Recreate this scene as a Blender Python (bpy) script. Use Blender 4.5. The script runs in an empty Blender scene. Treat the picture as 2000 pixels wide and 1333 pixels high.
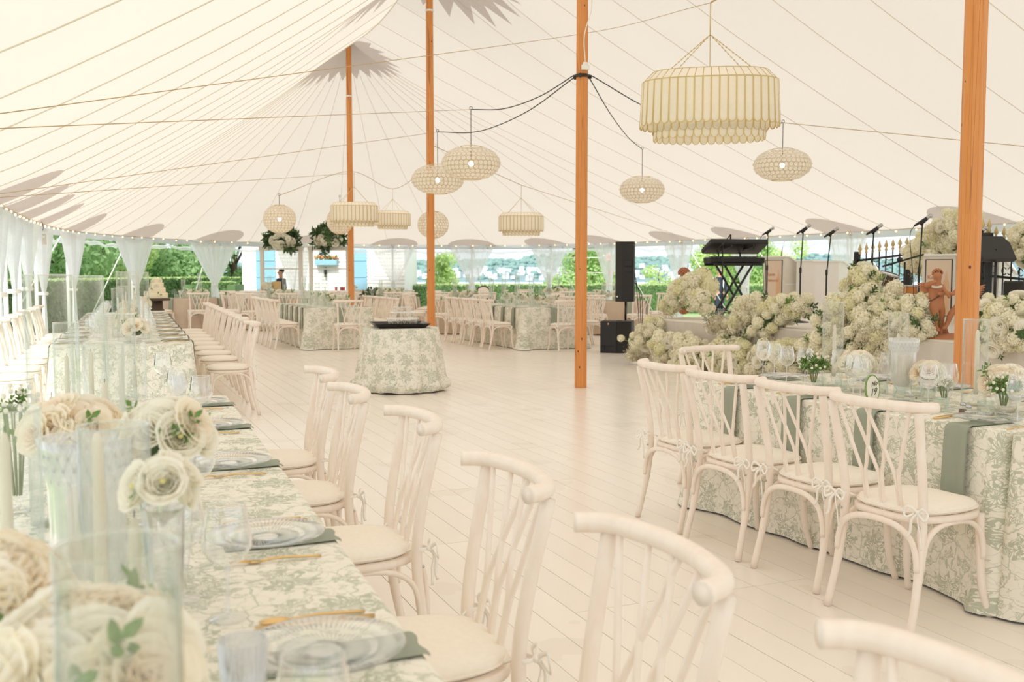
import bpy, math, random
from mathutils import Vector, Matrix, noise
from math import sin, cos, pi, atan2, sqrt, exp, radians
random.seed(7)
R = random.random
def U(a, b): return a + (b - a) * random.random()
sc = bpy.context.scene
COL = sc.collection

# ------------------------------------------------------------ camera, light, exposure
EYE = 1.43; FPX = 1950.0; PITCH = math.atan(135.5 / FPX)
cam_d = bpy.data.cameras.new('camera'); cam = bpy.data.objects.new('camera', cam_d); COL.objects.link(cam)
cam.location = (0, 0, EYE); cam.rotation_euler = (pi / 2 - PITCH, 0, 0)
cam_d.sensor_width = 36; cam_d.lens = FPX / 2000 * 36; cam_d.clip_start = .05; cam_d.clip_end = 6000
cam_d.dof.use_dof = True; cam_d.dof.focus_distance = 5.5; cam_d.dof.aperture_fstop = 4.8
sc.camera = cam
sc.view_settings.view_transform = 'Standard'; sc.view_settings.look = 'None'
sc.view_settings.exposure = 0.40; sc.view_settings.gamma = 1; sc.view_settings.use_curve_mapping = False
try:
    sc.cycles.transparent_max_bounces = 40; sc.cycles.max_bounces = 14; sc.cycles.diffuse_bounces = 7
    sc.cycles.transmission_bounces = 12
except Exception: pass
w = bpy.data.worlds.new('sky'); sc.world = w; w.use_nodes = True
nt = w.node_tree; bg = nt.nodes['Background']
tc = nt.nodes.new('ShaderNodeTexCoord'); sep = nt.nodes.new('ShaderNodeSeparateXYZ'); cr = nt.nodes.new('ShaderNodeValToRGB')
nt.links.new(tc.outputs['Generated'], sep.inputs[0]); nt.links.new(sep.outputs['Z'], cr.inputs[0])
cr.color_ramp.elements[0].position = 0.0; cr.color_ramp.elements[0].color = (.80, .90, 1, 1)
cr.color_ramp.elements[1].position = 0.25; cr.color_ramp.elements[1].color = (.93, .96, 1, 1)
nt.links.new(cr.outputs[0], bg.inputs[0]); bg.inputs[1].default_value = 1.15
sun_d = bpy.data.lights.new('sun', 'SUN'); sun_d.energy = 3.1; sun_d.angle = radians(16); sun_d.color = (1, .975, .94)
sun = bpy.data.objects.new('sun', sun_d); COL.objects.link(sun)
sun.rotation_euler = (radians(48), 0, radians(-8)); sun.location = (-10, -5, 30)

# ------------------------------------------------------------ pixel helpers (2000 x 1333)
def ray(x, y):
    a = (x - 1000) / FPX; b = (666.5 - y) / FPX
    return Vector((a, cos(PITCH) + b * sin(PITCH), -sin(PITCH) + b * cos(PITCH)))
def G(x, y, z=0.0):
    d = ray(x, y); t = (z - EYE) / d.z
    return Vector((d.x * t, d.y * t, z))
def At(x, y, Y):
    d = ray(x, y); t = Y / d.y
    return Vector((d.x * t, Y, EYE + d.z * t))
RB = -.4217
RD = Vector((RB, 1, 0)).normalized()          # ridge direction (away from camera)
ND = Vector((RD.y, -RD.x, 0))                 # to its right
def rot_of(d): return atan2(d.y, d.x) - pi / 2

# ------------------------------------------------------------ object helpers
def tag(o, label=None, cat=None, group=None, kind=None):
    if label: o['label'] = label
    if cat: o['category'] = cat
    if group: o['group'] = group
    if kind: o['kind'] = kind
    return o
def thing(name, label, cat, loc=(0, 0, 0), rotz=0, group=None):
    o = bpy.data.objects.new(name, None); COL.objects.link(o); o.empty_display_size = .1
    o.location = loc; o.rotation_euler = (0, 0, rotz)
    return tag(o, label, cat, group)
def dup(o, parent=None):
    c = o.copy(); COL.objects.link(c)
    if parent is not None: c.parent = parent
    for ch in KIDS.get(o.name, ()): dup_k(ch, c)
    return c
KIDS = {}
def dup_k(ch, par):
    c = ch.copy(); COL.objects.link(c); c.parent = par
    KIDS.setdefault(par.name, []).append(c)
    for g in KIDS.get(ch.name, ()): dup_k(g, c)
def attach(o, parent):
    if parent is not None:
        o.parent = parent; KIDS.setdefault(parent.name, []).append(o)
    return o
PROTO = {}
def inst(key, builder, loc, rotz, label, cat, group=None, scale=1, rot=None):
    """first call builds the thing; later calls copy it with its parts"""
    if key not in PROTO:
        r = builder(); PROTO[key] = r
    else:
        r = dup(PROTO[key])
    r.location = loc
    r.rotation_euler = rot if rot is not None else (0, 0, rotz)
    r.scale = (scale,) * 3 if not isinstance(scale, tuple) else scale
    for k in ('label', 'category', 'group'):
        if k in r: del r[k]
    return tag(r, label, cat, group)

class MB:
    def __init__(s): s.v = []; s.f = []; s.uv = None; s.mi = []
    def add(s, vs, fs, m=0):
        n = len(s.v); s.v.extend([tuple(v) for v in vs]); s.f.extend([tuple(n + i for i in f) for f in fs]); s.mi.extend([m] * len(fs)); return s
    def box(s, x0, x1, y0, y1, z0, z1, m=0, mat=None):
        vs = [Vector(p) for p in ((x0,y0,z0),(x1,y0,z0),(x1,y1,z0),(x0,y1,z0),(x0,y0,z1),(x1,y0,z1),(x1,y1,z1),(x0,y1,z1))]
        if mat is not None: vs = [mat @ v for v in vs]
        return s.add(vs, [(0,3,2,1),(4,5,6,7),(0,1,5,4),(1,2,6,5),(2,3,7,6),(3,0,4,7)], m)
    def bbox(s, x0, x1, y0, y1, z0, z1, b=.005, m=0, mat=None):
        """box with chamfered vertical and top edges"""
        pts = []
        def ring(i, z): return [(x0+i,y0+b,z),(x0+b,y0+i,z),(x1-b,y0+i,z),(x1-i,y0+b,z),(x1-i,y1-b,z),(x1-b,y1-i,z),(x0+b,y1-i,z),(x0+i,y1-b,z)]
        rings = [ring(b*.6, z0), ring(0, z0+b), ring(0, z1-b), ring(b*.6, z1)]
        vs = [Vector(p) for r in rings for p in r]
        if mat is not None: vs = [mat @ v for v in vs]
        fs = []
        for k in range(3):
            for i in range(8): j = (i+1) % 8; fs.append((k*8+i, k*8+j, k*8+8+j, k*8+8+i))
        fs.append(tuple(range(7, -1, -1))); fs.append(tuple(range(24, 32)))
        return s.add(vs, fs, m)
    def tube(s, path, rad, n=8, m=0, cap=True, sx=1.0):
        path = [Vector(p) for p in path]; k = len(path)
        if not hasattr(rad, '__len__'): rad = [rad] * k
        t0 = (path[1] - path[0]).normalized()
        up = Vector((0, 0, 1)) if abs(t0.z) < .9 else Vector((0, 1, 0))
        a = t0.cross(up).normalized(); vs = []
        for i in range(k):
            t = (path[min(i+1, k-1)] - path[max(i-1, 0)])
            t = t.normalized() if t.length > 1e-9 else t0
            a = a - t * a.dot(t); a = a.normalized() if a.length > 1e-6 else t.orthogonal().normalized()
            b = t.cross(a)
            for j in range(n):
                an = 2 * pi * j / n
                vs.append(path[i] + (a * cos(an) * sx + b * sin(an)) * rad[i])
        fs = []
        for i in range(k - 1):
            for j in range(n):
                jj = (j + 1) % n; fs.append((i*n+j, i*n+jj, (i+1)*n+jj, (i+1)*n+j))
        if cap: fs.append(tuple(range(n-1, -1, -1))); fs.append(tuple((k-1)*n+j for j in range(n)))
        return s.add(vs, fs, m)
    def lathe(s, prof, n=16, c=(0, 0, 0), m=0, rib=0, nrib=0, closed=False):
        vs = []; fs = []
        for r, z in prof:
            for j in range(n):
                a = 2 * pi * j / n; rr = r * (1 + (rib * cos(nrib * a) if rib else 0))
                vs.append((c[0] + rr * cos(a), c[1] + rr * sin(a), c[2] + z))
        k = len(prof)
        for i in range(k - 1):
            for j in range(n): jj = (j+1) % n; fs.append((i*n+j, i*n+jj, (i+1)*n+jj, (i+1)*n+j))
        if closed: fs.append(tuple(range(n-1, -1, -1))); fs.append(tuple((k-1)*n+j for j in range(n)))
        return s.add(vs, fs, m)
    def ball(s, c, r, n=8, k=6, m=0, sc3=(1, 1, 1)):
        c = Vector(c); vs = []; fs = []
        for i in range(k + 1):
            ph = pi * i / k
            for j in range(n):
                a = 2 * pi * j / n
                vs.append(c + Vector((r*sc3[0]*sin(ph)*cos(a), r*sc3[1]*sin(ph)*sin(a), r*sc3[2]*cos(ph))))
        for i in range(k):
            for j in range(n): jj = (j+1) % n; fs.append((i*n+jj, i*n+j, (i+1)*n+j, (i+1)*n+jj))
        return s.add(vs, fs, m)
    def grid(s, fn, nu, nv, m=0, closeu=False):
        """fn(u,v) -> point, u,v in 0..1"""
        n0 = nu if closeu else nu + 1
        vs = [fn(i / nu, j / nv) for j in range(nv + 1) for i in range(n0)]
        fs = []
        for j in range(nv):
            for i in range(nu):
                ii = (i + 1) % n0; fs.append((j*n0+i, j*n0+ii, (j+1)*n0+ii, (j+1)*n0+i))
        return s.add(vs, fs, m)
    def mesh(s, name, mats, smooth=True):
        me = bpy.data.meshes.new(name); me.from_pydata(s.v, [], s.f)
        for m in (mats if isinstance(mats, (list, tuple)) else [mats]): me.materials.append(m)
        if any(s.mi): me.polygons.foreach_set('material_index', s.mi)
        if smooth: me.polygons.foreach_set('use_smooth', [True] * len(s.f))
        if s.uv:
            ul = me.uv_layers.new(name='UVMap'); li = [0] * len(me.loops); me.loops.foreach_get('vertex_index', li)
            flat = [c for i in li for c in s.uv[i]]; ul.data.foreach_set('uv', flat)
        me.update()
        return me
    def build(s, name, mats, parent=None, smooth=True, loc=None, rotz=0, kind=None):
        o = bpy.data.objects.new(name, s.mesh(name, mats, smooth)); COL.objects.link(o)
        if loc is not None: o.location = loc
        if rotz: o.rotation_euler = (0, 0, rotz)
        attach(o, parent)
        if kind: o['kind'] = kind
        return o
def part(name, me, parent, loc=(0, 0, 0), rot=(0, 0, 0), scale=1):
    o = bpy.data.objects.new(name, me); COL.objects.link(o); o.location = loc; o.rotation_euler = rot
    o.scale = (scale,) * 3 if not isinstance(scale, tuple) else scale
    return attach(o, parent)
def bez(pts, n=10):
    """smooth curve through points (Catmull-Rom)"""
    P = [Vector(p) for p in pts]; P = [P[0] * 2 - P[1]] + P + [P[-1] * 2 - P[-2]]; out = []
    for i in range(1, len(P) - 2):
        for k in range(n):
            t = k / n; a, b, c, d = P[i-1], P[i], P[i+1], P[i+2]
            out.append(.5 * ((2*b) + (c-a)*t + (2*a-5*b+4*c-d)*t*t + (3*b-a-3*c+d)*t*t*t))
    out.append(P[-2]); return out

# ------------------------------------------------------------ materials
def S(h):
    """sRGB 0-255 triple to linear rgba"""
    return tuple(((c/255)/12.92 if c/255 <= .04045 else ((c/255+.055)/1.055)**2.4) for c in h) + (1,)
def NM(name):
    m = bpy.data.materials.new(name); m.use_nodes = True
    return m, m.node_tree, m.node_tree.nodes['Principled BSDF'], m.node_tree.nodes['Material Output']
def nd(nt, t, **kw):
    n = nt.nodes.new('ShaderNode' + t)
    for k, v in kw.items():
        if k.startswith('i_'): n.inputs[k[2:].replace('_', ' ')].default_value = v
        else: setattr(n, k, v)
    return n
def mth(nt, op, a, b=None, c=None, clamp=False):
    n = nt.nodes.new('ShaderNodeMath'); n.operation = op; n.use_clamp = clamp
    for i, x in enumerate((a, b, c)):
        if x is None: continue
        if isinstance(x, (int, float)): n.inputs[i].default_value = x
        else: nt.links.new(x, n.inputs[i])
    return n.outputs[0]
def mixc(nt, fac, a, b):
    n = nt.nodes.new('ShaderNodeMix'); n.data_type = 'RGBA'
    for i, x in ((0, fac), (6, a), (7, b)):
        if isinstance(x, (int, float, tuple)): n.inputs[i].default_value = x
        else: nt.links.new(x, n.inputs[i])
    return n.outputs[2]
def plain(name, rgb, rough=.6, metal=0, var=.06, scale=8, bump=0, spec=.5, stretch=None, trans=0):
    """principled with gentle procedural colour variation"""
    m, t, b, o = NM(name)
    tc = nd(t, 'TexCoord'); mp = nd(t, 'Mapping'); t.links.new(tc.outputs['Object'], mp.inputs[0])
    if stretch: mp.inputs['Scale'].default_value = stretch
    nz = nd(t, 'TexNoise'); nz.inputs['Scale'].default_value = scale; nz.inputs['Detail'].default_value = 4
    t.links.new(mp.outputs[0], nz.inputs['Vector'])
    c = S(rgb); lo = tuple(x * (1 - var * 2) for x in c[:3]) + (1,); hi = tuple(min(1, x * (1 + var)) for x in c[:3]) + (1,)
    t.links.new(mixc(t, nz.outputs['Fac'], lo, hi), b.inputs['Base Color'])
    b.inputs['Roughness'].default_value = rough; b.inputs['Metallic'].default_value = metal
    b.inputs['Specular IOR Level'].default_value = spec
    if bump:
        bp = nd(t, 'Bump'); bp.inputs['Strength'].default_value = bump; bp.inputs['Distance'].default_value = .01
        t.links.new(nz.outputs['Fac'], bp.inputs['Height']); t.links.new(bp.outputs[0], b.inputs['Normal'])
    if trans:
        tr = nd(t, 'BsdfTranslucent'); tr.inputs[0].default_value = c; mx = nd(t, 'MixShader'); mx.inputs[0].default_value = trans
        t.links.new(b.outputs[0], mx.inputs[1]); t.links.new(tr.outputs[0], mx.inputs[2]); t.links.new(mx.outputs[0], o.inputs[0])
    return m
def thin_glass(name, tint=(.988, .993, .99), refl=1.0, rough=.02, edge=(.60, .69, .65)):
    m, t, b, o = NM(name); t.nodes.remove(b)
    tr = nd(t, 'BsdfTransparent'); lw = nd(t, 'LayerWeight'); lw.inputs[0].default_value = .25
    edge = tuple(x * y for x, y in zip(tint, edge))
    t.links.new(mixc(t, mth(t, 'POWER', lw.outputs['Facing'], 2.2), tint + (1,), edge + (1,)), tr.inputs[0])
    gl = nd(t, 'BsdfGlossy'); gl.inputs['Roughness'].default_value = rough; gl.inputs[0].default_value = (1, 1, 1, 1)
    mx = nd(t, 'MixShader'); l2 = nd(t, 'LayerWeight'); l2.inputs[0].default_value = .5
    fr = mth(t, 'ADD', mth(t, 'MULTIPLY', mth(t, 'POWER', l2.outputs['Facing'], 3.0), .65), .05)
    t.links.new(mth(t, 'MULTIPLY', fr, refl, clamp=True), mx.inputs[0])
    t.links.new(tr.outputs[0], mx.inputs[1]); t.links.new(gl.outputs[0], mx.inputs[2]); t.links.new(mx.outputs[0], o.inputs[0])
    return m
def frosty(m, k):
    t = m.node_tree; o = t.nodes['Material Output']; src = o.inputs[0].links[0].from_socket
    d = nd(t, 'BsdfDiffuse'); s_ = nd(t, 'BsdfTranslucent'); d.inputs[0].default_value = s_.inputs[0].default_value = (.95, .96, .97, 1)
    a = nd(t, 'MixShader'); b = nd(t, 'MixShader'); b.inputs[0].default_value = k
    t.links.new(d.outputs[0], a.inputs[1]); t.links.new(s_.outputs[0], a.inputs[2]); t.links.new(src, b.inputs[1]); t.links.new(a.outputs[0], b.inputs[2]); t.links.new(b.outputs[0], o.inputs[0]); return m
def emis(name, rgb, k):
    m, t, b, o = NM(name); b.inputs['Base Color'].default_value = S(rgb); b.inputs['Emission Color'].default_value = S(rgb); b.inputs['Emission Strength'].default_value = k
    return m
def canopy_mat(name, rgb, tr):
    m, t, b, o = NM(name); t.nodes.remove(b)
    tc = nd(t, 'TexCoord'); nz = nd(t, 'TexNoise'); nz.inputs['Scale'].default_value = .6; t.links.new(tc.outputs['Object'], nz.inputs['Vector'])
    c = S(rgb); lo = tuple(x * .95 for x in c[:3]) + (1,); col = mixc(t, nz.outputs['Fac'], lo, c)
    d = nd(t, 'BsdfDiffuse'); s_ = nd(t, 'BsdfTranslucent'); t.links.new(mixc(t, .62, col, (0, 0, 0, 1)), d.inputs[0]); t.links.new(col, s_.inputs[0])
    wv = nd(t, 'TexNoise'); wv.inputs['Scale'].default_value = 2.2; bp = nd(t, 'Bump'); bp.inputs['Strength'].default_value = .25; bp.inputs['Distance'].default_value = .05
    t.links.new(tc.outputs['Object'], wv.inputs['Vector']); t.links.new(wv.outputs['Fac'], bp.inputs['Height']); t.links.new(bp.outputs[0], d.inputs['Normal'])
    mx = nd(t, 'MixShader'); mx.inputs[0].default_value = tr
    t.links.new(d.outputs[0], mx.inputs[1]); t.links.new(s_.outputs[0], mx.inputs[2]); t.links.new(mx.outputs[0], o.inputs[0])
    return m
def sheer(name, op):
    m, t, b, o = NM(name); t.nodes.remove(b)
    d = nd(t, 'BsdfDiffuse'); s_ = nd(t, 'BsdfTranslucent'); tp = nd(t, 'BsdfTransparent')
    d.inputs[0].default_value = s_.inputs[0].default_value = (.9, .92, .95, 1)
    tc = nd(t, 'TexCoord'); nz = nd(t, 'TexNoise'); nz.inputs['Scale'].default_value = 30; t.links.new(tc.outputs['Object'], nz.inputs['Vector'])
    a = nd(t, 'MixShader'); a.inputs[0].default_value = .5; b2 = nd(t, 'MixShader')
    t.links.new(mth(t, 'ADD', mth(t, 'MULTIPLY', nz.outputs['Fac'], .1), op - .05), b2.inputs[0])
    t.links.new(d.outputs[0], a.inputs[1]); t.links.new(s_.outputs[0], a.inputs[2])
    t.links.new(tp.outputs[0], b2.inputs[1]); t.links.new(a.outputs[0], b2.inputs[2]); t.links.new(b2.outputs[0], o.inputs[0])
    return m
def floral_mat():
    """cream linen printed with sage blooms and vines, drawn from voronoi cells in UV metres"""
    m, t, b, o = NM('floral_print_linen')
    uv = nd(t, 'TexCoord')
    nz = nd(t, 'TexNoise'); nz.inputs['Scale'].default_value = 11; nz.inputs['Detail'].default_value = 3; t.links.new(uv.outputs['UV'], nz.inputs['Vector'])
    off = nd(t, 'VectorMath', operation='SUBTRACT'); t.links.new(nz.outputs['Color'], off.inputs[0]); off.inputs[1].default_value = (.5, .5, .5)
    sc1 = nd(t, 'VectorMath', operation='SCALE'); t.links.new(off.outputs[0], sc1.inputs[0]); sc1.inputs['Scale'].default_value = .10
    wp = nd(t, 'VectorMath', operation='ADD'); t.links.new(uv.outputs['UV'], wp.inputs[0]); t.links.new(sc1.outputs[0], wp.inputs[1])
    def flower(scale, rad, k, seed, rnd=.75):
        ad = nd(t, 'VectorMath', operation='ADD'); t.links.new(wp.outputs[0], ad.inputs[0]); ad.inputs[1].default_value = (seed, seed * .37, 0)
        vo = nd(t, 'TexVoronoi', voronoi_dimensions='2D'); vo.inputs['Scale'].default_value = scale; vo.inputs['Randomness'].default_value = rnd
        t.links.new(ad.outputs[0], vo.inputs['Vector'])
        sb = nd(t, 'VectorMath', operation='SUBTRACT'); t.links.new(ad.outputs[0], sb.inputs[0]); t.links.new(vo.outputs['Position'], sb.inputs[1])
        sx = nd(t, 'SeparateXYZ'); t.links.new(sb.outputs[0], sx.inputs[0])
        ang = mth(t, 'ARCTAN2', sx.outputs[1], sx.outputs[0]); r = nd(t, 'VectorMath', operation='LENGTH'); t.links.new(sb.outputs[0], r.inputs[0]); r = r.outputs['Value']
        pet = mth(t, 'ABSOLUTE', mth(t, 'COSINE', mth(t, 'MULTIPLY', ang, k)))
        edge = mth(t, 'MULTIPLY', mth(t, 'ADD', mth(t, 'MULTIPLY', pet, .45), .55), rad)
        q = mth(t, 'DIVIDE', r, edge)
        ins = mth(t, 'LESS_THAN', q, 1.0)
        veins = mth(t, 'GREATER_THAN', mth(t, 'ADD', mth(t, 'SINE', mth(t, 'MULTIPLY', q, 17)), mth(t, 'COSINE', mth(t, 'MULTIPLY', ang, k * 4))), -.15)
        return mth(t, 'MULTIPLY', ins, veins)
    big = flower(4.6, .078, 4, 0, .6); mid = flower(8.5, .036, 2.5, 3.3); sml = flower(19, .015, 1.5, 7.1)
    def vine(scale, wd, seed):
        ad = nd(t, 'VectorMath', operation='ADD'); t.links.new(wp.outputs[0], ad.inputs[0]); ad.inputs[1].default_value = (seed, seed, 0)
        vo = nd(t, 'TexVoronoi', voronoi_dimensions='2D', feature='DISTANCE_TO_EDGE'); vo.inputs['Scale'].default_value = scale
        t.links.new(ad.outputs[0], vo.inputs['Vector']); return mth(t, 'LESS_THAN', vo.outputs['Distance'], wd)
    v1 = vine(11, .026, 1.7); v2 = vine(26, .04, 5.2)
    gate = mth(t, 'MULTIPLY', v2, .32)
    mask = mth(t, 'MAXIMUM', mth(t, 'MAXIMUM', big, mth(t, 'MULTIPLY', mid, .9)), mth(t, 'MAXIMUM', mth(t, 'MAXIMUM', mth(t, 'MULTIPLY', sml, .8), mth(t, 'MULTIPLY', v1, .75)), gate))
    n2 = nd(t, 'TexNoise'); n2.inputs['Scale'].default_value = 5; t.links.new(uv.outputs['UV'], n2.inputs['Vector'])
    ink = mixc(t, n2.outputs['Fac'], S((148, 158, 136)), S((176, 182, 160)))
    col = mixc(t, mth(t, 'MULTIPLY', mask, .68), S((240, 236, 224)), ink)
    t.links.new(col, b.inputs['Base Color']); b.inputs['Roughness'].default_value = .85; b.inputs['Specular IOR Level'].default_value = .15
    wv = nd(t, 'TexNoise'); wv.inputs['Scale'].default_value = 500; bp = nd(t, 'Bump'); bp.inputs['Strength'].default_value = .15; bp.inputs['Distance'].default_value = .002
    t.links.new(uv.outputs['UV'], wv.inputs['Vector']); t.links.new(wv.outputs['Fac'], bp.inputs['Height']); t.links.new(bp.outputs[0], b.inputs['Normal'])
    return m
def wood_mat(name, lo, hi, rough=.5, knots=False, scale=(14, 14, 1.2)):
    m, t, b, o = NM(name); tc = nd(t, 'TexCoord'); mp = nd(t, 'Mapping'); mp.inputs['Scale'].default_value = scale
    t.links.new(tc.outputs['Object'], mp.inputs[0])
    nz = nd(t, 'TexNoise'); nz.inputs['Scale'].default_value = 3; nz.inputs['Detail'].default_value = 6; nz.inputs['Distortion'].default_value = .6
    t.links.new(mp.outputs[0], nz.inputs['Vector']); col = mixc(t, nz.outputs['Fac'], S(lo), S(hi))
    if knots:
        m2 = nd(t, 'Mapping'); m2.inputs['Scale'].default_value = (9, 9, 6); t.links.new(tc.outputs['Object'], m2.inputs[0])
        vo = nd(t, 'TexVoronoi'); vo.inputs['Scale'].default_value = 1.0; t.links.new(m2.outputs[0], vo.inputs['Vector'])
        col = mixc(t, mth(t, 'LESS_THAN', vo.outputs['Distance'], .085), col, S((96, 48, 22)))
        m3 = nd(t, 'Mapping'); m3.inputs['Scale'].default_value = (22, 22, .35); t.links.new(tc.outputs['Object'], m3.inputs[0])
        v3 = nd(t, 'TexVoronoi', feature='DISTANCE_TO_EDGE'); v3.inputs['Scale'].default_value = 1; t.links.new(m3.outputs[0], v3.inputs['Vector'])
        col = mixc(t, mth(t, 'MULTIPLY', mth(t, 'LESS_THAN', v3.outputs['Distance'], .018), .6), col, S((150, 84, 40)))
    t.links.new(col, b.inputs['Base Color']); b.inputs['Roughness'].default_value = rough
    return m
def plank_mat():
    m, t, b, o = NM('painted_floor_boards'); tc = nd(t, 'TexCoord'); ge = nd(t, 'NewGeometry'); oi = nd(t, 'ObjectInfo')
    n1 = nd(t, 'TexNoise'); n1.inputs['Scale'].default_value = .9; n1.inputs['Detail'].default_value = 5; t.links.new(ge.outputs['Position'], n1.inputs['Vector'])
    n2 = nd(t, 'TexNoise'); n2.inputs['Scale'].default_value = 7; n2.inputs['Detail'].default_value = 8; n2.inputs['Roughness'].default_value = .75; t.links.new(ge.outputs['Position'], n2.inputs['Vector'])
    base = mixc(t, n1.outputs['Fac'], S((242, 234, 224)), S((250, 244, 236)))
    base = mixc(t, mth(t, 'MULTIPLY', oi.outputs['Random'], .3), base, S((230, 222, 212)))
    chip = mth(t, 'GREATER_THAN', n2.outputs['Fac'], .745)
    base = mixc(t, mth(t, 'MULTIPLY', chip, .75), base, S((168, 128, 96)))
    sm = nd(t, 'TexNoise'); sm.inputs['Scale'].default_value = 2.1; sm.inputs['Detail'].default_value = 3; t.links.new(ge.outputs['Position'], sm.inputs['Vector'])
    scf = mth(t, 'MULTIPLY', mth(t, 'GREATER_THAN', sm.outputs['Fac'], .62), .25)
    base = mixc(t, scf, base, S((222, 212, 198)))
    t.links.new(base, b.inputs['Base Color']); b.inputs['Roughness'].default_value = .32
    t.links.new(mth(t, 'ADD', mth(t, 'MULTIPLY', n2.outputs['Fac'], .10), .20), b.inputs['Roughness'])
    return m

M = {}
M['plank'] = plank_mat()
M['subfloor'] = plain('floor_joint_wood', (158, 140, 118), .9)  # brownish tan wood showing in the gaps between boards
M['canopy'] = canopy_mat('sailcloth_canopy', (241, 229, 213), .46)
M['patch'] = canopy_mat('reinforcing_sailcloth', (240, 232, 228), .66)
M['seam'] = plain('canopy_seam_webbing', (232, 222, 208), .8)
M['valance'] = canopy_mat('white_valance_vinyl', (246, 246, 246), .4)
M['clearv'] = sheer('rolled_clear_vinyl', .45)
M['pole'] = wood_mat('varnished_pine_pole', (206, 128, 62), (232, 158, 88), .42, knots=True)
M['sheer'] = sheer('sheer_white_voile', .74)
M['sheerd'] = sheer('doubled_white_voile', .93)
M['whitewash'] = wood_mat('whitewashed_ash', (236, 219, 202), (250, 242, 234), .5, scale=(9, 9, 3))
M['paleash'] = M['whitewash']
M['cushion'] = plain('cream_linen_cushion', (246, 238, 226), .9, var=.03, scale=60, bump=.2)
M['tie'] = plain('white_cotton_tie', (247, 243, 236), .85, var=.03)
M['floral'] = floral_mat()
M['taupe'] = plain('taupe_linen', (205, 186, 166), .9, var=.05)
M['sage'] = plain('sage_napkin_linen', (156, 162, 146), .85, var=.04, scale=20)
M['gold'] = plain('brushed_gold_steel', (230, 196, 138), .32, metal=.9, var=.03)
M['brass'] = plain('brass_capiz_edging', (214, 192, 140), .45, metal=.3)
M['rim'] = plain('globe_disc_rim', (196, 170, 124), .5)
M['capiz'] = plain('capiz_shell', (250, 246, 238), .4, var=.05, scale=25, trans=.5)
M['glass'] = thin_glass('clear_glass', refl=.75)
M['stemware'] = thin_glass('blown_stemware', (.985, .99, .988), 2.4, .03, (.66, .72, .70))
M['crystal'] = thin_glass('cut_crystal', (.985, .988, .99), 1.8, .06)
M['cutcrystal'] = frosty(thin_glass('faceted_crystal', (.98, .985, .99), 2.6, .05), .22)
M['stemware'] = frosty(M['stemware'], .06)
M['greenglass'] = thin_glass('bottle_tinted_glass', (.95, .975, .965), 1.3, .02, (.75, .84, .8))
M['plateglass'] = thin_glass('pressed_clear_plate', (.975, .985, .978), 1.7, .1, (.9, .93, .92))
def capiz_globe():
    m = plain('capiz_disc', (250, 245, 236), .4, var=.05, scale=25, trans=.5); t = m.node_tree; o = t.nodes['Material Output']; src = o.inputs[0].links[0].from_socket
    tp = nd(t, 'BsdfTransparent'); mx = nd(t, 'MixShader'); mx.inputs[0].default_value = .22
    t.links.new(src, mx.inputs[1]); t.links.new(tp.outputs[0], mx.inputs[2]); t.links.new(mx.outputs[0], o.inputs[0]); return m
M['capizg'] = capiz_globe()
M['wax'] = plain('ivory_wax', (244, 236, 218), .5, var=.02, trans=.15)
M['rose'] = plain('cream_rose_petal', (254, 247, 232), .6, var=.03, scale=12, trans=.45)
M['rosein'] = plain('blush_inner_petal', (253, 241, 224), .6, var=.04, scale=12, trans=.45)
M['rosew'] = plain('white_ranunculus_petal', (254, 251, 242), .6, var=.03, scale=12, trans=.45)
M['rosec'] = plain('yellow_green_flower_heart', (226, 218, 150), .7)
M['hyd'] = plain('white_hydrangea_floret', (252, 248, 230), .7, var=.05, scale=9, trans=.25)
M['hydg'] = plain('green_tinged_floret', (246, 243, 212), .7, var=.08, scale=9, trans=.25)
M['breath'] = plain('babys_breath', (214, 204, 176), .8, var=.2, scale=20)
M['leaf'] = plain('fresh_green_leaf', (122, 158, 84), .5, var=.25, scale=6, trans=.25)
M['leafd'] = plain('deep_green_leaf', (84, 112, 62), .5, var=.25, scale=5, trans=.15)
M['stem'] = plain('flower_stem', (118, 142, 78), .6)
M['black'] = plain('matt_black_metal', (28, 27, 27), .45, var=.1)
M['blackbox'] = plain('black_textured_cabinet', (36, 34, 33), .6, var=.12, scale=40, bump=.2)
M['darkwood'] = plain('dark_lacquered_tray', (34, 28, 26), .3)
M['chrome'] = plain('chrome', (190, 190, 190), .2, metal=1)
M['white'] = plain('white_paint', (244, 242, 238), .5, var=.02)
M['offwhite'] = plain('off_white_paint', (228, 221, 210), .55, var=.03)
M['stage'] = plain('grey_white_stage_skirt', (214, 206, 196), .8, var=.04)
M['terra'] = plain('terracotta', (186, 124, 86), .7, var=.12, scale=14, bump=.2)
M['hedge'] = plain('shaded_hedge_leaf', (112, 146, 88), .6, var=.3, scale=3, trans=.2)  # hedge sides: shade put into a darker leaf colour
M['hedgetop'] = plain('painted_sun_hedge_leaf', (192, 214, 146), .6, var=.25, scale=3, trans=.2)  # hedge tops: sunlight painted in as a paler leaf colour
M['tree'] = plain('tree_leaf', (190, 220, 150), .6, var=.22, scale=1.5, trans=.5)
M['tree2'] = plain('pale_tree_leaf', (216, 236, 170), .6, var=.2, scale=1.5, trans=.5)
M['tree3'] = plain('dark_tree_leaf', (172, 206, 146), .6, var=.25, scale=1.5, trans=.45)
M['bark'] = plain('bark', (96, 80, 66), .9, var=.2)
M['grass'] = plain('lawn_grass', (150, 174, 118), .9, var=.15, scale=1.2)
M['water'] = plain('harbour_water', (206, 216, 226), .25, var=.04, scale=.02)
M['hill'] = plain('hazy_wooded_hillside', (120, 148, 150), .9, var=.16, scale=.06)  # distance haze put into the blue green base colour
M['hillt'] = plain('hazy_treetops', (126, 158, 150), .9, var=.22, scale=.05)  # treetops carry the same painted-in distance haze
M['farwhite'] = plain('far_house_walls', (246, 246, 248), .8)
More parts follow.
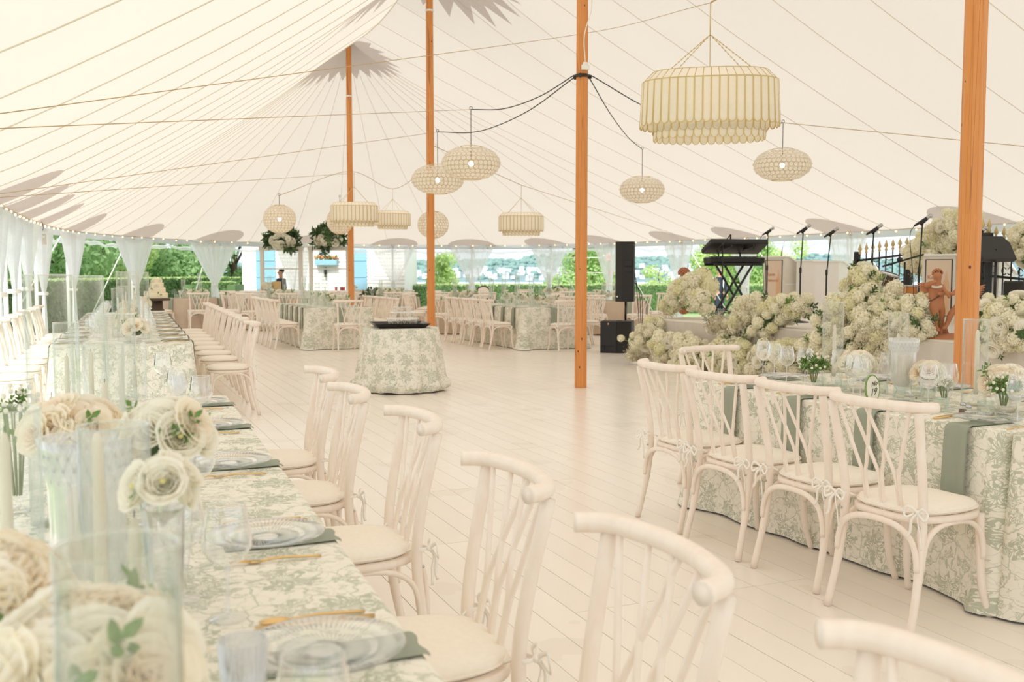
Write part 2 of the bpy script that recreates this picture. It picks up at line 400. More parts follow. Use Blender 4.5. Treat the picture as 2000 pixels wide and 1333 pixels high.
M['farroof'] = plain('far_house_roof', (176, 182, 192), .8)
M['blue'] = plain('sky_blue_shutter', (142, 190, 214), .5, var=.03)
M['pane'] = plain('dark_window_pane', (98, 116, 136), .2)
M['icing'] = plain('ivory_buttercream', (246, 234, 204), .6, var=.03, scale=20, bump=.15)
M['wire'] = plain('black_cord', (48, 44, 40), .6)
M['tanwire'] = plain('tan_cable', (196, 170, 128), .7)
M['redp'] = plain('red_plastic', (206, 66, 60), .5)
M['exit'] = plain('orange_sign_plate', (232, 170, 140), .5)
M['green'] = plain('green_velvet_border', (134, 164, 96), .8)
M['paper'] = plain('cream_card', (243, 238, 226), .8, var=.01)
M['ink'] = plain('grey_green_ink', (118, 124, 100), .8)
M['signpanel'] = plain('blush_sign_panel', (226, 204, 182), .6, var=.02)
M['copper'] = plain('copper_lettering', (206, 150, 120), .5)
M['motif'] = plain('peach_tower_motif', (226, 186, 146), .6)
M['bulb'] = emis('warm_filament_bulb', (255, 196, 116), 6)
M['lampglow'] = emis('lit_lamp_bulb', (255, 240, 218), 14)
M['skin'] = plain('skin', (208, 160, 134), .6, var=.03)
M['suit'] = plain('navy_suit_cloth', (46, 56, 74), .8, var=.08)
M['shirt'] = plain('white_shirt_cloth', (240, 240, 242), .8, var=.02)
M['hair'] = plain('dark_hair', (44, 38, 36), .7)
M['hairg'] = plain('grey_hair', (128, 122, 118), .7)
M['orange'] = plain('orange_lacquered_drum', (206, 130, 58), .35)
M['drum'] = plain('smoked_drum_shell', (92, 72, 54), .35)
M['wicker'] = plain('tan_wicker', (214, 184, 132), .8, var=.12, scale=30)
M['salt'] = plain('salt_crystals', (238, 234, 226), .8); M['pepper'] = plain('pepper_grounds', (112, 84, 62), .8)

# ============================================================ SETTING: tent geometry
P3 = G(1134, 757)
A0 = P3.x - RB * P3.y
def ridge_at(Y): return Vector((A0 + RB * Y, Y, 0))
DY = 5.42
POLES = [ridge_at(P3.y - 2 * DY), ridge_at(P3.y - DY), ridge_at(P3.y), ridge_at(P3.y + DY), ridge_at(P3.y + 2 * DY)]
P1 = POLES[4]
EPX = [(0,405,2.3),(50,428,2.32),(100,444,2.35),(170,455,2.38),(300,465,2.4),(420,471,2.4),(600,476,2.4),(800,479,2.4),(1000,479,2.4),
       (1150,476,2.4),(1300,471,2.38),(1480,463,2.36),(1650,454,2.33),(1850,443,2.3),(2000,434,2.3)]
EP = [G(*p) for p in EPX]
NEAR_S = P1.y + 4.5
def ext(p): return Vector((p.x + RB * (-4.5 - p.y), -4.5, 2.3))
EL = [ext(EP[0])] + EP + [ext(EP[-1])]
def interp_poly(pts, n=6):
    c = bez([p for p in pts], n); return c
EAVE = [EL[0]] + interp_poly(EL[1:-1], 8) + [EL[-1]]
def eave_hit(r, v):
    """distance from r along v to the eave line, and eave height"""
    best = None
    for a, b in zip(EAVE[:-1], EAVE[1:]):
        ex, ey = b.x - a.x, b.y - a.y; den = v.x * ey - v.y * ex
        if abs(den) < 1e-9: continue
        dx, dy = a.x - r.x, a.y - r.y
        t = (dx * ey - dy * ex) / den; u = (dx * v.y - dy * v.x) / den
        if t > .01 and -.001 <= u <= 1.001 and (best is None or t < best[0]): best = (t, a.z + (b.z - a.z) * u)
    return best or (9.0, 2.3)
def ridge_foot(q):
    s = (P1.x - q.x) * RD.x + (P1.y - q.y) * RD.y
    return P1 - RD * max(0, s) if s > 0 else P1.copy()
def height(r, d, D, ez):
    t = min(1, d / D); q = 6.42
    z = ez + (q - ez) * (1 - t) ** 1.12
    return z, t
def zc_at(r, v, d, D, ez):
    z, t = height(r, d, D, ez); q = r + v * d
    for p in POLES:
        dd = sqrt((q.x - p.x) ** 2 + (q.y - p.y) ** 2)
        z += (.95 * exp(-dd / 1.25) if p is not P1 else .3 * exp(-dd / .8)) * (1 - t)
    return z
def zc(x, y):
    q = Vector((x, y, 0)); r = ridge_foot(q); r.z = 0; v = q - r; d = v.length
    if d < 1e-4: v = ND.copy()
    else: v = v / d
    D, ez = eave_hit(r, v)
    return zc_at(r, v, min(d, D), D, ez)
def inside(x, y, marg=0):
    q = Vector((x, y, 0)); r = ridge_foot(q); v = q - r; d = v.length
    if d < 1e-3: return True
    D, _ = eave_hit(r, v / d); return d < D - marg

# seams: (ridge point, direction)
seams = []
step = 1.28; n_st = int((P1.y + 4.0) / .921 / step)
for i in range(n_st, 0, -1): seams.append((P1 - RD * (i * step), -ND))
NF = 23
a0 = atan2(-ND.y, -ND.x); a1 = atan2(ND.y, ND.x)
if a0 < 0: a0 += 2 * pi
for i in range(NF + 1):
    a = a0 + (a1 - a0) * i / NF; seams.append((P1.copy(), Vector((cos(a), sin(a), 0))))
for i in range(1, n_st + 1): seams.append((P1 - RD * (i * step), ND.copy()))
NT = 16
def seam_pts(r, v):
    r = Vector((r.x, r.y, 0)); D, ez = eave_hit(r, v); out = []
    for k in range(NT + 1):
        t = (k / NT) ** 1.15; q = r + v * (t * D); q.z = zc_at(r, v, t * D, D, ez); out.append(q)
    return out
ceiling = thing('ceiling', None, None, (0, 0, 0)); ceiling['kind'] = 'structure'
SP = [seam_pts(*s) for s in seams]
for i in range(len(SP) - 1):
    A, B = SP[i], SP[i + 1]
    mb = MB()
    def fn(u, v, A=A, B=B):
        k = v * NT; j = min(NT - 1, int(k)); fr = k - j
        p = A[j].lerp(A[j+1], fr); q = B[j].lerp(B[j+1], fr)
        return p.lerp(q, u)
    mb.grid(fn, 2, NT)
    mb.build('canopy_panel', M['canopy'], ceiling)
    m2 = MB(); m2.tube([p - Vector((0, 0, .012)) for p in A], .0052, 5, cap=False); m2.build('seam', M['seam'], ceiling)
# ridge seam
mb = MB(); pts = []
for k in range(90):
    q = P1 - RD * (k * .33); q.z = zc(q.x + .001, q.y) - .01; pts.append(q)
mb.tube(pts, .01, 5); mb.build('ridge_seam', M['seam'], ceiling)
# star shaped reinforcement round the end pole peak, and around the other poles
def star(P, i):
    n = 44 if i == 4 else 40; mb = MB(); vs = [(P.x, P.y, zc(P.x + .01, P.y) - .03)]; fs = []
    K = 5
    for k in range(1, K + 1):
        for j in range(n):
            a = 2 * pi * j / n; rr = ((1.62 if j % 2 else 1.15) if i < 4 else (1.22 if j % 2 else .86)) * k / K
            x, y = P.x + rr * cos(a), P.y + rr * sin(a); vs.append((x, y, zc(x, y) - .035))
    for j in range(n): fs.append((0, 1 + j, 1 + (j + 1) % n))
    for k in range(K - 1):
        for j in range(n): b = 1 + k * n; jj = (j + 1) % n; fs.append((b + j, b + n + j, b + n + jj, b + jj))
    mb.add(vs, fs); mb.build('peak_reinforcement', M['patch'], ceiling)
for i in (1, 2, 3, 4): star(POLES[i], i)

# eave: arc-length helper
EA = [0.0]
for a, b in zip(EAVE[:-1], EAVE[1:]): EA.append(EA[-1] + (b - a).length)
def eave_s(s):
    for i in range(len(EAVE) - 1):
        if s <= EA[i + 1] or i == len(EAVE) - 2:
            f = (s - EA[i]) / (EA[i+1] - EA[i]); p = EAVE[i].lerp(EAVE[i+1], f)
            t = (EAVE[i+1] - EAVE[i]); t.z = 0; t.normalize(); return p, t, Vector((t.y, -t.x, 0))   # inward normal = right of travel
def eave_px(x):
    """arc length where the eave crosses pixel column x"""
    u = (x - 1000) / FPX; best = None
    for i in range(len(EAVE) - 1):
        a, b = EAVE[i], EAVE[i+1]; fa, fb = a.x - u * a.y, b.x - u * b.y
        if fa * fb <= 0 and (a.y > 0 and b.y > 0):
            s = EA[i] + (EA[i+1] - EA[i]) * (fa / (fa - fb)); p = eave_s(s)[0]
            if best is None or p.y > 6: best = s
    return best
# valance strip
mb = MB(); nv = 240; L = EA[-1]; vs = []; fs = []
for i in range(nv + 1):
    p, t, n = eave_s(L * i / nv)
    for k, (o, z) in enumerate(((.02, .03), (.0, -.06), (.015 * sin(i * 1.7), -.15))):
        q = p + n * o; vs.append((q.x, q.y, p.z + z))
for i in range(nv):
    for k in range(2): b = i * 3 + k; fs.append((b, b + 3, b + 4, b + 1))
mb.add(vs, fs); o = mb.build('trim_1', M['valance']); o['kind'] = 'structure'
# rolled-up clear vinyl side wall under the eave
mb = MB(); pts = []; rr = []
for i in range(400):
    s = L * (i + .5) / 400; p, t, n = eave_s(s); pts.append(p - n * .08 + Vector((0, 0, -.25 + .03 * sin(i * .63) + .02 * sin(i * 1.7)))); rr.append(.045 + .014 * sin(i * 1.1))
mb.tube(pts, rr, 7); tag(mb.build('rolled_side_wall', M['clearv']), 'roll of clear vinyl side wall bunched up under the tent eave', 'tent wall')
# reinforcement ellipses, side poles, guy lines, curtains
POLE_PX = [8, 18, 45, 77, 138, 262, 417, 590, 768, 922, 1075, 1192, 1330, 1458, 1658, 1915]
ORD = ['first', 'second', 'third', 'fourth', 'fifth', 'sixth', 'seventh', 'eighth', 'ninth', 'tenth', 'eleventh', 'twelfth', 'thirteenth', 'fourteenth', 'fifteenth', 'sixteenth', 'seventeenth', 'eighteenth', 'nineteenth', 'twentieth']
s_list = [eave_px(x) for x in POLE_PX]
s_list[0] = s_list[1] - 2.3
s_list += [s_list[-1] + 2.8, s_list[-1] + 5.6]
for idx, s in enumerate(s_list):
    p, t, n = eave_s(s)
    mb = MB(); vs = []; fs = []; nr, na = 4, 18
    tw = .88; hh = 1.0 if idx > 5 else .8
    vs.append((p.x, p.y, p.z + .0))
    for k in range(1, nr + 1):
        for j in range(na + 1):
            a = pi * j / na; q = p + t * (tw * cos(a) * k / nr) + n * (hh * sin(a) * k / nr + .03)
            e = zc(q.x, q.y) if inside(q.x, q.y, .02) else p.z
            vs.append((q.x, q.y, e - .025))
    for j in range(na): fs.append((0, 1 + j, 2 + j))
    for k in range(nr - 1):
        for j in range(na): b = 1 + k * (na + 1) + j; fs.append((b, b + na + 1, b + na + 2, b + 1))
    mb.add(vs, fs); mb.build('eave_reinforcement', M['patch'], ceiling)
    where = ORD[idx] + ' from the left'
    mb = MB(); mb.tube([(0, 0, 0), (0, 0, p.z - .03)], .035, 10); mb.tube([(0,0,p.z-.06),(0,0,p.z)], .06, 10)
    q = p - n * .04
    sp = mb.build('side_pole', M['white']); sp.location = (q.x, q.y, 0)
    tag(sp, 'white tent side pole behind the sheer curtain, ' + where, 'tent pole', 'side poles along the tent edge')
    # guy line outside
    mb = MB(); mb.tube([p - n * .1 + Vector((0, 0, -.02)), p - n * 1.7 + t * .5 + Vector((0, 0, -p.z - .25))], .014, 6, sx=1.6)
    if idx > 3: tag(mb.build('guy_strap', M['white']), 'pale guy strap slanting to the lawn outside side pole, ' + where, 'strap', 'tent guy straps')
    # curtain
    near = idx < 5
    wtop = {5: 1.2, 6: .98}.get(idx, 1.3 if near else .82)
    zt = p.z - .08; tie = 1.02 if idx > 2 else 1.15; nu, nvv = 56, 22
    if idx == 7: continue
    mb = MB(); ph = idx * 1.3
    def fn(u, v, wtop=wtop, zt=zt, tie=tie, ph=ph):
        z = zt * (1 - v) + .02 * v
        if z > tie: w_ = .075 + (wtop - .075) * ((z - tie) / (zt - tie)) ** .85
        else: w_ = .075 + .17 * min(1, (tie - z) / .8) ** .7
        x = (u * 2 - 1) * w_
        fold = (.012 + .09 * w_) * .75 * sin(u * 46 + ph + .5 * sin(z * 3)) * (.6 + .4 * sin(u * 17 + ph)) + .04 * (1 - (u*2-1)**2)
        return Vector((x, fold, z))
    mb.grid(fn, nu, nvv)
    q = p + n * .1
    c = mb.build('sheer_curtain', M['sheerd' if idx < 7 else 'sheer']); c.location = (q.x, q.y, 0); c.rotation_euler = (0, 0, atan2(t.y, t.x))
    tag(c, 'sheer white curtain tied back to its tent pole, ' + where, 'curtain', 'sheer curtains round the tent')
    mb = MB(); mb.lathe([(.085, -.03), (.10, 0), (.085, .03)], 14, (0, .03, tie)); b = mb.build('tieback', M['white'], c)
# string lights
sl = thing('string_lights', 'string of small warm bulbs running along the tent eave', 'lights')
mb = MB(); pts = []
for i in range(260):
    p, t, n = eave_s(L * (i + .5) / 260); pts.append(p + n * .07 + Vector((0, 0, -.005 + .012 * sin(i * 2.1))))
mb.tube(pts, .005, 4); mb.build('cord', M['tanwire'], sl)
bm_ = MB(); bm_.ball((0, 0, -.01), .016, 7, 5); bme = bm_.mesh('bulb', M['bulb'])
s = eave_s(0); i = 0
s0, s1 = s_list[0] - 2, s_list[-1] + 3
while s0 < s1:
    p, t, n = eave_s(s0); q = p + n * (.08 + U(-.01, .01)) + Vector((0, 0, -.02 + U(-.012, .012))); part('bulb', bme, sl, q); s0 += .62 + U(-.12, .12)

# ------------------------------------------------------------ floor boards
floor = MB()
FL = [e for e in EAVE]
mb = MB(); poly = [(p.x, p.y) for p in EAVE]
vs = [(x, y, -.022) for x, y in poly] + [(x, y, -.25) for x, y in poly]; n = len(poly)
mb.add(vs, [tuple(range(n - 1, -1, -1)), tuple(n + i for i in range(n))] + [(i, (i+1) % n, n + (i+1) % n, n + i) for i in range(n)])
floor = mb.build('floor', M['subfloor'], smooth=False); floor['kind'] = 'structure'
PWD, PLN = .152, 2.44
pm = MB(); pm.box(-PWD/2 + .0015, PWD/2 - .0015, -PLN/2 + .002, PLN/2 - .002, -.02, 0)
pme = pm.mesh('plank', M['plank'], smooth=False)
cand = []
for i in range(-75, 80):
    for j in range(-9, 11):
        c = P3 + ND * (i * PWD) + RD * (j * PLN + (1.22 if (i // 8) % 2 else 0))
        if not inside(c.x, c.y, .05) or c.y < -2.5: continue
        e1, e2 = c + RD * 1.2, c - RD * 1.2
        vis = any(e.y > .8 and abs(e.x / e.y) < .56 for e in (e1, e2, c)) and c.y > .4
        cand.append((0 if vis else 1, c.length, c))
cand.sort(key=lambda q: (q[0], q[1]))
ra = rot_of(RD)
for k, (vis, d, c) in enumerate(cand[:300]):
    o = part('plank', pme, floor, (c.x, c.y, U(-.0012, 0)), (0, 0, ra))
mb = MB(); RM = Matrix.Rotation(ra, 4, 'Z')
for vis, d, c in cand[300:]:
    T = Matrix.Translation((c.x, c.y, U(-.0012, 0))) @ RM
    mb.box(-PWD/2 + .0015, PWD/2 - .0015, -PLN/2 + .002, PLN/2 - .002, -.02, 0, mat=T)
o = mb.build('plank', M['plank'], floor, smooth=False, kind='stuff')

# ------------------------------------------------------------ centre poles
def centre_pole(P, r0, top, sq, lab):
    t = thing('centre_pole', lab, 'tent pole', (P.x, P.y, 0), .3)
    mb = MB()
    n = 8
    mb.tube([(0, 0, 0), (0, 0, .03), (0, 0, top * .5), (0, 0, top)], [r0, r0 * 1.01, r0 * .97, r0 * .84], n)
    o = mb.build('shaft', M['pole'], t, smooth=False)
    mb = MB(); mb.lathe([(r0*.9, 0), (r0 * 1.05, .005), (r0 * 1.05, .03), (r0*.9, .035)], 12, (0, 0, top * .82)); mb.build('rope_wrap', M['white'], t)
    return t
tops = [zc(p.x + .01, p.y) - .12 for p in POLES]
centre_pole(POLES[1], .076, tops[1], 1, 'varnished pine tent pole at right in front of the cherub statue and stage')
t3 = centre_pole(POLES[2], .079, tops[2], 0, 'varnished pine tent pole standing on open floor with black cords tied round it')
centre_pole(POLES[3], .072, tops[3], 0, 'varnished pine tent pole behind the small round table with the tray')
centre_pole(POLES[4], .072, tops[4], 0, 'farthest pine tent pole rising to the dark star at the canopy peak')
# collar, junction box and cord coil on P3
zc3 = At(1143, 148, P3.y).z
mb = MB()
for k in range(3): mb.lathe([(.088, -.006), (.096, 0), (.088, .006)], 14, (0, 0, zc3 - .02 + k * .014))
for a in (0, 2.2, 4.1): mb.ball((.10 * cos(a), .10 * sin(a), zc3 - .01), .028, 7, 5)
mb.build('cord_coil', M['wire'], t3)
mb = MB(); mb.bbox(-.045, .045, -.13, -.085, zc3 + .05, zc3 + .11); mb.bbox(-.03, .03, -.125, -.09, zc3 + .11, zc3 + .14); mb.build('junction_box', M['white'], t3)
mb = MB(); mb.tube(bez([(.0, -.1, zc3 + .14), (-.02, -.12, zc3 + .45), (.07, -.11, zc3 + .75), (.09, -.07, zc3 + .95), (.06, -.07, zc3 + 1.4)], 6), .006, 5); mb.build('white_cord', M['white'], t3)

# ------------------------------------------------------------ OUTSIDE
mb = MB()
def gfn(u, v):
    x = -70 + 140 * u; y = -20 + 75 * v; return Vector((x, y, -.27 - .0 * max(0, y - 45)))
mb.grid(gfn, 20, 12); g = mb.build('lawn', M['grass']); g['kind'] = 'structure'
mb = MB(); mb.add([(-2500, 40, -12), (2500, 40, -12), (2500, 3500, -12), (-2500, 3500, -12)], [(0, 1, 2, 3)]); g = mb.build('harbour_water', M['water']); g['kind'] = 'structure'
mb = MB(); mb.grid(lambda u, v: Vector((-90 + 180 * u, 54.9 + 14 * v, -.27 - 11.9 * v ** .7 + .6 * noise.noise(Vector((u * 30, v * 5, 0))))), 40, 5)
g = mb.build('bank_slope', M['grass']); g['kind'] = 'structure'
# far shore hills
def hill_z(x, y):
    return 14 + 32 * (.5 + .5 * noise.noise(Vector((x * .0022, y * .004, 3)))) + 14 * noise.noise(Vector((x * .006, 1, y * .01)))
HY0 = 1300
mb = MB()
def hfn(u, v):
    x = -1300 + 2600 * u; y = HY0 + 500 * v
    z = -12 + hill_z(x, y) * min(1, v * 1.3) ** .8 * (1 if v < .85 else .97)
    z += 2.5 * noise.noise(Vector((x * .05, y * .05, 0))) * (v > .02)
    return Vector((x, y, z))
mb.grid(hfn, 260, 26); g = mb.build('far_hills', M['hill']); g['kind'] = 'structure'
mb = MB()
for i in range(4600):
    v = U(.30, .95) if i > 420 else U(.03, .3); u = R(); p = hfn(u, v); r = U(2.8, 5.6)
    mb.ball(p + Vector((0, 0, r * .3)), r, 6, 4, sc3=(U(.9, 1.4), 1, U(.7, 1)))
tag(mb.build('far_woods', M['hillt'], kind='stuff'), 'hazy blue green woods covering the hills across the water', 'woods')
# far houses
def far_house():
    t = thing('far_house', None, None); mb = MB(); mb.box(-6, 6, -4, 4, -1, 6); mb.build('wall', M['farwhite'], t, smooth=False)
    mb = MB(); mb.add([(-6.6,-4.6,6),(6.6,-4.6,6),(6.6,4.6,6),(-6.6,4.6,6),(-6.6,0,10),(6.6,0,10)], [(0,1,5,4),(2,3,4,5),(0,4,3),(1,2,5),(0,3,2,1)]); mb.build('roof', M['farroof'], t, smooth=False)
    mb = MB()
    for x in (-4, -1.3, 1.3, 4):
        for z in (1, 3.8): mb.box(x - .5, x + .5, -4.1, -3.95, z, z + 1.3)
    mb.build('window', M['pane'], t, smooth=False); return t
for i in range(150):
    px = U(740, 1560); v = U(.02, .33); y = HY0 + 500 * v + U(-4, 4); x = (px - 1000) / FPX * y
    z = hfn((x + 1300) / 2600, v).z
    inst('fh', far_house, (x, y, z + U(0, 2)), U(-.5, .5), 'small pale house among trees across the harbour', 'house', 'houses on the far shore', scale=U(.35, .8))

def leafmesh(name, n, posfn, size, mat, parent=None, kind=None, flat=0):
    mb = MB()
    for i in range(n):
        p, nrm = posfn(); s = U(.6, 1.3) * size
        q = (nrm + Vector((U(-1, 1), U(-1, 1), U(-1, 1))) * .8).normalized(); a = q.orthogonal().normalized(); b = q.cross(a)
        an = U(0, 6.28); a, b = a * cos(an) + b * sin(an), b * cos(an) - a * sin(an)
        mb.add([p - a * s, p - b * s * .5, p + a * s, p + b * s * .5], [(0, 1, 2, 3)])
    o = mb.build(name, mat, parent, smooth=False)
    if kind: o['kind'] = kind
    return o
# hedge following the outside of the tent
HL = [Vector((-10.6, 9, 0)), Vector((-11.6, 18, 0)), Vector((-12.8, 26, 0)), Vector((-13.4, 33, 0)), Vector((-12.6, 40.3, 0)), Vector((-10.6, 41, 0))]
HP = [0, 0, 0, Vector((-5.3, 42, 0)), Vector((0, 42.5, 0)), Vector((12, 42, 0)), Vector((22, 33, 0)), Vector((30, 18, 0))]
def hedge(pts, label, hh=1.2, base=-.27, wd=1.3, n=16000):
    t = thing('hedge', label, 'hedge')
    mb = MB(); segs = list(zip(pts[:-1], pts[1:])); Ls = [(b - a).length for a, b in segs]; LT = sum(Ls)
    for a, b in segs:
        d = (b - a).normalized(); nn = Vector((-d.y, d.x, 0)); T = Matrix.Translation(a) @ Matrix.Rotation(atan2(d.y, d.x), 4, 'Z')
        mb.box(-.3, (b - a).length + .3, -wd/2 + .08, wd/2 - .08, base, hh - .08, mat=T)
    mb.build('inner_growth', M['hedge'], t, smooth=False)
    def pick():
        r = U(0, LT)
        for (a, b), l in zip(segs, Ls):
            if r < l: break
            r -= l
        d = (b - a).normalized(); nn = Vector((-d.y, d.x, 0)); return a + d * r, nn
    def side():
        p, nn = pick(); s_ = -1 if R() < .85 else 1
        # the side facing the tent
        if nn.dot(Vector((0, 20, 0)) - p) < 0: nn = -nn
        bump = .05 * noise.noise(p * 1.3)
        return p + nn * (-s_) * (wd/2 + bump - .02) + Vector((0, 0, U(base, hh - .03))), nn * (-s_)
    def top():
        p, nn = pick(); return p + nn * U(-wd/2, wd/2) + Vector((0, 0, hh + .03 * noise.noise(p * 2))), Vector((0, 0, 1))
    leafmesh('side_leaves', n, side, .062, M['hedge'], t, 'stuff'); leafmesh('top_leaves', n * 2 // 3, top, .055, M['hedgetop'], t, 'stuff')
    return t
hedge(HL, 'long clipped green hedge running along the left side of the lawn', n=22000)
hedge([Vector((-11.2, 35.6, 0)), Vector((-10.0, 35.6, 0))], 'short block of clipped hedge behind the bar end at left', n=1500, hh=1.05)
hedge(HP[3:6], 'clipped green hedge along the lawn before the harbour', n=24000, hh=.88, wd=3.0)
hedge(HP[5:8], 'clipped green hedge beyond the stage at right', n=9000, hh=.88, wd=2)
# trees
def tree(p, h, r, mat, label, n=7000, base=-.27, trunk=.16, low=.06, ls=.16):
    n = int(n * 1.9); ls *= .72
    t = thing('tree', label, 'tree', (p[0], p[1], 0)); nb = 16; blobs = []
    for i in range(nb):
        a = U(0, 6.28); q = U(0, 1) ** .5 * r * .7; z = base + h * U(low, .88); k = 1 - .45 * abs((z - base) / h - .5)
        blobs.append((Vector((q * cos(a) * k, q * sin(a) * k, z)), r * U(.28, .5)))
    mb = MB(); mb.tube(bez([(0, 0, base), (.1, 0, base + h * .3), (-.1, .1, base + h * .6), (0, 0, base + h * .8)], 4), [trunk] * 5 + [trunk * .6] * 5 + [trunk * .3] * 3, 7)
    for b, br in blobs[:9]: mb.tube([(0, 0, base + h * .25), (b + Vector((0, 0, base + h*.25))) * .5 , b], [trunk * .4, trunk * .25, trunk * .1], 5)
    mb.build('trunk', M['bark'], t)
    def pos():
        b, br = random.choice(blobs); d = Vector((random.gauss(0, 1), random.gauss(0, 1), random.gauss(0, 1))).normalized()
        return b + d * br * U(.55, 1.05), d
    leafmesh('foliage', n, pos, ls, mat, t, 'stuff')
    return t
def tpx(px, Y): return ((px - 1000) / FPX * Y, Y)
tree(tpx(60, 36), 8, 3.2, M['tree3'], 'dark green tree at far left beyond the side hedge', 7000)
tree(tpx(-90, 30), 8, 3.4, M['tree3'], 'dark tree at the left edge beyond the curtains', 5000)
tree(tpx(150, 44), 8.5, 3.6, M['tree3'], 'mid green tree between the left curtains', 7000)
tree(tpx(205, 41), 6.6, 2.1, M['tree2'], 'light green tree right of the fifth curtain', 6000, ls=.2)
tree(tpx(318, 48), 8, 3.4, M['tree'], 'broad green tree behind the tiered cake', 9000)
tree(tpx(375, 46), 7, 3.0, M['tree3'], 'deep green tree beside the sixth curtain', 8000)
tree(tpx(455, 50), 7, 2.0, M['tree3'], 'dark tree next to the clapboard house', 5000)
tree(tpx(870, 45), 2.9, .9, M['tree2'], 'young leafy sapling behind the hedge left of centre', 1500, ls=.12, trunk=.04)
tree(tpx(855, 46), 2.4, .6, M['tree'], 'slim sapling left of the harbour view', 800, ls=.12, trunk=.04)
tree(tpx(1125, 46), 4.0, 1.9, M['tree'], 'bushy green tree left of the tall black speaker', 4500, ls=.13, low=.1)
tree(tpx(1175, 47), 4.3, 1.7, M['tree2'], 'light green tree behind the exit sign curtain', 4500, ls=.13, low=.1)
tree(tpx(1375, 45), 4.2, 1.6, M['tree2'], 'pale green tree behind the two men outside', 4500, ls=.13, low=.1)
tree(tpx(1445, 47), 4.4, 2.0, M['tree'], 'leafy green tree behind the keyboards', 5500, ls=.13, low=.1)
tree(tpx(1530, 45), 3.9, 1.2, M['tree2'], 'thin branched tree above the white lecterns', 1200, ls=.12, trunk=.05)
tree(tpx(1290, 46), 2.4, .9, M['tree2'], 'small sapling right of the tall speaker', 900, ls=.11, trunk=.04)

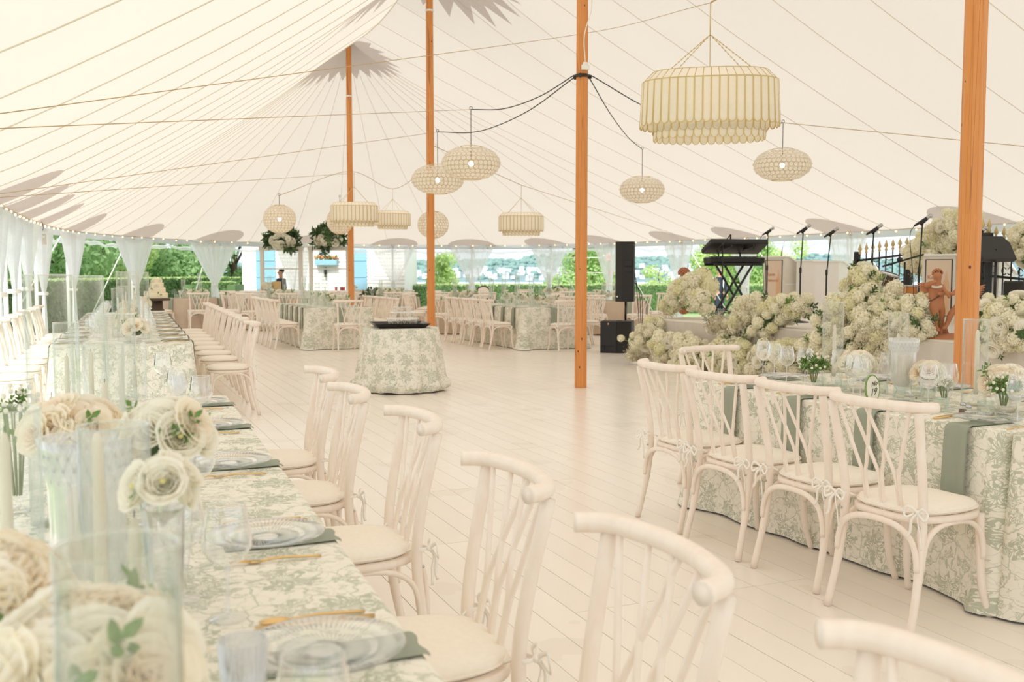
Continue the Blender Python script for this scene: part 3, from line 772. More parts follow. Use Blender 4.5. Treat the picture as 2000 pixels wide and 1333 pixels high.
# ============================================================ CHAIRS
def chair():
    """local: faces +Y, back at -Y, x to the chair's right; origin on the floor under the seat"""
    t = thing('cross_back_chair', None, None); W = M['whitewash']
    zs = .455
    # rear leg + back post in one bent stick
    for s in (-1, 1):
        mb = MB(); mb.tube(bez([(s*.215,-.275,0),(s*.205,-.225,.22),(s*.198,-.20,.44),(s*.203,-.215,.62),(s*.222,-.268,.885)], 6),
            [.0165]*6+[.0185]*12+[.018]*7, 10); mb.build('rear_leg', W, t)
        mb = MB(); mb.tube(bez([(s*.205,.215,0),(s*.19,.185,.12),(s*.182,.172,.30),(s*.18,.17,zs-.02)], 5), [.0145]*5+[.0165]*6+[.018]*5, 10); mb.build('front_leg', W, t)
    # top rail, bowed back with ends wrapping forward
    mb = MB(); pts = [(-.252,-.200,.905),(-.235,-.238,.905),(-.20,-.272,.905),(-.1,-.300,.905),(0,-.308,.905),(.1,-.300,.905),(.20,-.272,.905),(.235,-.238,.905),(.252,-.200,.905)]
    bz = bez(pts, 4); mb.tube(bz, .0215, 10); mb.build('top_rail', W, t)
    # crossing spindles: three feet on the seat, each a branching pair
    for x0 in (-.085, 0, .085):
        for s in (-1, 1):
            xt = x0 + s * .098; yt = -.306 + abs(xt) ** 2 * .9
            mb = MB(); mb.tube(bez([(x0 + s*.008, -.192 + abs(x0)*.1, zs-.01), (x0 + s*.007, -.215, .59), (x0 + s*.028 , -.232, .67), (xt, yt + .004, .895)], 5), .0078, 7)
            mb.build('spindle', W, t)
    # seat
    mb = MB(); n = 36; 
    def outline(a, k=1.0):
        c, s_ = cos(a), sin(a); e = .62
        x = .222 * math.copysign(abs(c) ** e, c); y = .212 * math.copysign(abs(s_) ** e, s_)
        return x * (1 - .10 * (y < 0) * abs(y) / .212) * k, y * k
    rings = [(.93, zs-.03), (1, zs-.024), (1, zs-.004), (.96, zs)]
    vs = [(outline(2*pi*j/n, k)[0], outline(2*pi*j/n, k)[1] - .01, z) for k, z in rings for j in range(n)]
    fs = [(r*n+j, r*n+(j+1)%n, (r+1)*n+(j+1)%n, (r+1)*n+j) for r in range(3) for j in range(n)] + [tuple(range(n-1,-1,-1)), tuple(3*n+j for j in range(n))]
    mb.add(vs, fs); mb.build('seat', W, t)
    # bentwood braces
    def brace(a, b, zt):
        a, b = Vector(a), Vector(b); m = MB()
        pts = [a.lerp(b, k) + Vector((0,0,1)) * hgt for k, hgt in ((0,0),(.015,.06),(.08,.125),(.25,.165),(.5,.175),(.75,.165),(.92,.125),(.985,.06),(1,0))]
        m.tube(bez(pts, 3), .0105, 7, sx=1.3); m.build('arched_brace', W, t)
    z0 = .25
    brace((-.205,-.235,z0), (.205,-.235,z0), 0); brace((-.19,.188,z0), (.19,.188,z0), 0)
    brace((-.208,-.21,z0), (-.198,.17,z0), 0); brace((.208,-.21,z0), (.198,.17,z0), 0)
    mb = MB()
    for s in (-1, 1): mb.ball((s*.2, -.222, .425), .006, 6, 4)
    mb.build('bolt', M['chrome'], t)
    # cushion
    mb = MB(); rings = [(.90, zs+.002), (.955, zs+.012), (.965, zs+.02), (.93, zs+.033), (.7, zs+.045), (.35, zs+.049)]
    vs = [(outline(2*pi*j/n, k)[0], outline(2*pi*j/n, k)[1] - .005, z + .0015*sin(j*2.1)*(k>.9)) for k, z in rings for j in range(n)] + [(0, 0, zs+.05)]
    fs = [(r*n+j, r*n+(j+1)%n, (r+1)*n+(j+1)%n, (r+1)*n+j) for r in range(5) for j in range(n)] + [(5*n+j, 5*n+(j+1)%n, 6*n) for j in range(n)]
    mb.add(vs, fs); cu = mb.build('seat_cushion', M['cushion'], t)
    mb = MB(); pp = [(outline(2*pi*j/n, .972)[0], outline(2*pi*j/n, .972)[1]-.005, zs+.016) for j in range(n+1)]; mb.tube(pp, .004, 5, cap=False); mb.build('piping', M['cushion'], cu)
    # ties with bows
    for s in (-1, 1):
        mb = MB(); c = Vector((s*.2, -.215, zs+.035))
        mb.lathe([(.0205,-.006),(.0225,0),(.0205,.006)], 10, tuple(c))
        mb.tube([(s*.17,-.17,zs+.02), c + Vector((-s*.01,.018,0))], .005, 5, sx=.5)
        k = c + Vector((s*.01, -.026, 0)); mb.ball(k, .0105, 6, 5)
        for q in (-1, 1):
            mb.tube(bez([k, k+Vector((q*.03,-.015,.022)), k+Vector((q*.055,-.012,.004)), k+Vector((q*.045,-.018,-.022)), k+Vector((q*.01,-.01,-.004))], 4), .0062, 5, sx=.45)
            mb.tube(bez([k, k+Vector((q*.014,-.02,-.03)), k+Vector((q*.022 ,-.016,-.075)), k+Vector((q*.034,-.02,-.12 - .02*q))], 4), .0062, 5, sx=.45)
        mb.build('cushion_tie', M['tie'], t)
    return t
def put_chair(c, face, label, group, yaw=0):
    """c: floor point under the seat centre; face: direction the sitter looks"""
    return inst('chair', chair, (c.x, c.y, 0), rot_of(face) + yaw, label, 'chair', group)
RAILOFF = .265   # rail centre lies this far behind the seat centre
def chair_by_rail(px, py, face, label, group, yaw=0):
    c = G(px, py, .905); a = rot_of(face) + yaw; f = Vector((-sin(a), cos(a), 0)); c = c + f * RAILOFF; c.z = 0
    return inst('chair', chair, (c.x, c.y, 0), a, label, 'chair', group)
def chair_by_foot(px, py, face, label, group, side, yaw=0):
    """side +1: the chair's right rear foot"""
    c = G(px, py, 0); a = rot_of(face) + yaw; f = Vector((-sin(a), cos(a), 0)); r = Vector((cos(a), sin(a), 0)); c = c + f * .275 - r * .215 * side
    return inst('chair', chair, (c.x, c.y, 0), a, label, 'chair', group)

# ============================================================ TABLES
def rounded_rect(w, l, r, n=10, per=.06):
    """centre origin, w across x, l along y -> list of (x,y) anticlockwise, with equal spacing on edges"""
    pts = []
    for cx, cy, a0_ in ((w/2-r, l/2-r, 0), (-w/2+r, l/2-r, pi/2), (-w/2+r, -l/2+r, pi), (w/2-r, -l/2+r, 3*pi/2)):
        for k in range(n + 1):
            a = a0_ + pi/2 * k / n; pts.append((cx + r*cos(a), cy + r*sin(a), a))
    out = []
    for i, (x, y, a) in enumerate(pts):
        out.append((x, y, a)); x2, y2, a2 = pts[(i+1) % len(pts)]
        d = sqrt((x2-x)**2 + (y2-y)**2)
        if d > per * 2:
            k = int(d / per)
            for j in range(1, k): out.append((x+(x2-x)*j/k, y+(y2-y)*j/k, a))
    return out
def cloth_rect(w, l, h, seed=0, flare=.10, r=.05, wave=.010, bottom=.01):
    P = rounded_rect(w, l, r); n = len(P); mb = MB(); uv = []; vs = []; fs = []
    # top
    for k in (1.0, .985):
        for x, y, a in P: vs.append((x*k if k < 1 else x, y*k if k < 1 else y, h if k < 1 else h - .004)); uv.append((x, y))
    for j in range(n): fs.append((j, (j+1) % n, n+(j+1) % n, n+j))
    # subdivided top as strips
    fs.append(tuple(n + j for j in range(n)))
    base = len(vs); NR = 12; s = 0; ss = [0]
    for j in range(1, n + 1):
        x, y, _ = P[j % n]; x0, y0, _ = P[j-1]; ss.append(ss[-1] + sqrt((x-x0)**2 + (y-y0)**2))
    for k in range(NR + 1):
        q = k / NR; z = (h - .004) * (1 - q) + bottom * q
        for j in range(n + 1):
            x, y, a = P[j % n]
            cx, cy = x, y
            dcx = min(abs(abs(x) - w/2), 1); dcy = min(abs(abs(y) - l/2), 1)
            near = exp(-((max(dcx, dcy)) / .16) ** 2)
            nx, ny = cos(a), sin(a)
            if dcx < 1e-3 and dcy > r: nx, ny = math.copysign(1, x), 0
            elif dcy < 1e-3 and dcx > r: nx, ny = 0, math.copysign(1, y)
            d = q * .02 + near * flare * q ** 1.2 + q * wave * sin(ss[j] * 9 + seed) + q * wave * .6 * sin(ss[j] * 23 + seed * 2)
            d += near * q * .035 * sin(ss[j] * 34)
            if q > .9: d += .02 * (q - .9) * 10 * (.5 + .5 * sin(ss[j] * 13 + seed))
            vs.append((x + nx*d, y + ny*d, max(bottom, z))); uv.append((ss[j] + 3, z + 5))
    for k in range(NR):
        for j in range(n): b = base + k*(n+1) + j; fs.append((b, b+n+1, b+n+2, b+1))
    mb.add(vs, fs); mb.uv = uv; return mb
def cloth_round(r0, r1, h, folds=14, seed=0, amp=.035, n=120, bunch=True):
    mb = MB(); vs = []; uv = []; fs = []
    for r in (0, r0*.5, r0*.97, r0):
        for j in range(n + 1):
            a = 2*pi*j/n; vs.append((r*cos(a), r*sin(a), h - (.006 if r == r0 else 0))); uv.append((r*cos(a), r*sin(a)))
    for k in range(3):
        for j in range(n): b = k*(n+1)+j; fs.append((b, b+n+1, b+n+2, b+1))
    base = len(vs); NR = 18
    for k in range(NR + 1):
        q = k / NR; z = (h - .006) * (1 - q) + .012 * q
        for j in range(n + 1):
            a = 2*pi*j/n; jj = a * folds
            fold = sin(jj + seed + .8*sin(a*3+seed)) * .65 + .35 * sin(a * (folds * .53 // 1) + 1 + seed)
            r = r0 + (r1 - r0) * q ** .8 + amp * q ** 1.1 * fold
            if bunch and q > .78: r += .03 * sin(pi * (q - .78) / .22) * (1 + fold) - .02 * ((q-.78)/.22) ** 2
            vs.append((r*cos(a), r*sin(a), z + (.02 * max(0, fold) * (q > .95)))); uv.append((a * r0 * 1.15 + 2, z + 7))
    for k in range(NR):
        for j in range(n): b = base + k*(n+1)+j; fs.append((b, b+n+1, b+n+2, b+1))
    mb.add(vs, fs); mb.uv = uv; return mb
TH = .76
def rect_table(center, w, l, dirv, label, clabel, mat='floral', seed=0, flare=.1, group=None, cgroup=None):
    a = rot_of(dirv); t = thing('banquet_table', label, 'table', (center.x, center.y, 0), a, group)
    mb = MB(); mb.bbox(-w/2+.02, w/2-.02, -l/2+.02, l/2-.02, TH-.045, TH-.02); mb.build('table_top', M['offwhite'], t, smooth=False)
    for x in (-1, 1):
        for y in (-1, 1):
            mb = MB(); mb.tube([(x*(w/2-.12), y*(l/2-.15), 0), (x*(w/2-.12), y*(l/2-.15), TH-.04)], .018, 8); mb.build('leg', M['chrome'], t)
    c = cloth_rect(w, l, TH, seed, flare).build('tablecloth', M[mat], None); c.location = (center.x, center.y, 0); c.rotation_euler = (0, 0, a)
    tag(c, clabel, 'tablecloth', cgroup)
    return t
# --- near left table (T1)
e0 = G(870, 1333, TH); e1 = G(441, 771, TH)
LD = (e1 - e0); LD.z = 0; LD.normalize(); LN = Vector((LD.y, -LD.x, 0))   # LN points right, away from the table
WT = 1.22
T1far = e1.copy(); T1far.z = 0
c1 = T1far - LD * 2.9 - LN * WT / 2
rect_table(c1, WT, 5.8, LD, 'long dining table in the left foreground set with roses and tall glass cylinders', 'sage floral cloth on the long table in the left foreground', seed=1)
def T1(s, o, z=TH):
    """point on T1: s metres back from its far end, o metres left of its right edge"""
    q = T1far - LD * s - LN * o; q.z = z; return q
# --- second left table (T2)
q1 = G(378, 673, TH); T2n = Vector((q1.x, q1.y, 0)); L2 = 8.2
c2 = T2n + LD * L2 / 2 - LN * WT / 2
rect_table(c2, WT, L2, LD, 'long dining table at left behind the foreground table, cake at its far end', 'sage floral cloth on the second long table at left', seed=2)
def T2(s, o, z=TH): q = T2n + LD * s - LN * o; q.z = z; return q
# --- right table (T3), two cloths
a1 = G(1345, 745, TH); a2 = G(2000, 852, TH); D3 = (a1 - a2); D3.z = 0; D3.normalize(); N3 = Vector((D3.y, -D3.x, 0)); W3 = 1.22
T3f = Vector((a1.x, a1.y, 0)); j3 = G(1962, 846, TH); l3 = (T3f - Vector((j3.x, j3.y, 0))).length
rect_table(T3f - D3 * l3 / 2 + N3 * W3 / 2, W3, l3, D3, 'long dining table at right beside the stage flowers', 'sage floral cloth on the right hand table behind four chairs', seed=3, flare=.07)
rect_table(T3f - D3 * (l3 + 1.02) + N3 * W3 / 2, W3 + .02, 2.0, D3, 'end section of the right hand table at the right edge', 'overlapping sage floral cloth at the right edge of the picture', seed=5, flare=.06)
def T3(s, o, z=TH): q = T3f - D3 * s + N3 * o; q.z = z; return q

# chairs of T1 (right side), facing the table
CT1 = [(1290, 1075, 'foreground chair with its whole back in view before the open floor', 0, 0),
       (1005, 925, 'chair third from the camera along the left table, its round rail end facing us', 0, 0),
       (818, 818, 'chair fourth from the camera along the left table, cushion and bow in view', 0, 0),
       (690, 766, 'chair fifth from the camera along the left table, overlapping the one behind', 0, 0),
       (635, 730, 'farthest chair along the near left table, nearest the second table', 0, 0)]
for x, y, lb, yw, _ in CT1:
    chair_by_rail(x, y, -LN, lb, 'chairs along the near left table', yw)
c = G(1600, 1240, .905) - LD * .25 - LN * 0.2
put_chair(Vector((c.x, c.y, 0)), -LN, 'chair cut off by the bottom right corner, only its rail in view', 'chairs along the near left table')
# chairs of T2
for i in range(9):
    b = T2(.95 + i * .80 if i else .72, -.36); 
    put_chair(b, -LN, ('nearest' if i == 0 else ORD[i]) + ' chair along the right side of the second left table', 'chairs at the second left table', U(-.05, .05))
    b = T2(.4 + i * .80, WT + .36); put_chair(b, LN, ('nearest' if i == 0 else ORD[i]) + ' chair along the left side of the second left table', 'chairs at the second left table', U(-.05, .05))
# chairs of T3 (left side) and the far end
for i, (x, y, lb) in enumerate([(1777, 1246, 'nearest chair at the right table, its arched legs fully in view'), (1594, 1160, 'second chair from the camera at the right table'),
        (1441, 1097, 'third chair from the camera at the right table'), (1327, 1044, 'fourth and farthest chair along the right table side')]):
    chair_by_foot(x, y, N3, lb, 'chairs at the right table', 1, U(-.04, .04))
chair_by_rail(1378, 682, -D3, 'chair at the far short end of the right table, before the stage flowers', 'chairs at the right table', .12)

# --- middle distance long tables A and B, parallel to the ridge
def far_long(px, py, l, labs, nm, nside, seed, mat='floral'):
    q = G(px, py, TH); n0 = Vector((q.x, q.y, 0)); w = 1.22
    ctr = n0 + RD * l / 2 + ND * w / 2
    rect_table(ctr, w, l, RD, labs[0], labs[1], mat, seed, flare=.14)
    for i in range(nside):
        b = n0 + RD * (.42 + i * (l - .6) / nside) - ND * .30
        put_chair(b, ND, '%s chair from the front on the left side of the %s' % (ORD[i], nm), 'chairs at the ' + nm, U(-.06, .06))
        b = n0 + RD * (.42 + i * (l - .6) / nside) + ND * (w + .30)
        put_chair(b, -ND, '%s chair from the front on the right side of the %s' % (ORD[i], nm), 'chairs at the ' + nm, U(-.06, .06))
    b = n0 + ND * w * .52 - RD * .36; put_chair(b, RD, 'chair at the near end of the ' + nm + ', back towards us', 'chairs at the ' + nm)
    return n0, w, l
TA = far_long(600, 603, 3.2, ('dining table with draped napkins behind the small round table, left of the pole', 'sage floral cloth on the table left of the pedestal table'), 'table left of the tray', 5, 11)
TB = far_long(1022, 603, 3.2, ('dining table with draped napkins in the centre beyond the open floor', 'sage floral cloth on the centre table beyond the open floor'), 'centre table beyond the floor', 5, 13)
# --- round taupe tables
def side_word(p, c):
    a = math.degrees(atan2(p.y - c.y, p.x - c.x)) % 360
    return ('right rear', 'rear right', 'rear left', 'left rear', 'left front', 'front left', 'front right', 'right front')[int(a // 45)]
def round_table(px, Y, r, nm, skip=(), seed=0, nch=8, mat='taupe'):
    X = (px - 1000) / FPX * Y; t = thing('round_table', 'round dining table ' + nm, 'table', (X, Y, 0))
    mb = MB(); mb.lathe([(0, TH-.045), (r-.03, TH-.045), (r-.02, TH-.03), (r-.03, TH-.018), (0, TH-.018)], 40); mb.build('table_top', M['offwhite'], t)
    for k in range(4):
        a = k * pi/2 + .5; mb = MB(); mb.tube([(.5*cos(a), .5*sin(a), 0), (.5*cos(a), .5*sin(a), TH-.04)], .018, 6); mb.build('leg', M['chrome'], t)
    c = cloth_round(r, r + .05, TH, folds=16, seed=seed, amp=.03, n=96, bunch=False).build('tablecloth', M[mat]); c.location = (X, Y, 0)
    tag(c, 'plain taupe cloth on the round table ' + nm, 'tablecloth')
    for k in range(nch):
        if k in skip: continue
        a = 2*pi*(k + .5) / nch; d = Vector((cos(a), sin(a), 0))
        put_chair(Vector((X, Y, 0)) + d * (r + .32), -d, '%s chair of the round table %s' % (side_word(d, Vector((0, 0, 0))), nm), 'chairs at the round table ' + nm, U(-.08, .08))
    return Vector((X, Y, 0)), r
RT = [round_table(905, 23.6, .82, 'behind the second pole, right of centre', seed=1, nch=8),
      round_table(378, 25.4, .80, 'at far left behind the tiered cake', seed=2, nch=8),
      round_table(1195, 23.2, .82, 'behind the tall black speaker', seed=3, nch=8),
      round_table(545, 25.0, .80, 'in front of the white bar', seed=4, nch=8),
      round_table(760, 26.4, .80, 'between the two far poles', seed=5, nch=7),
      round_table(1085, 27.4, .80, 'by the far curtain in the centre', seed=6, nch=7)]
# oval backed chairs behind round tables
def medallion_chair():
    t = thing('medallion_back_chair', None, None)
    mb = MB(); pts = [(.2*cos(a), 0, .82 + .2*sin(a)) for a in [2*pi*k/24 for k in range(25)]]; mb.tube(pts, .018, 6, cap=False); mb.tube([(-.1,0,.64),(-.12,.02,.45)], .018, 6); mb.tube([(.1,0,.64),(.12,.02,.45)], .018, 6); mb.build('back_frame', M['bark'], t)
    mb = MB(); mb.ball((0, 0, .82), .185, 18, 10, sc3=(1, .18, 1)); mb.build('back_pad', M['cushion'], t)
    mb = MB(); mb.bbox(-.24, .24, 0, .46, .40, .50, .03); mb.build('seat', M['cushion'], t)
    for x in (-1, 1):
        for y in (.03, .42): mb = MB(); mb.tube([(x*.2, y, 0), (x*.21, y, .2), (x*.21, y, .41)], [.012, .018, .022], 7); mb.build('leg', M['bark'], t)
    return t
for px, py, lb in ((944, 569, 'oval backed upholstered chair left of the curtain tie in the centre'), (1092, 577, 'oval backed upholstered chair just left of the big standing pole')):
    Y = 28.5 if px < 1000 else 28.3; p = At(px, py, Y); inst('med', medallion_chair, (p.x, Y, 0), 3.14, lb, 'chair')
# --- small round table with tray
pc = G(785, 640, TH); Yp = 12.05; pcx = (783 - 1000) / FPX * Yp
pt = thing('cake_table', 'small round table standing alone on the open floor, black tray on top', 'table', (pcx, Yp, 0))
mb = MB(); mb.lathe([(0, TH-.04), (.43, TH-.04), (.44, TH-.02), (0, TH-.02)], 32); mb.build('table_top', M['offwhite'], pt)
mb = MB(); mb.lathe([(.25, 0), (.25, .03), (.04, .06), (.035, TH-.04)], 20); mb.build('pedestal', M['chrome'], pt)
c = cloth_round(.455, .545, TH, folds=11, seed=2.2, amp=.045, n=160).build('tablecloth', M['floral']); c.location = (pcx, Yp, 0)
tag(c, 'sage floral cloth gathered in folds around the small round table', 'tablecloth')
tr = thing('tray', 'dark square serving tray with flared sides on the small round table', 'tray', (pcx - .02, Yp - .02, TH + .004), .25)
mb = MB(); i0, o0, hh = .27, .335, .055
def sq(r, z): return [(-r, -r, z), (r, -r, z), (r, r, z), (-r, r, z)]
mb.add(sq(i0, 0) + sq(o0, hh) + sq(o0 - .012, hh) + sq(i0 - .008, .012), [(3,2,1,0)] + [(a*4+i, a*4+(i+1)%4, a*4+4+(i+1)%4, a*4+4+i) for a in range(3) for i in range(4)] + [(12,13,14,15)])
mb.build('tray_body', M['darkwood'], tr, smooth=False)
mb = MB(); mb.box(-i0+.01, i0-.01, -i0+.01, i0-.01, .012, .018); mb.build('tray_base', M['paper'], tr, smooth=False)
# tiers of small dessert glasses on the tray
def tier():
    t = thing('glass_tier', None, None); mb = MB(); mb.lathe([(0, 0), (.2, 0), (.205, .006), (.2, .012), (0, .012)], 28); mb.build('glass_plate', M['plateglass'], t)
    m = MB(); m.lathe([(.012, 0), (.004, .01), (.004, .035), (.018, .05), (.02, .075)], 8); me = m.mesh('sherbet_glass', M['crystal'])
    for k in range(14): a = 2*pi*k/14; part('sherbet_glass', me, t, (.17*cos(a), .17*sin(a), -.077))
    return t
for k, (sc_, lb) in enumerate(((1, 'lowest glass tier of miniature dessert glasses on the tray'), (.8, 'middle glass tier of dessert glasses above the tray'), (.6, 'topmost small glass tier above the tray'))):
    z = TH + .022 + (.077 if k == 0 else (.077 + .075 * (1 if k == 1 else 1.85)) )
    inst('tier', tier, (pcx + .02, Yp, z), k * .2, lb, 'glass stand', None, sc_)

# ============================================================ TABLEWARE builders
def vase_b(h, r=.06, water=False):
    def f():
        t = thing('cylinder_vase', None, None)
        mb = MB(); mb.lathe([(0, .008), (r-.003, .008), (r-.003, h-.002), (r, h), (r, .0), (0, 0)], 36); mb.build('glass_wall', M['glass'], t)
        mb = MB(); mb.lathe([(r-.004, h-.002), (r-.0015, h+.001), (r+.001, h-.002), (r-.0015, h-.004)], 36); mb.build('rim', M['greenglass'], t)
        return t
    return f
def taper_b(h):
    def f():
        t = thing('taper_candle', None, None)
        mb = MB(); mb.lathe([(0, .045), (.0115, .045), (.0115, .08), (.0095, h-.02), (.005, h-.003), (0, h)], 14); mb.build('candle', M['wax'], t)
        mb = MB(); mb.tube([(0, 0, h-.002), (.001, 0, h+.012)], .0012, 5); mb.build('wick', M['black'], t)
        mb = MB(); mb.lathe([(.034, 0), (.034, .006), (.012, .012), (.010, .03), (.02, .04), (.019, .06), (.0125, .06), (.0125, .045)], 14, rib=.08, nrib=7); mb.build('holder', M['crystal'], t)
        return t
    return f
def hurricane():
    t = thing('crystal_hurricane', None, None)
    mb = MB(); mb.lathe([(.05, 0), (.062, .004), (.045, .018), (.035, .03), (.05, .05), (.072, .09), (.068, .15), (.070, .22), (.082, .28), (.088, .305), (.083, .305), (.077, .28), (.065, .22), (.062, .15), (.066, .09), (.045, .055), (0, .045)], 72, rib=.02, nrib=18)
    mb.build('cut_glass_bowl', M['cutcrystal'], t)
    mb = MB()
    for k in range(24):
        for j in range(3):
            a = 2*pi*k/24 + j*.13; mb.tube([(.079*cos(a), .079*sin(a), .235+j*.02), (.084*cos(a+.13), .084*sin(a+.13), .262+j*.02)], .0016, 4)
            mb.tube([(.079*cos(a), .079*sin(a), .235+j*.02), (.084*cos(a-.13), .084*sin(a-.13), .262+j*.02)], .0016, 4)
    mb.build('cut_pattern', M['cutcrystal'], t)
    mb = MB(); mb.lathe([(0, .05), (.036, .05), (.037, .2), (.034, .215), (.012, .212), (0, .21)], 24); mb.build('pillar_candle', M['wax'], t)
    return t
def wine_glass():
    t = thing('wine_glass', None, None)
    mb = MB(); mb.lathe([(0, .102), (.012, .104), (.034, .118), (.0465, .142), (.046, .165), (.036, .222)], 40, rib=.022, nrib=20); mb.build('bowl', M['stemware'], t)
    mb = MB(); mb.lathe([(.0355, .2205), (.0365, .2225), (.0372, .2205)], 28); mb.build('rim', M['cutcrystal'], t)
    mb = MB(); mb.lathe([(.036, 0), (.036, .002), (.008, .006), (.0032, .016), (.003, .09), (.007, .102), (0, .104)], 14); mb.build('stem', M['cutcrystal'], t)
    return t
def tumbler():
    t = thing('ribbed_tumbler', None, None)
    mb = MB(); mb.lathe([(0, 0), (.032, 0), (.0325, .004), (.037, .105), (.0358, .105), (.031, .01), (0, .008)], 72, rib=.025, nrib=24); mb.build('glass_body', M['cutcrystal'], t); return t
def votive():
    t = thing('glass_votive', None, None)
    mb = MB(); mb.lathe([(0, 0), (.034, 0), (.036, .003), (.037, .068), (.034, .068), (.033, .012), (0, .011)], 8); mb.build('glass_cup', M['greenglass'], t, smooth=False)
    mb = MB(); mb.lathe([(0, .012), (.021, .012), (.021, .028), (0, .027)], 14); mb.tube([(0,0,.027),(0,0,.036)], .001, 4); mb.build('tealight', M['wax'], t); return t
def plate():
    t = thing('glass_plate', None, None)
    mb = MB(); mb.lathe([(0, .004), (.085, .004), (.092, .008), (.14, .017), (.144, .019), (.141, .021), (.092, .012), (.084, .008), (0, .008)], 72); mb.build('plate_body', M['plateglass'], t)
    mb = MB()
    for k in range(56):
        a = 2*pi*k/56; mb.tube([(.03*cos(a-.35), .03*sin(a-.35), .0085), (.055*cos(a-.1), .055*sin(a-.1), .0088), (.082*cos(a), .082*sin(a), .0088)], .0013, 4)
    for k in range(72):
        a = 2*pi*k/72; mb.tube([(.095*cos(a), .095*sin(a), .0135), (.139*cos(a), .139*sin(a), .0212)], .001, 4)
    mb.build('pressed_rays', M['plateglass'], t); return t
def knife():
    t = thing('gold_knife', None, None); mb = MB()
    mb.tube([(0,-.11,.004),(0,-.02,.005),(0,.0,.005)], [.0045,.0035,.003], 6); mb.bbox(-.007, .004, 0, .115, .004, .0055, .001); mb.build('knife_body', M['gold'], t); return t
def fork():
    t = thing('gold_fork', None, None); mb = MB()
    mb.tube(bez([(0,-.11,.003),(0,-.02,.008),(0,.03,.004)], 5), .0032, 6)
    mb.bbox(-.010, .010, .03, .055, .003, .005, .002)
    for x in (-.0085, -.003, .003, .0085): mb.tube([(x, .05, .0045), (x, .075, .008), (x*.95, .098, .005)], .0014, 4)
    mb.build('fork_body', M['gold'], t); return t
def spoon():
    t = thing('gold_spoon', None, None); mb = MB()
    mb.tube(bez([(0,-.11,.003),(0,-.02,.008),(0,.04,.005)], 5), .0032, 6); mb.ball((0,.065,.007), .02, 10, 6, sc3=(.85,1.5,.28)); mb.build('spoon_body', M['gold'], t); return t
def napkin_b(drop, wd=.115):
    def f():
        t = thing('sage_napkin', None, None); mb = MB()
        prof = [(.27, .003), (.1, .004), (.03, .006), (.006, .007), (.003, .0065), (0, .006), (-.003, .005), (-.005, .0035), (-.006, .002)] if drop < .1 else [(.27, .003), (.1, .004), (.03, .006), (0, .007), (-.018, .002), (-.03, -.02), (-.036, -.1), (-.042, -drop*.6), (-.045, -drop)]
        def fn(u, v):
            k = v * (len(prof)-1); i = min(len(prof)-2, int(k)); f_ = k-i; x = prof[i][0]*(1-f_)+prof[i+1][0]*f_; z = prof[i][1]*(1-f_)+prof[i+1][1]*f_
            return Vector((-x + .004*sin(u*9)*(v > .5), (u-.5)*wd*(1 + .12*(v>.45)*(v-.45)), z))
        mb.grid(fn, 8, 24); mb.build('top_layer', M['sage'], t)
        mb = MB(); mb.grid(lambda u, v: fn(u, v*.965) + Vector((-.002 if v > .4 else 0, .003, -.0022 if v <= .4 else 0)), 8, 24); mb.build('under_layer', M['sage'], t); return t
    return f
def shaker(mat):
    def f():
        t = thing('shaker', None, None); mb = MB(); mb.lathe([(0,0),(.018,0),(.019,.004),(.017,.038),(.012,.045)], 12); mb.build('glass_jar', M['glass'], t)
        mb = MB(); mb.lathe([(0,.002),(.0165,.002),(.0155,.028),(0,.028)], 12); mb.build('contents', M[mat], t)
        mb = MB(); mb.lathe([(.0125,.044),(.0135,.047),(.013,.056),(.008,.061),(0,.062)], 12); mb.build('cap', M['chrome'], t); return t
    return f
# ------------------------------------------------------------ flowers
def petal_mesh(name, rings, mat, seed, R0=.04, inner=None, ni=3):
    """layered bloom: rings of (count, radius, length, cup, tilt)"""
    random.seed(seed); mb = MB()
    for ri, (n, rad, ln, tilt, wd) in enumerate(rings):
        off = U(0, 6)
        for k in range(n):
            a = off + 2*pi*k/n + U(-.12, .12); ca, sa = cos(a), sin(a); tl = tilt + U(-.08, .08); L_ = ln * U(.92, 1.08)
            def fn(u, v):
                w_ = wd * (sin(pi * min(1, v*.62 + .18)) ** .7) * (u*2-1)
                out = rad + L_ * v * sin(tl) + .25 * L_ * (v ** 3) * sin(tl + .6) - abs(w_) ** 2 * 9
                up = L_ * v * cos(tl) - .12 * L_ * v ** 4 + .018 * L_ * sin(u * 7 + k) * v
                up -= R0 * .35
                x = out; y = w_
                return Vector((x*ca - y*sa, x*sa + y*ca, up))
            mb.grid(fn, 5, 5, m=1 if (inner and ri < ni) else 0)
    return mb.mesh(name, [mat, inner] if inner else mat)
rose_me = petal_mesh('rose_petals', [(3,.002,.036,.02,.012),(4,.006,.037,.10,.018),(5,.011,.038,.20,.022),(5,.017,.038,.38,.026),(6,.022,.038,.62,.029),(6,.026,.036,.95,.031)], M['rose'], 3, inner=M['rosein'])
rose2_me = petal_mesh('rose_petals_open', [(4,.003,.030,.05,.014),(5,.009,.032,.25,.02),(6,.015,.033,.5,.025),(7,.020,.034,.85,.028),(7,.024,.034,1.2,.03)], M['rosew'], 9)
ranun_me = petal_mesh('ranunculus_petals', [(5,.003,.020,-.1,.010),(6,.007,.025,-.12,.014),(7,.012,.029,-.1,.018),(8,.016,.032,-.02,.021),(8,.021,.034,.08,.024),(9,.025,.035,.25,.026),(9,.028,.034,.5,.028)], M['rosew'], 5)
mb = MB(); mb.ball((0,0,.004), .007, 7, 5); ranheart = mb.mesh('bloom_heart', M['rosec'])
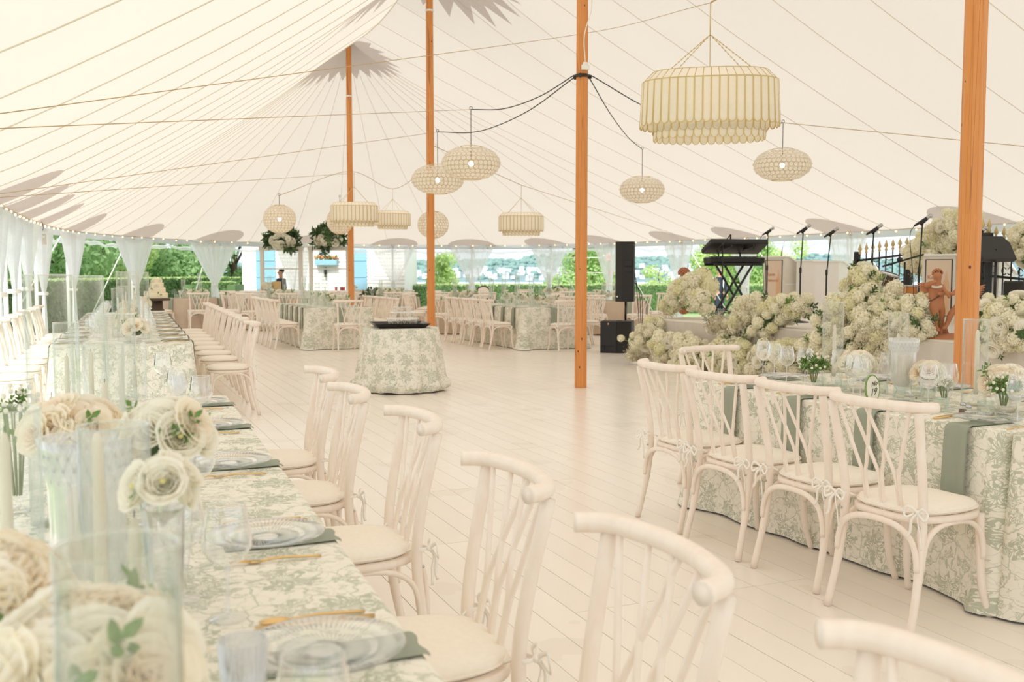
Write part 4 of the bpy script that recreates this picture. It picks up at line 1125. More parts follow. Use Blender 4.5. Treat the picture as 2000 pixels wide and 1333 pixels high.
def hydrangea_me(name, mat, n=80, seed=1, r=1.0, fl=.26):
    random.seed(seed); mb = MB(); mb.ball((0,0,0), r*.72, 10, 7)
    for i in range(n):
        z = 1 - 2*(i+.5)/n; a = i*2.39996; q = sqrt(1-z*z); d = Vector((q*cos(a), q*sin(a), z)); d = (d + Vector((U(-.1,.1),U(-.1,.1),U(-.1,.1)))).normalized()
        c = d * r * U(.84, 1.08); x = d.orthogonal().normalized(); y = d.cross(x); b = U(0, 1.5); x, y = x*cos(b)+y*sin(b), y*cos(b)-x*sin(b)
        for k in range(4):
            an = k*pi/2; e = x*cos(an)+y*sin(an); g = d.cross(e); 
            tw = U(-.10,.10); mb.add([c-d*.05, c+e*fl*.55+g*fl*.42+d*(.04+tw), c+e*fl+d*.05*U(-2,2), c+e*fl*.55-g*fl*.42+d*(.04-tw)], [(0,1,2,3)])
    return mb.mesh(name, mat, smooth=False)
hyd_me = [hydrangea_me('hydrangea_florets', M['hyd'], 100, 1), hydrangea_me('hydrangea_florets', M['hyd'], 100, 2), hydrangea_me('hydrangea_florets_green', M['hydg'], 100, 3)]
hyd_lo = hydrangea_me('hydrangea_far', M['hyd'], 44, 4, fl=.36)
def breath_me():
    random.seed(8); mb = MB()
    for i in range(420):
        d = Vector((random.gauss(0,1), random.gauss(0,1), random.gauss(0,1))).normalized()*U(.35,1.05); s = .045
        n_ = Vector((U(-1,1),U(-1,1),U(-1,1))).normalized(); a = n_.orthogonal().normalized(); b = n_.cross(a); mb.add([d+a*s, d+b*s, d-a*s, d-b*s], [(0,1,2,3)])
    for i in range(40):
        d = Vector((random.gauss(0,1), random.gauss(0,1), random.gauss(0,1))).normalized(); mb.tube([(0,0,-.2), tuple(d)], .012, 3, cap=False)
    return mb.mesh('babys_breath', M['breath'], smooth=False)
breath = breath_me()
def leaf_me(mat, seed, n=9, L_=1.0, sp=1.0):
    random.seed(seed); mb = MB(); mb.tube(bez([(0,0,0),(0,.1,.4),(.05,.2,.8)],4), .012, 4)
    for i in range(n):
        z = .1 + .75*i/n; a = i*2.4; d = Vector((cos(a), sin(a)+.2, .45)).normalized(); s = d.cross(Vector((0,0,1))).normalized(); c = Vector((0,.22*z,z)); l = .34*L_*U(.8,1.2); w_ = .10*sp
        up = d.cross(s)
        mb.add([c, c+d*l*.35+s*w_-up*.02, c+d*l*.75+s*w_*.7-up*.04, c+d*l-up*.08, c+d*l*.75-s*w_*.7-up*.04, c+d*l*.35-s*w_-up*.02, c+d*l*.4+up*.02, c+d*l*.75+up*.0],
               [(0,6,1),(1,6,7,2),(2,7,3),(3,7,4),(4,7,6,5),(5,6,0)])
    return mb.mesh('leaf_sprig', mat)
sprig = leaf_me(M['leaf'], 4); sprigd = leaf_me(M['leafd'], 5, 12, 1.1, .9)
def orient(d):
    return d.to_track_quat('Z', 'Y').to_euler()
def arrangement(name, label, loc, blooms, R_, n, rs, seed, bowl='bowl', hz=.5, green=5, group=None, sx=1.0, ranun=.25, cat='flowers'):
    """dome of roses over a vessel standing at loc"""
    random.seed(seed); t = thing(name, label, cat, loc, U(0, 6), group)
    hb = hz
    if bowl == 'bowl':
        mb = MB(); mb.lathe([(0,0),(R_*.35,0),(R_*.5,hb*.35),(R_*.62,hb*.9),(R_*.58,hb*.9),(0,hb*.8)], 24, rib=.02, nrib=24); mb.build('glass_bowl', M['crystal'], t)
    elif bowl == 'goblet':
        mb = MB(); mb.lathe([(0,0),(.032,0),(.03,.006),(.008,.012),(.007,.03),(.028,.05),(.04,.08),(.043,hb)], 20, rib=.02, nrib=12); mb.build('goblet', M['crystal'], t)
        mb = MB()
        for k in range(9): a = k*.7; mb.tube([(.01*cos(a), .01*sin(a), .04), (.03*cos(a), .03*sin(a), hb+.02)], .0025, 4)
        mb.build('stems', M['stem'], t)
    for i in range(n):
        z = 1 - (i + .4)/n*.95; a = i*2.39996 + U(-.2,.2); q = sqrt(max(0, 1-z*z)); d = Vector((q*cos(a)*sx, q*sin(a), z*.8))
        p = d*R_*U(.88,1.04) + Vector((0,0,hb)); nn = (d + Vector((U(-.15,.15),U(-.15,.15),U(0,.2)))).normalized()
        is_r = R() < ranun; me = ranun_me if is_r else random.choice(blooms)
        o = part('ranunculus' if is_r else 'rose', me, t, p - nn*.012*rs, tuple(orient(nn)), rs*U(.85,1.12))
        if is_r: part('heart', ranheart, o, (0,0,.004))
    for i in range(green):
        a = U(0,6.28); d = Vector((cos(a), sin(a), U(.0,.9))).normalized(); part('leaf_sprig', sprig, t, d*R_*.65 + Vector((0,0,hb-.01)), tuple(orient(d)), R_*U(.45,.7))
    mb = MB(); mb.ball((0,0,hb+R_*.1), R_*.62, 10, 6, sc3=(sx,1,.8)); mb.build('leafy_base', M['leafd'], t)
    return t
RB_ = [rose_me, rose2_me]
# ------------------------------------------------------------ placing helpers
def on_plane(px, py, ztop): return G(px, py, ztop)
def by_width(xl, xr, ytop, dia):
    Y = dia * FPX / (xr - xl); p = At((xl + xr)/2, ytop, Y); return p, p.z - TH
def put_vase(xl, xr, yt, label, group, dia=.12, candle=True, clabel=None, ch=.62, dx=0):
    p, h = by_width(xl, xr, yt, dia); h = max(.2, min(.75, h)); hk = round(h, 2)
    inst(('vase', hk), vase_b(hk), (p.x, p.y, TH+.002), U(0, 6), label, 'vase', group)
    if candle:
        hh = round(h*ch, 2); inst(('taper', hh), taper_b(hh), (p.x + dx, p.y, TH + .011), 0, clabel or ('ivory taper candle inside the ' + label.split(' ', 1)[1] if False else 'ivory taper candle in crystal holder inside ' + label)[:110], 'candle', 'taper candles')
    return p
# T1 cylinders, near to far
put_vase(107, 350, 1062, 'wide glass cylinder in the bottom left corner before the roses', 'glass cylinders', candle=False)
p = At(261, 990, 1.72); hh = round(p.z - TH - .02, 2); inst(('taper', hh), taper_b(hh), (p.x, p.y, TH+.002), 0, 'ivory taper candle rising between the big roses and the nearest wine glasses', 'candle', 'taper candles')
put_vase(-62, 74, 806, 'glass cylinder cut by the left picture edge', 'glass cylinders', ch=.9, clabel='ivory taper candle at the left picture edge')
put_vase(155, 290, 838, 'low glass cylinder beside the crystal hurricane', 'glass cylinders', ch=.95, dx=-.03, clabel='ivory taper candle in the cylinder beside the crystal hurricane')
put_vase(48, 137, 541, 'tallest glass cylinder at far left, rising to the hedge line', 'glass cylinders', ch=.5, clabel='ivory taper candle in the tallest cylinder at far left')
put_vase(163, 240, 670, 'shorter glass cylinder right of the tallest one', 'glass cylinders', ch=.7, clabel='ivory taper candle in the cylinder right of the tallest')
put_vase(145, 200, 541, 'tall narrow glass cylinder, second from the left', 'glass cylinders', ch=.5, clabel='ivory taper candle in the tall narrow second cylinder')
put_vase(206, 262, 613, 'mid height glass cylinder before the cake table', 'glass cylinders', ch=.6, clabel='ivory taper candle in the mid height cylinder')
put_vase(104, 152, 632, 'mid height cylinder seen through the tallest one', 'glass cylinders', ch=.6, clabel='ivory taper candle seen through the tallest cylinder')
put_vase(243, 280, 672, 'slim glass cylinder at the end of the near left table', 'glass cylinders', ch=.6, dia=.10, clabel='ivory taper candle at the end of the near left table')
# T2 cylinders
for k, (s, o, h) in enumerate([(.55,.60,.67),(1.0,.42,.66),(1.35,.66,.50),(2.2,.5,.67),(2.9,.62,.5),(3.7,.5,.62),(4.5,.6,.66),(5.3,.5,.5)]):
    p = T2(s, o); inst(('vase', h), vase_b(h), (p.x, p.y, TH+.002), 0, '%s glass cylinder on the second left table' % ORD[k], 'vase', 'glass cylinders on the second left table')
    inst(('taper', .4), taper_b(.4), (p.x, p.y, TH+.011), 0, 'ivory taper in the %s cylinder on the second left table' % ORD[k], 'candle', 'taper candles on the second left table')
# T3 cylinders
put_vase(1608, 1648, 592, 'ribbed glass cylinder left of the crystal hurricane on the right table', 'glass cylinders on the right table', ch=.72, dx=.01, clabel='tall ivory taper left of the crystal hurricane on the right table')
put_vase(1736, 1775, 614, 'ribbed glass cylinder behind the crystal hurricane on the right table', 'glass cylinders on the right table', ch=.7, clabel='ivory taper behind the crystal hurricane on the right table')
put_vase(1883, 1930, 625, 'glass cylinder in front of the nearest pine pole', 'glass cylinders on the right table', ch=.85, dx=.01, clabel='ivory taper candle in front of the nearest pine pole')
# hurricanes
p = At(168, 855, 1.92); inst('hurr', hurricane, (p.x, p.y, TH+.002), 0, 'large cut crystal hurricane with pillar candle on the near left table', 'hurricane', None, (1.0, 1.0, (p.z-TH)/.305))
p = At(1766, 662, 5.35); inst('hurr', hurricane, (p.x, p.y, TH+.002), 0, 'cut crystal hurricane with white pillar candle on the right table', 'hurricane', None, (.9, .9, (p.z-TH)/.305))
# rose arrangements
def arr(px, py, Y, R_, n, rs, seed, label, hz, **kw):
    p = At(px, py, Y); return arrangement('rose_arrangement', label, (p.x, p.y, TH+.002), RB_, R_, n, rs, seed, hz=max(.05, p.z - TH - R_*.75), **kw)
arr(170, 1185, 1.15, .135, 26, 1.05, 21, 'big cluster of cream roses in the bottom left corner', .1, green=6)
arr(145, 790, 2.45, .12, 20, .95, 22, 'cream rose bunch behind the tallest glass cylinder', .1, green=3)
arr(322, 795, 2.05, .095, 18, .9, 23, 'white roses and ranunculus with green sprigs beside the plates', .1, green=6, ranun=.55)
arr(318, 912, 1.62, .052, 7, .78, 24, 'small bunch of round ranunculus in front of the ribbed glasses', .1, green=3, ranun=.95)
arr(-15, 1075, 1.32, .10, 18, .95, 25, 'cream roses cut by the left picture edge', .1, green=5)
for k, (s, o) in enumerate([(.35,.5),(1.7,.55),(3.2,.6),(4.9,.55),(6.4,.6)]):
    p = T2(s, o); arrangement('rose_arrangement', '%s cream rose bunch on the second left table' % ORD[k], tuple(p), RB_, .13, 14, 1.1, 30+k, hz=.12, group='rose bunches on the second left table', green=4)
arr(1676, 692, 5.55, .105, 20, .85, 41, 'wide bunch of white roses behind the oval number sign', .1, green=3)
arr(1814, 710, 5.25, .082, 16, .8, 42, 'white roses right of the crystal hurricane', .1, green=3)
arr(1966, 718, 4.75, .12, 20, .9, 43, 'white roses at the right picture edge above the green posy', .1, green=3)
def posy(px, py, Y, R_, label, seed, bowl='goblet', mat_sprig=None, n=42):
    random.seed(seed); p = At(px, py, Y); hz = max(.1, p.z - TH - R_*.7); t = thing('green_posy', label, 'flowers', (p.x, p.y, TH+.002))
    mb = MB(); mb.lathe([(0,0),(.034,0),(.032,.006),(.008,.012),(.007,.03),(.026,.045),(.038,.075),(.042,hz)], 20, rib=.02, nrib=12); mb.build('goblet', M['crystal'], t)
    mb = MB()
    for k in range(9): a = k*.7; mb.tube([(.01*cos(a), .01*sin(a), .045), (.03*cos(a), .03*sin(a), hz+.02)], .0025, 4)
    mb.build('stems', M['stem'], t)
    for i in range(n):
        d = Vector((random.gauss(0,1), random.gauss(0,1), abs(random.gauss(0,.8)))).normalized(); part('leaf_sprig', sprig, t, d*R_*.35+Vector((0,0,hz)), tuple(orient(d)), R_*U(.45,.72))
    mb = MB()
    for i in range(26):
        d = Vector((random.gauss(0,1), random.gauss(0,1), abs(random.gauss(0,.8)))).normalized(); mb.ball(d*R_*U(.8,1.05)+Vector((0,0,hz+R_*.15)), .008, 6, 4)
    mb.build('white_buds', M['rosew'], t); return t
posy(1590, 700, 5.6, .10, 'green leafy posy left of the tall taper on the right table', 51)
posy(1962, 742, 4.62, .085, 'green herb posy in a glass goblet at the right edge of the table', 52)
posy(1845, 748, 4.9, .05, 'tiny green posy between wine glasses on the right table', 53, n=12)
posy(28, 775, 2.75, .07, 'small green posy at the left edge beside the tallest cylinder', 54, n=14)
# ------------------------------------------------------------ settings
def setting(q, dirn, inward, where, group, s=1, plate_z=TH, napkin=.32, extra=True, nap_lab=None, edge=.17):
    """q: point on the table edge (z=TH); dirn along the edge; inward: into the table"""
    a = atan2(inward.y, inward.x) + pi      # local -x points into the table -> +x outward
    inst(('nap', napkin), napkin_b(napkin), (q.x, q.y, TH), a, nap_lab or 'sage linen napkin under the plate ' + where, 'napkin', group + ' napkins')
    c = q + inward * edge; inst('plate', plate, (c.x, c.y, TH + .008), U(0, 6), 'pressed glass plate ' + where, 'plate', group + ' plates')
    ra_ = rot_of(inward)
    for k, (dd, b, nm) in enumerate(((.175, knife, 'knife'), (.20, spoon, 'spoon'), (-.175, fork, 'fork'))):
        cc = q + inward * (.15 + .012*k) + dirn * dd
        inst(nm, b, (cc.x, cc.y, TH + .002), ra_ + U(-.07, .07), 'gold %s beside the plate %s' % (nm, where), 'cutlery', group + ' cutlery')
pl = [G(683, 1270, TH+.01), G(577, 1048, TH+.01), G(490, 905, TH+.01), G(445, 832, TH+.01), G(425, 788, TH+.01)]
sv = [(T1far - Vector((p.x, p.y, 0))).dot(LD) for p in pl]
NMS = ['nearest the camera on the near left table', 'second from the camera on the near left table', 'third from the camera on the near left table', 'fourth from the camera on the near left table', 'farthest on the near left table']
for s, nm in zip(sv, NMS): setting(T1(s, 0), LD, -LN, nm, 'near left table', napkin=.03)
setting(T1(sv[0] + (sv[0]-sv[1])*.95, 0), LD, -LN, 'cut by the bottom edge of the picture', 'near left table', napkin=.03)
for k in range(9):
    setting(T2(.62 + k*.8, 0), -LD, -LN, '%s along the right of the second left table' % ORD[k], 'second left table')
    setting(T2(.5 + k*.8, WT), LD, LN, '%s along the left of the second left table' % ORD[k], 'second left table')
for k, (x, y) in enumerate([(1874, 832), (1693, 803), (1553, 779), (1437, 759)]):
    p = G(x, y, TH); s = (T3f - Vector((p.x, p.y, 0))).dot(D3); setting(T3(s, 0), D3, N3, '%s from the near end of the right table' % ORD[k], 'right table', napkin=.40)
    setting(T3(s + .05, W3), -D3, -N3, '%s on the far side of the right table' % ORD[k], 'right table')
setting(T3f + N3*.6, N3, -D3, 'at the far short end of the right table', 'right table')
# wine glasses
def wine(px, py, label, group='wine glasses on the right table', zr=.222, sc_=1):
    p = G(px, py, TH + zr*sc_ + .002); inst('wine', wine_glass, (p.x, p.y, TH+.002), U(0, 6), label, 'glass', group, sc_)
for px, py, lb in [(1491,667,'leftmost wine glass on the right table'), (1513,671,'second wine glass from the left on the right table'), (1537,677,'third wine glass from the left on the right table'), (1573,680,'wide wine glass left of the green posy on the right table'),
        (1668,693,'wine glass left of the oval number sign'), (1682,697,'wine glass directly behind the oval number sign'), (1815,712,'wine glass right of the hurricane, nearer the chairs'), (1853,711,'wine glass left of the taper before the pole'), (1990,732,'wine glass at the right picture edge'),
        (1735,690,'wine glass beside the crystal hurricane'), (1640,684,'wine glass before the white roses')]: wine(px, py, lb)
for px, py, lb in [(441,987,'large wine glass in the foreground beside the second plate'), (352,962,'wine glass left of the large foreground glass'), (383,852,'ribbed wine glass below the white ranunculus'), (325,842,'ribbed wine glass half hidden by the ranunculus'),
        (610,1280,'wine glass at the bottom edge in front of the nearest plate'), (295,862,'wine glass behind the small ranunculus bunch'), (392,735,'wine glass near the far end of the near left table'), (318,690,'wine glass by the end of the near left table'), (345,722,'wine glass behind the white roses')]: wine(px, py, lb, 'wine glasses on the near left table')
for px, py, zr, lb in [(474, 1252, .105, 'ribbed tumbler at the bottom edge left of the nearest plate'), (372, 790, .105, 'ribbed tumbler behind the white ranunculus'), (350, 735, .105, 'ribbed tumbler at the far end of the near left table')]:
    p = G(px, py, TH + zr); inst('tumbler', tumbler, (p.x, p.y, TH+.002), 0, lb, 'glass', 'ribbed tumblers')
for k in range(9):
    for o, nm in ((.36, 'right'), (.86, 'left')):
        for j, dd in enumerate((.0, .14)):
            p = T2(.45 + k*.8 + dd, o + .04*j); inst('wine', wine_glass, (p.x, p.y, TH+.002), U(0,6), 'wine glass among the settings on the second left table', 'glass', 'wine glasses on the second left table')
for px, py, lb in [(1642,754,'votive left of the oval number sign'),(1722,757,'votive right of the oval number sign'),(1757,768,'votive in front of the crystal hurricane'),(1792,765,'votive below the white roses right of the hurricane'),(1812,770,'votive under the wine glasses'),(1924,798,'square votive right of the salt and pepper'),(1838,790,'votive behind the salt and pepper'),(1600,748,'votive beside the tall taper at left')]:
    p = G(px, py + 14, TH); inst('votive', votive, (p.x, p.y, TH+.002), U(0,1), lb, 'candle', 'votives on the right table')
p = G(1880, 812, TH); inst('pep', shaker('pepper'), (p.x, p.y, TH+.002), 0, 'small pepper shaker with silver cap before the taper', 'shaker')
p = G(1891, 817, TH); inst('salt', shaker('salt'), (p.x, p.y, TH+.002), 0, 'small salt shaker with silver cap before the taper', 'shaker')
for k, (s, o) in enumerate([(1.2,.45),(2.0,.5),(2.7,.42),(3.3,.5)]):
    p = T1(s, o); inst('votive', votive, (p.x, p.y, TH+.002), U(0,1), '%s votive from the far end of the near left table' % ORD[k], 'candle', 'votives on the near left table')
# oval number sign
p = At(1704, 780, 5.05); sg = thing('table_number_sign', 'oval table number card with green border reading No 19', 'sign', (p.x, p.y, TH+.002), .55)
mb = MB(); n = 36
def ov(rx, rz, y, y2, m=MB):
    vs = [(rx*cos(2*pi*j/n), y, rz*sin(2*pi*j/n)) for j in range(n)] + [(rx*cos(2*pi*j/n), y2, rz*sin(2*pi*j/n)) for j in range(n)]
    return vs, [(j, (j+1)%n, n+(j+1)%n, n+j) for j in range(n)] + [tuple(range(n)), tuple(range(2*n-1, n-1, -1))]
T = Matrix.Translation((0, 0, .074)) @ Matrix.Rotation(-.18, 4, 'Y')
vs, fs = ov(.055, .074, 0, .006); mb.add([T @ Vector(v) for v in vs], fs); mb.build('green_border', M['green'], sg, smooth=False)
mb = MB(); vs, fs = ov(.047, .066, -.002, .0); mb.add([T @ Vector(v) for v in vs], fs); mb.build('card', M['paper'], sg, smooth=False)
mb = MB(); mb.tube([(0, .004, .08), (0, .05, 0)], .003, 5); mb.build('easel_leg', M['brass'], sg)
def text(s, size, parent, loc, rot, mat, shear=0, ex=.0008, name='lettering', align='CENTER', bold=0):
    cu = bpy.data.curves.new(name, 'FONT'); cu.body = s; cu.size = size; cu.align_x = align; cu.align_y = 'CENTER'; cu.extrude = ex; cu.shear = shear; cu.offset = bold; cu.resolution_u = 3
    tmp = bpy.data.objects.new('tmp', cu); me = bpy.data.meshes.new_from_object(tmp); bpy.data.objects.remove(tmp); me.materials.clear(); me.materials.append(mat)
    o = bpy.data.objects.new(name, me); COL.objects.link(o); o.location = loc; o.rotation_euler = rot; attach(o, parent); return o
text('No', .034, sg, (.006, -.004, .098), (pi/2, -.18, 0), M['ink'], .4); text('19', .05, sg, (.0, -.004, .055), (pi/2, -.18, 0), M['ink'], .4)

# ------------------------------------------------------------ tableware on the far tables (too small to show parts: light copies)
def far_glass():
    t = MB(); t.lathe([(.034,0),(.004,.006),(.003,.095),(.03,.115),(.045,.145),(.037,.222)], 10); return t.build('wine_glass', M['glass'])
def far_cup():
    t = MB(); t.lathe([(0,0),(.03,0),(.036,.1),(.034,.1),(.028,.008),(0,.008)], 10); return t.build('tumbler', M['greenglass'])
def far_vase():
    t = thing('cylinder_vase', None, None); m = MB(); m.lathe([(0,0),(.05,0),(.05,.5),(.047,.5),(.047,.01),(0,.01)], 16); m.build('glass_wall', M['greenglass'], t)
    m = MB(); m.lathe([(.01,.01),(.01,.3),(0,.32)], 8); m.build('candle', M['wax'], t); return t
def far_roses():
    t = thing('rose_arrangement', None, None); random.seed(77)
    m = MB(); m.lathe([(0,0),(.05,0),(.07,.1),(0,.09)], 12); m.build('glass_bowl', M['crystal'], t)
    for i in range(9):
        a = i*2.4; z = .9-i*.09; q = sqrt(1-z*z); part('rose', rose2_me, t, (.12*q*cos(a), .12*q*sin(a), .12+.09*z), (q*sin(a)*-.8, q*cos(a)*.8, 0), 1.5)
    for i in range(3): d = Vector((cos(i*2.1), sin(i*2.1), .3)).normalized(); part('leaf_sprig', sprig, t, (0,0,.11), tuple(orient(d)), .2)
    return t
def far_nap():
    return napkin_b(.36, .13)()
def dress(points, nm, seed, nv=3, round_=None):
    random.seed(seed); ctr, rim = points; CTR_ = round_
    for k, (p, d) in enumerate(rim):
        wd_ = side_word(p, CTR_) if round_ else ''
        inst('fw', far_glass, (p.x + d.x*.36, p.y + d.y*.36, TH+.002), 0, 'wine glass on the ' + nm, 'glass', 'wine glasses on the ' + nm)
        inst('fw', far_glass, (p.x + d.x*.30 + d.y*.09, p.y + d.y*.30 - d.x*.09, TH+.002), 0, 'wine glass on the ' + nm, 'glass', 'wine glasses on the ' + nm)
        inst('fc', far_cup, (p.x + d.x*.38 - d.y*.12, p.y + d.y*.38 + d.x*.12, TH+.002), 0, 'tumbler on the ' + nm, 'glass', 'tumblers on the ' + nm)
        inst(('nap', .4), napkin_b(.4), (p.x, p.y, TH), atan2(d.y, d.x) + pi, 'sage napkin draped over the ' + (wd_ + ' ' if wd_ else '') + 'edge of the ' + nm, 'napkin', 'napkins on the ' + nm)
    for k, p in enumerate(ctr):
        if k % 2 == 0: inst('fr', far_roses, (p.x, p.y, TH+.002), U(0,6), 'cream roses on the ' + nm + ', number %s along' % ORD[k//2], 'flowers', 'roses on the ' + nm)
        else: inst('fv', far_vase, (p.x, p.y, TH+.002), 0, 'glass cylinder with candle on the ' + nm, 'vase', 'cylinders on the ' + nm, (1,1,U(.8,1.35)))
for (n0, w_, l), nm, nside in ((TA, 'table left of the tray', 5), (TB, 'centre table beyond the floor', 5)):
    rim = []
    for i in range(nside):
        b = n0 + RD*(.42 + i*(l-.6)/nside); rim.append((b, ND)); rim.append((b + ND*w_, -ND))
    rim.append((n0 + ND*w_*.5, RD))
    dress(([n0 + RD*(.4 + k*(l-.8)/7) + ND*(w_/2 + .12*(-1)**k) for k in range(8)], rim), nm, 5)
for (c, r), nm, sd in zip(RT, ('round table behind the second pole', 'round table behind the cake', 'round table behind the speaker', 'round table before the bar', 'round table between the far poles', 'round table by the centre curtain'), range(6)):
    rim = [(c + Vector((cos(a), sin(a), 0))*r, -Vector((cos(a), sin(a), 0))) for a in [2*pi*(k+.5)/8 for k in range(8)]]
    dress(([c + Vector((cos(a), sin(a), 0))*.25 for a in (0, 1.2, 2.5, 3.8, 5)], rim), nm, sd, 3, c)

# ============================================================ LAMPS
def panel_me(w, L_, name='capiz_panel', wtop=None):
    mb = MB(); wt = wtop or w; pts = [(-wt/2, 0), (wt/2, 0)]; r = w/2; pts = [(wt/2, 0)] + [(r*cos(a), -(L_-r) - r*sin(a)) for a in [pi*k/8 for k in range(9)]] + [(-wt/2, 0)]
    n = len(pts); k = .86
    inn = [(x*.80, -.006 + (z+.006)*.975 if z < -.01 else -.006) for x, z in pts]
    mb.add([(x, -.0015, z) for x, z in inn], [tuple(range(n))], 0); mb.add([(x, .0015, z) for x, z in inn], [tuple(range(n-1, -1, -1))], 0)
    vs = [(x, -.003, z) for x, z in pts] + [(x, -.003, z) for x, z in inn] + [(x, .003, z) for x, z in inn] + [(x, .003, z) for x, z in pts]
    fs = [(r_*n+j, r_*n+(j+1)%n, ((r_+1)%4)*n+(j+1)%n, ((r_+1)%4)*n+j) for r_ in range(4) for j in range(n)]
    mb.add(vs, fs, 1); return mb.mesh(name, [M['capiz'], M['brass']], smooth=False)
def oval_pts(a, b, n, e=.75):
    """n points evenly spaced on a superellipse, with outward normal"""
    raw = []
    for k in range(720):
        t = 2*pi*k/720; c, s = cos(t), sin(t); raw.append(Vector((a*math.copysign(abs(c)**e, c), b*math.copysign(abs(s)**e, s), 0)))
    ln = [0]
    for i in range(720): ln.append(ln[-1] + (raw[(i+1)%720]-raw[i]).length)
    out = []; j = 0
    for k in range(n):
        tgt = ln[-1]*(k+.5)/n
        while ln[j+1] < tgt: j += 1
        f = (tgt-ln[j])/(ln[j+1]-ln[j]); p = raw[j].lerp(raw[(j+1)%720], f); tg = (raw[(j+1)%720]-raw[j]).normalized(); out.append((p, Vector((tg.y, -tg.x, 0))))
    return out, ln[-1]
def chandelier(name, label, loc, a, b, rotz, npan, single=True, hook=.62, cord_to=None):
    t = thing(name, label, 'chandelier', loc, rotz); k_ = a/.6
    per = oval_pts(a, b, 10)[1]
    tiers = [(1.0, 0, .40*k_, npan, 0), (.84, -.335*k_, .115*k_, int(npan*.86), 1), (.82, -.40*k_, .115*k_, int(npan*.84), 2)]
    for f, z0, L_, n, ti in tiers:
        pts, pr = oval_pts(a*f, b*f, n); w_ = pr/n*1.02; me = panel_me(w_, L_)
        nm = ('upper', 'middle', 'lowest')[ti] + '_tier_panel'
        if single:
            for p, nn in pts:
                part('capiz_panel', me, t, (p.x, p.y, z0), (-.05 if ti == 0 else -.02, 0, atan2(nn.y, nn.x) + pi/2))
        else:
            mb = MB()
            for p, nn in pts:
                T = Matrix.Translation((p.x, p.y, z0)) @ Matrix.Rotation(atan2(nn.y, nn.x) + pi/2, 4, 'Z')
                for poly in me.polygons: pass
                n0_ = len(mb.v); mb.v.extend([tuple(T @ v.co) for v in me.vertices]); mb.f.extend([tuple(n0_ + i for i in poly.vertices) for poly in me.polygons]); mb.mi.extend([poly.material_index for poly in me.polygons])
            mb.build(('upper', 'middle', 'lowest')[ti] + '_panel_tier', [M['capiz'], M['brass']], t, smooth=False)
    # slanting crown panels
    mb = MB(); pts, pr = oval_pts(a, b, npan); top = [p*.86 + Vector((0,0,.085*k_)) for p, _ in pts]; n = npan
    mb.add([tuple(p) for p, _ in pts] + [tuple(q) for q in top], [(j, (j+1)%n, n+(j+1)%n, n+j) for j in range(n)]); mb.build('crown', M['capiz'], t, smooth=False)
    mb = MB()
    for j in range(n): mb.tube([pts[j][0].lerp(pts[(j+1)%n][0], .5), top[j].lerp(top[(j+1)%n], .5)], .0035*k_, 4)
    mb.tube([p for p, _ in pts] + [pts[0][0]], .005*k_, 4); mb.tube(top + [top[0]], .004*k_, 4); mb.build('crown_frame', M['brass'], t)
    mb = MB(); hz = hook*k_; cen = Vector((0, 0, .085*k_ + hz*.55))
    for sx, sy in ((-1,-1),(1,-1),(-1,1),(1,1)):
        e = Vector((a*.60*sx, b*.55*sy, .085*k_)); nl = 13
        for q in range(nl):
            p0 = e.lerp(cen, q/nl); p1 = e.lerp(cen, (q+.92)/nl); mb.tube([p0, p1], .0028*k_, 4); mb.ball(p0, .008*k_, 6, 4)
    mb.tube([cen, (0,0,.085*k_+hz)], .006*k_, 5); mb.tube([(0,0,.0), cen], .004*k_, 4); mb.build('chain', M['brass'], t)
    mb = MB()
    for x in (-.35, 0, .35): mb.ball((a*x, 0, -.14*k_), .03, 8, 6)
    mb.build('bulb', M['lampglow'], t)
    return t, Vector((loc[0], loc[1], loc[2] + .085*k_ + hz))
def globe(name, label, loc, rx, rz, cord, glow=True):
    t = thing(name, label, 'lantern', loc); rows = 12 if rz < rx*.8 else 15; md = MB(); mr = MB()
    for i in range(rows):
        ph = pi*(i + .9)/(rows + .8); z = rz*cos(ph); r = rx*sin(ph)
        if r < rx*.3: continue
        rd = pi*rz/rows*.62 if rz < rx*.8 else pi*rx/rows*.6; m_ = max(8, int(2*pi*r/(rd*1.75)))
        for k in range(m_):
            a = 2*pi*(k + .5*(i%2))/m_; nn = Vector((cos(a)*sin(ph)/rx, sin(a)*sin(ph)/rx, cos(ph)/rz)).normalized()
            c = Vector((r*cos(a), r*sin(a), z)) + nn*.004*(i%2); u = Vector((-sin(a), cos(a), 0)); v = nn.cross(u); nn2 = (nn + Vector((0,0,.22))).normalized(); v = nn2.cross(u)
            ring = [c + (u*cos(2*pi*j/10) + v*sin(2*pi*j/10))*rd for j in range(10)]
            md.add(ring, [tuple(range(10))]); out = [q + nn*.001 + (q-c)*.0 for q in ring]; inn = [c + nn*.002 + (q-c)*.86 for q in ring]
            mr.add(out + inn, [(j, (j+1)%10, 10+(j+1)%10, 10+j) for j in range(10)])
    md.build('capiz_discs', M['capizg'], t, smooth=False, kind='stuff'); mr.build('brass_rims', M['rim'], t, smooth=False, kind='stuff')
    mb = MB()
    for z, k in ((1, .94), (-1, .94)):
        rr = rx*sqrt(1-k*k)*1.05; mb.tube([(rr*cos(a), rr*sin(a), z*rz*k) for a in [2*pi*j/24 for j in range(25)]], .006, 5, cap=False)
    mb.build('ring', M['brass'], t)
    mb = MB(); mb.ball((0,0,-.01), .035, 10, 7); mb.build('bulb', M['lampglow'], t)
    mb = MB(); mb.tube([(0,0,.02), (0,0,cord)], .005, 5); mb.tube([(.02*cos(a), 0, cord+.02+.02*sin(a)) for a in [2*pi*j/10 for j in range(11)]], .004, 4); mb.build('pendant_cord', M['wire'], t)
    return Vector((loc[0], loc[1], loc[2] + cord))
def lamp_loc(px, ytop, ybot, Y): a_, b_ = At(px, ytop, Y), At(px, ybot, Y); return a_, b_
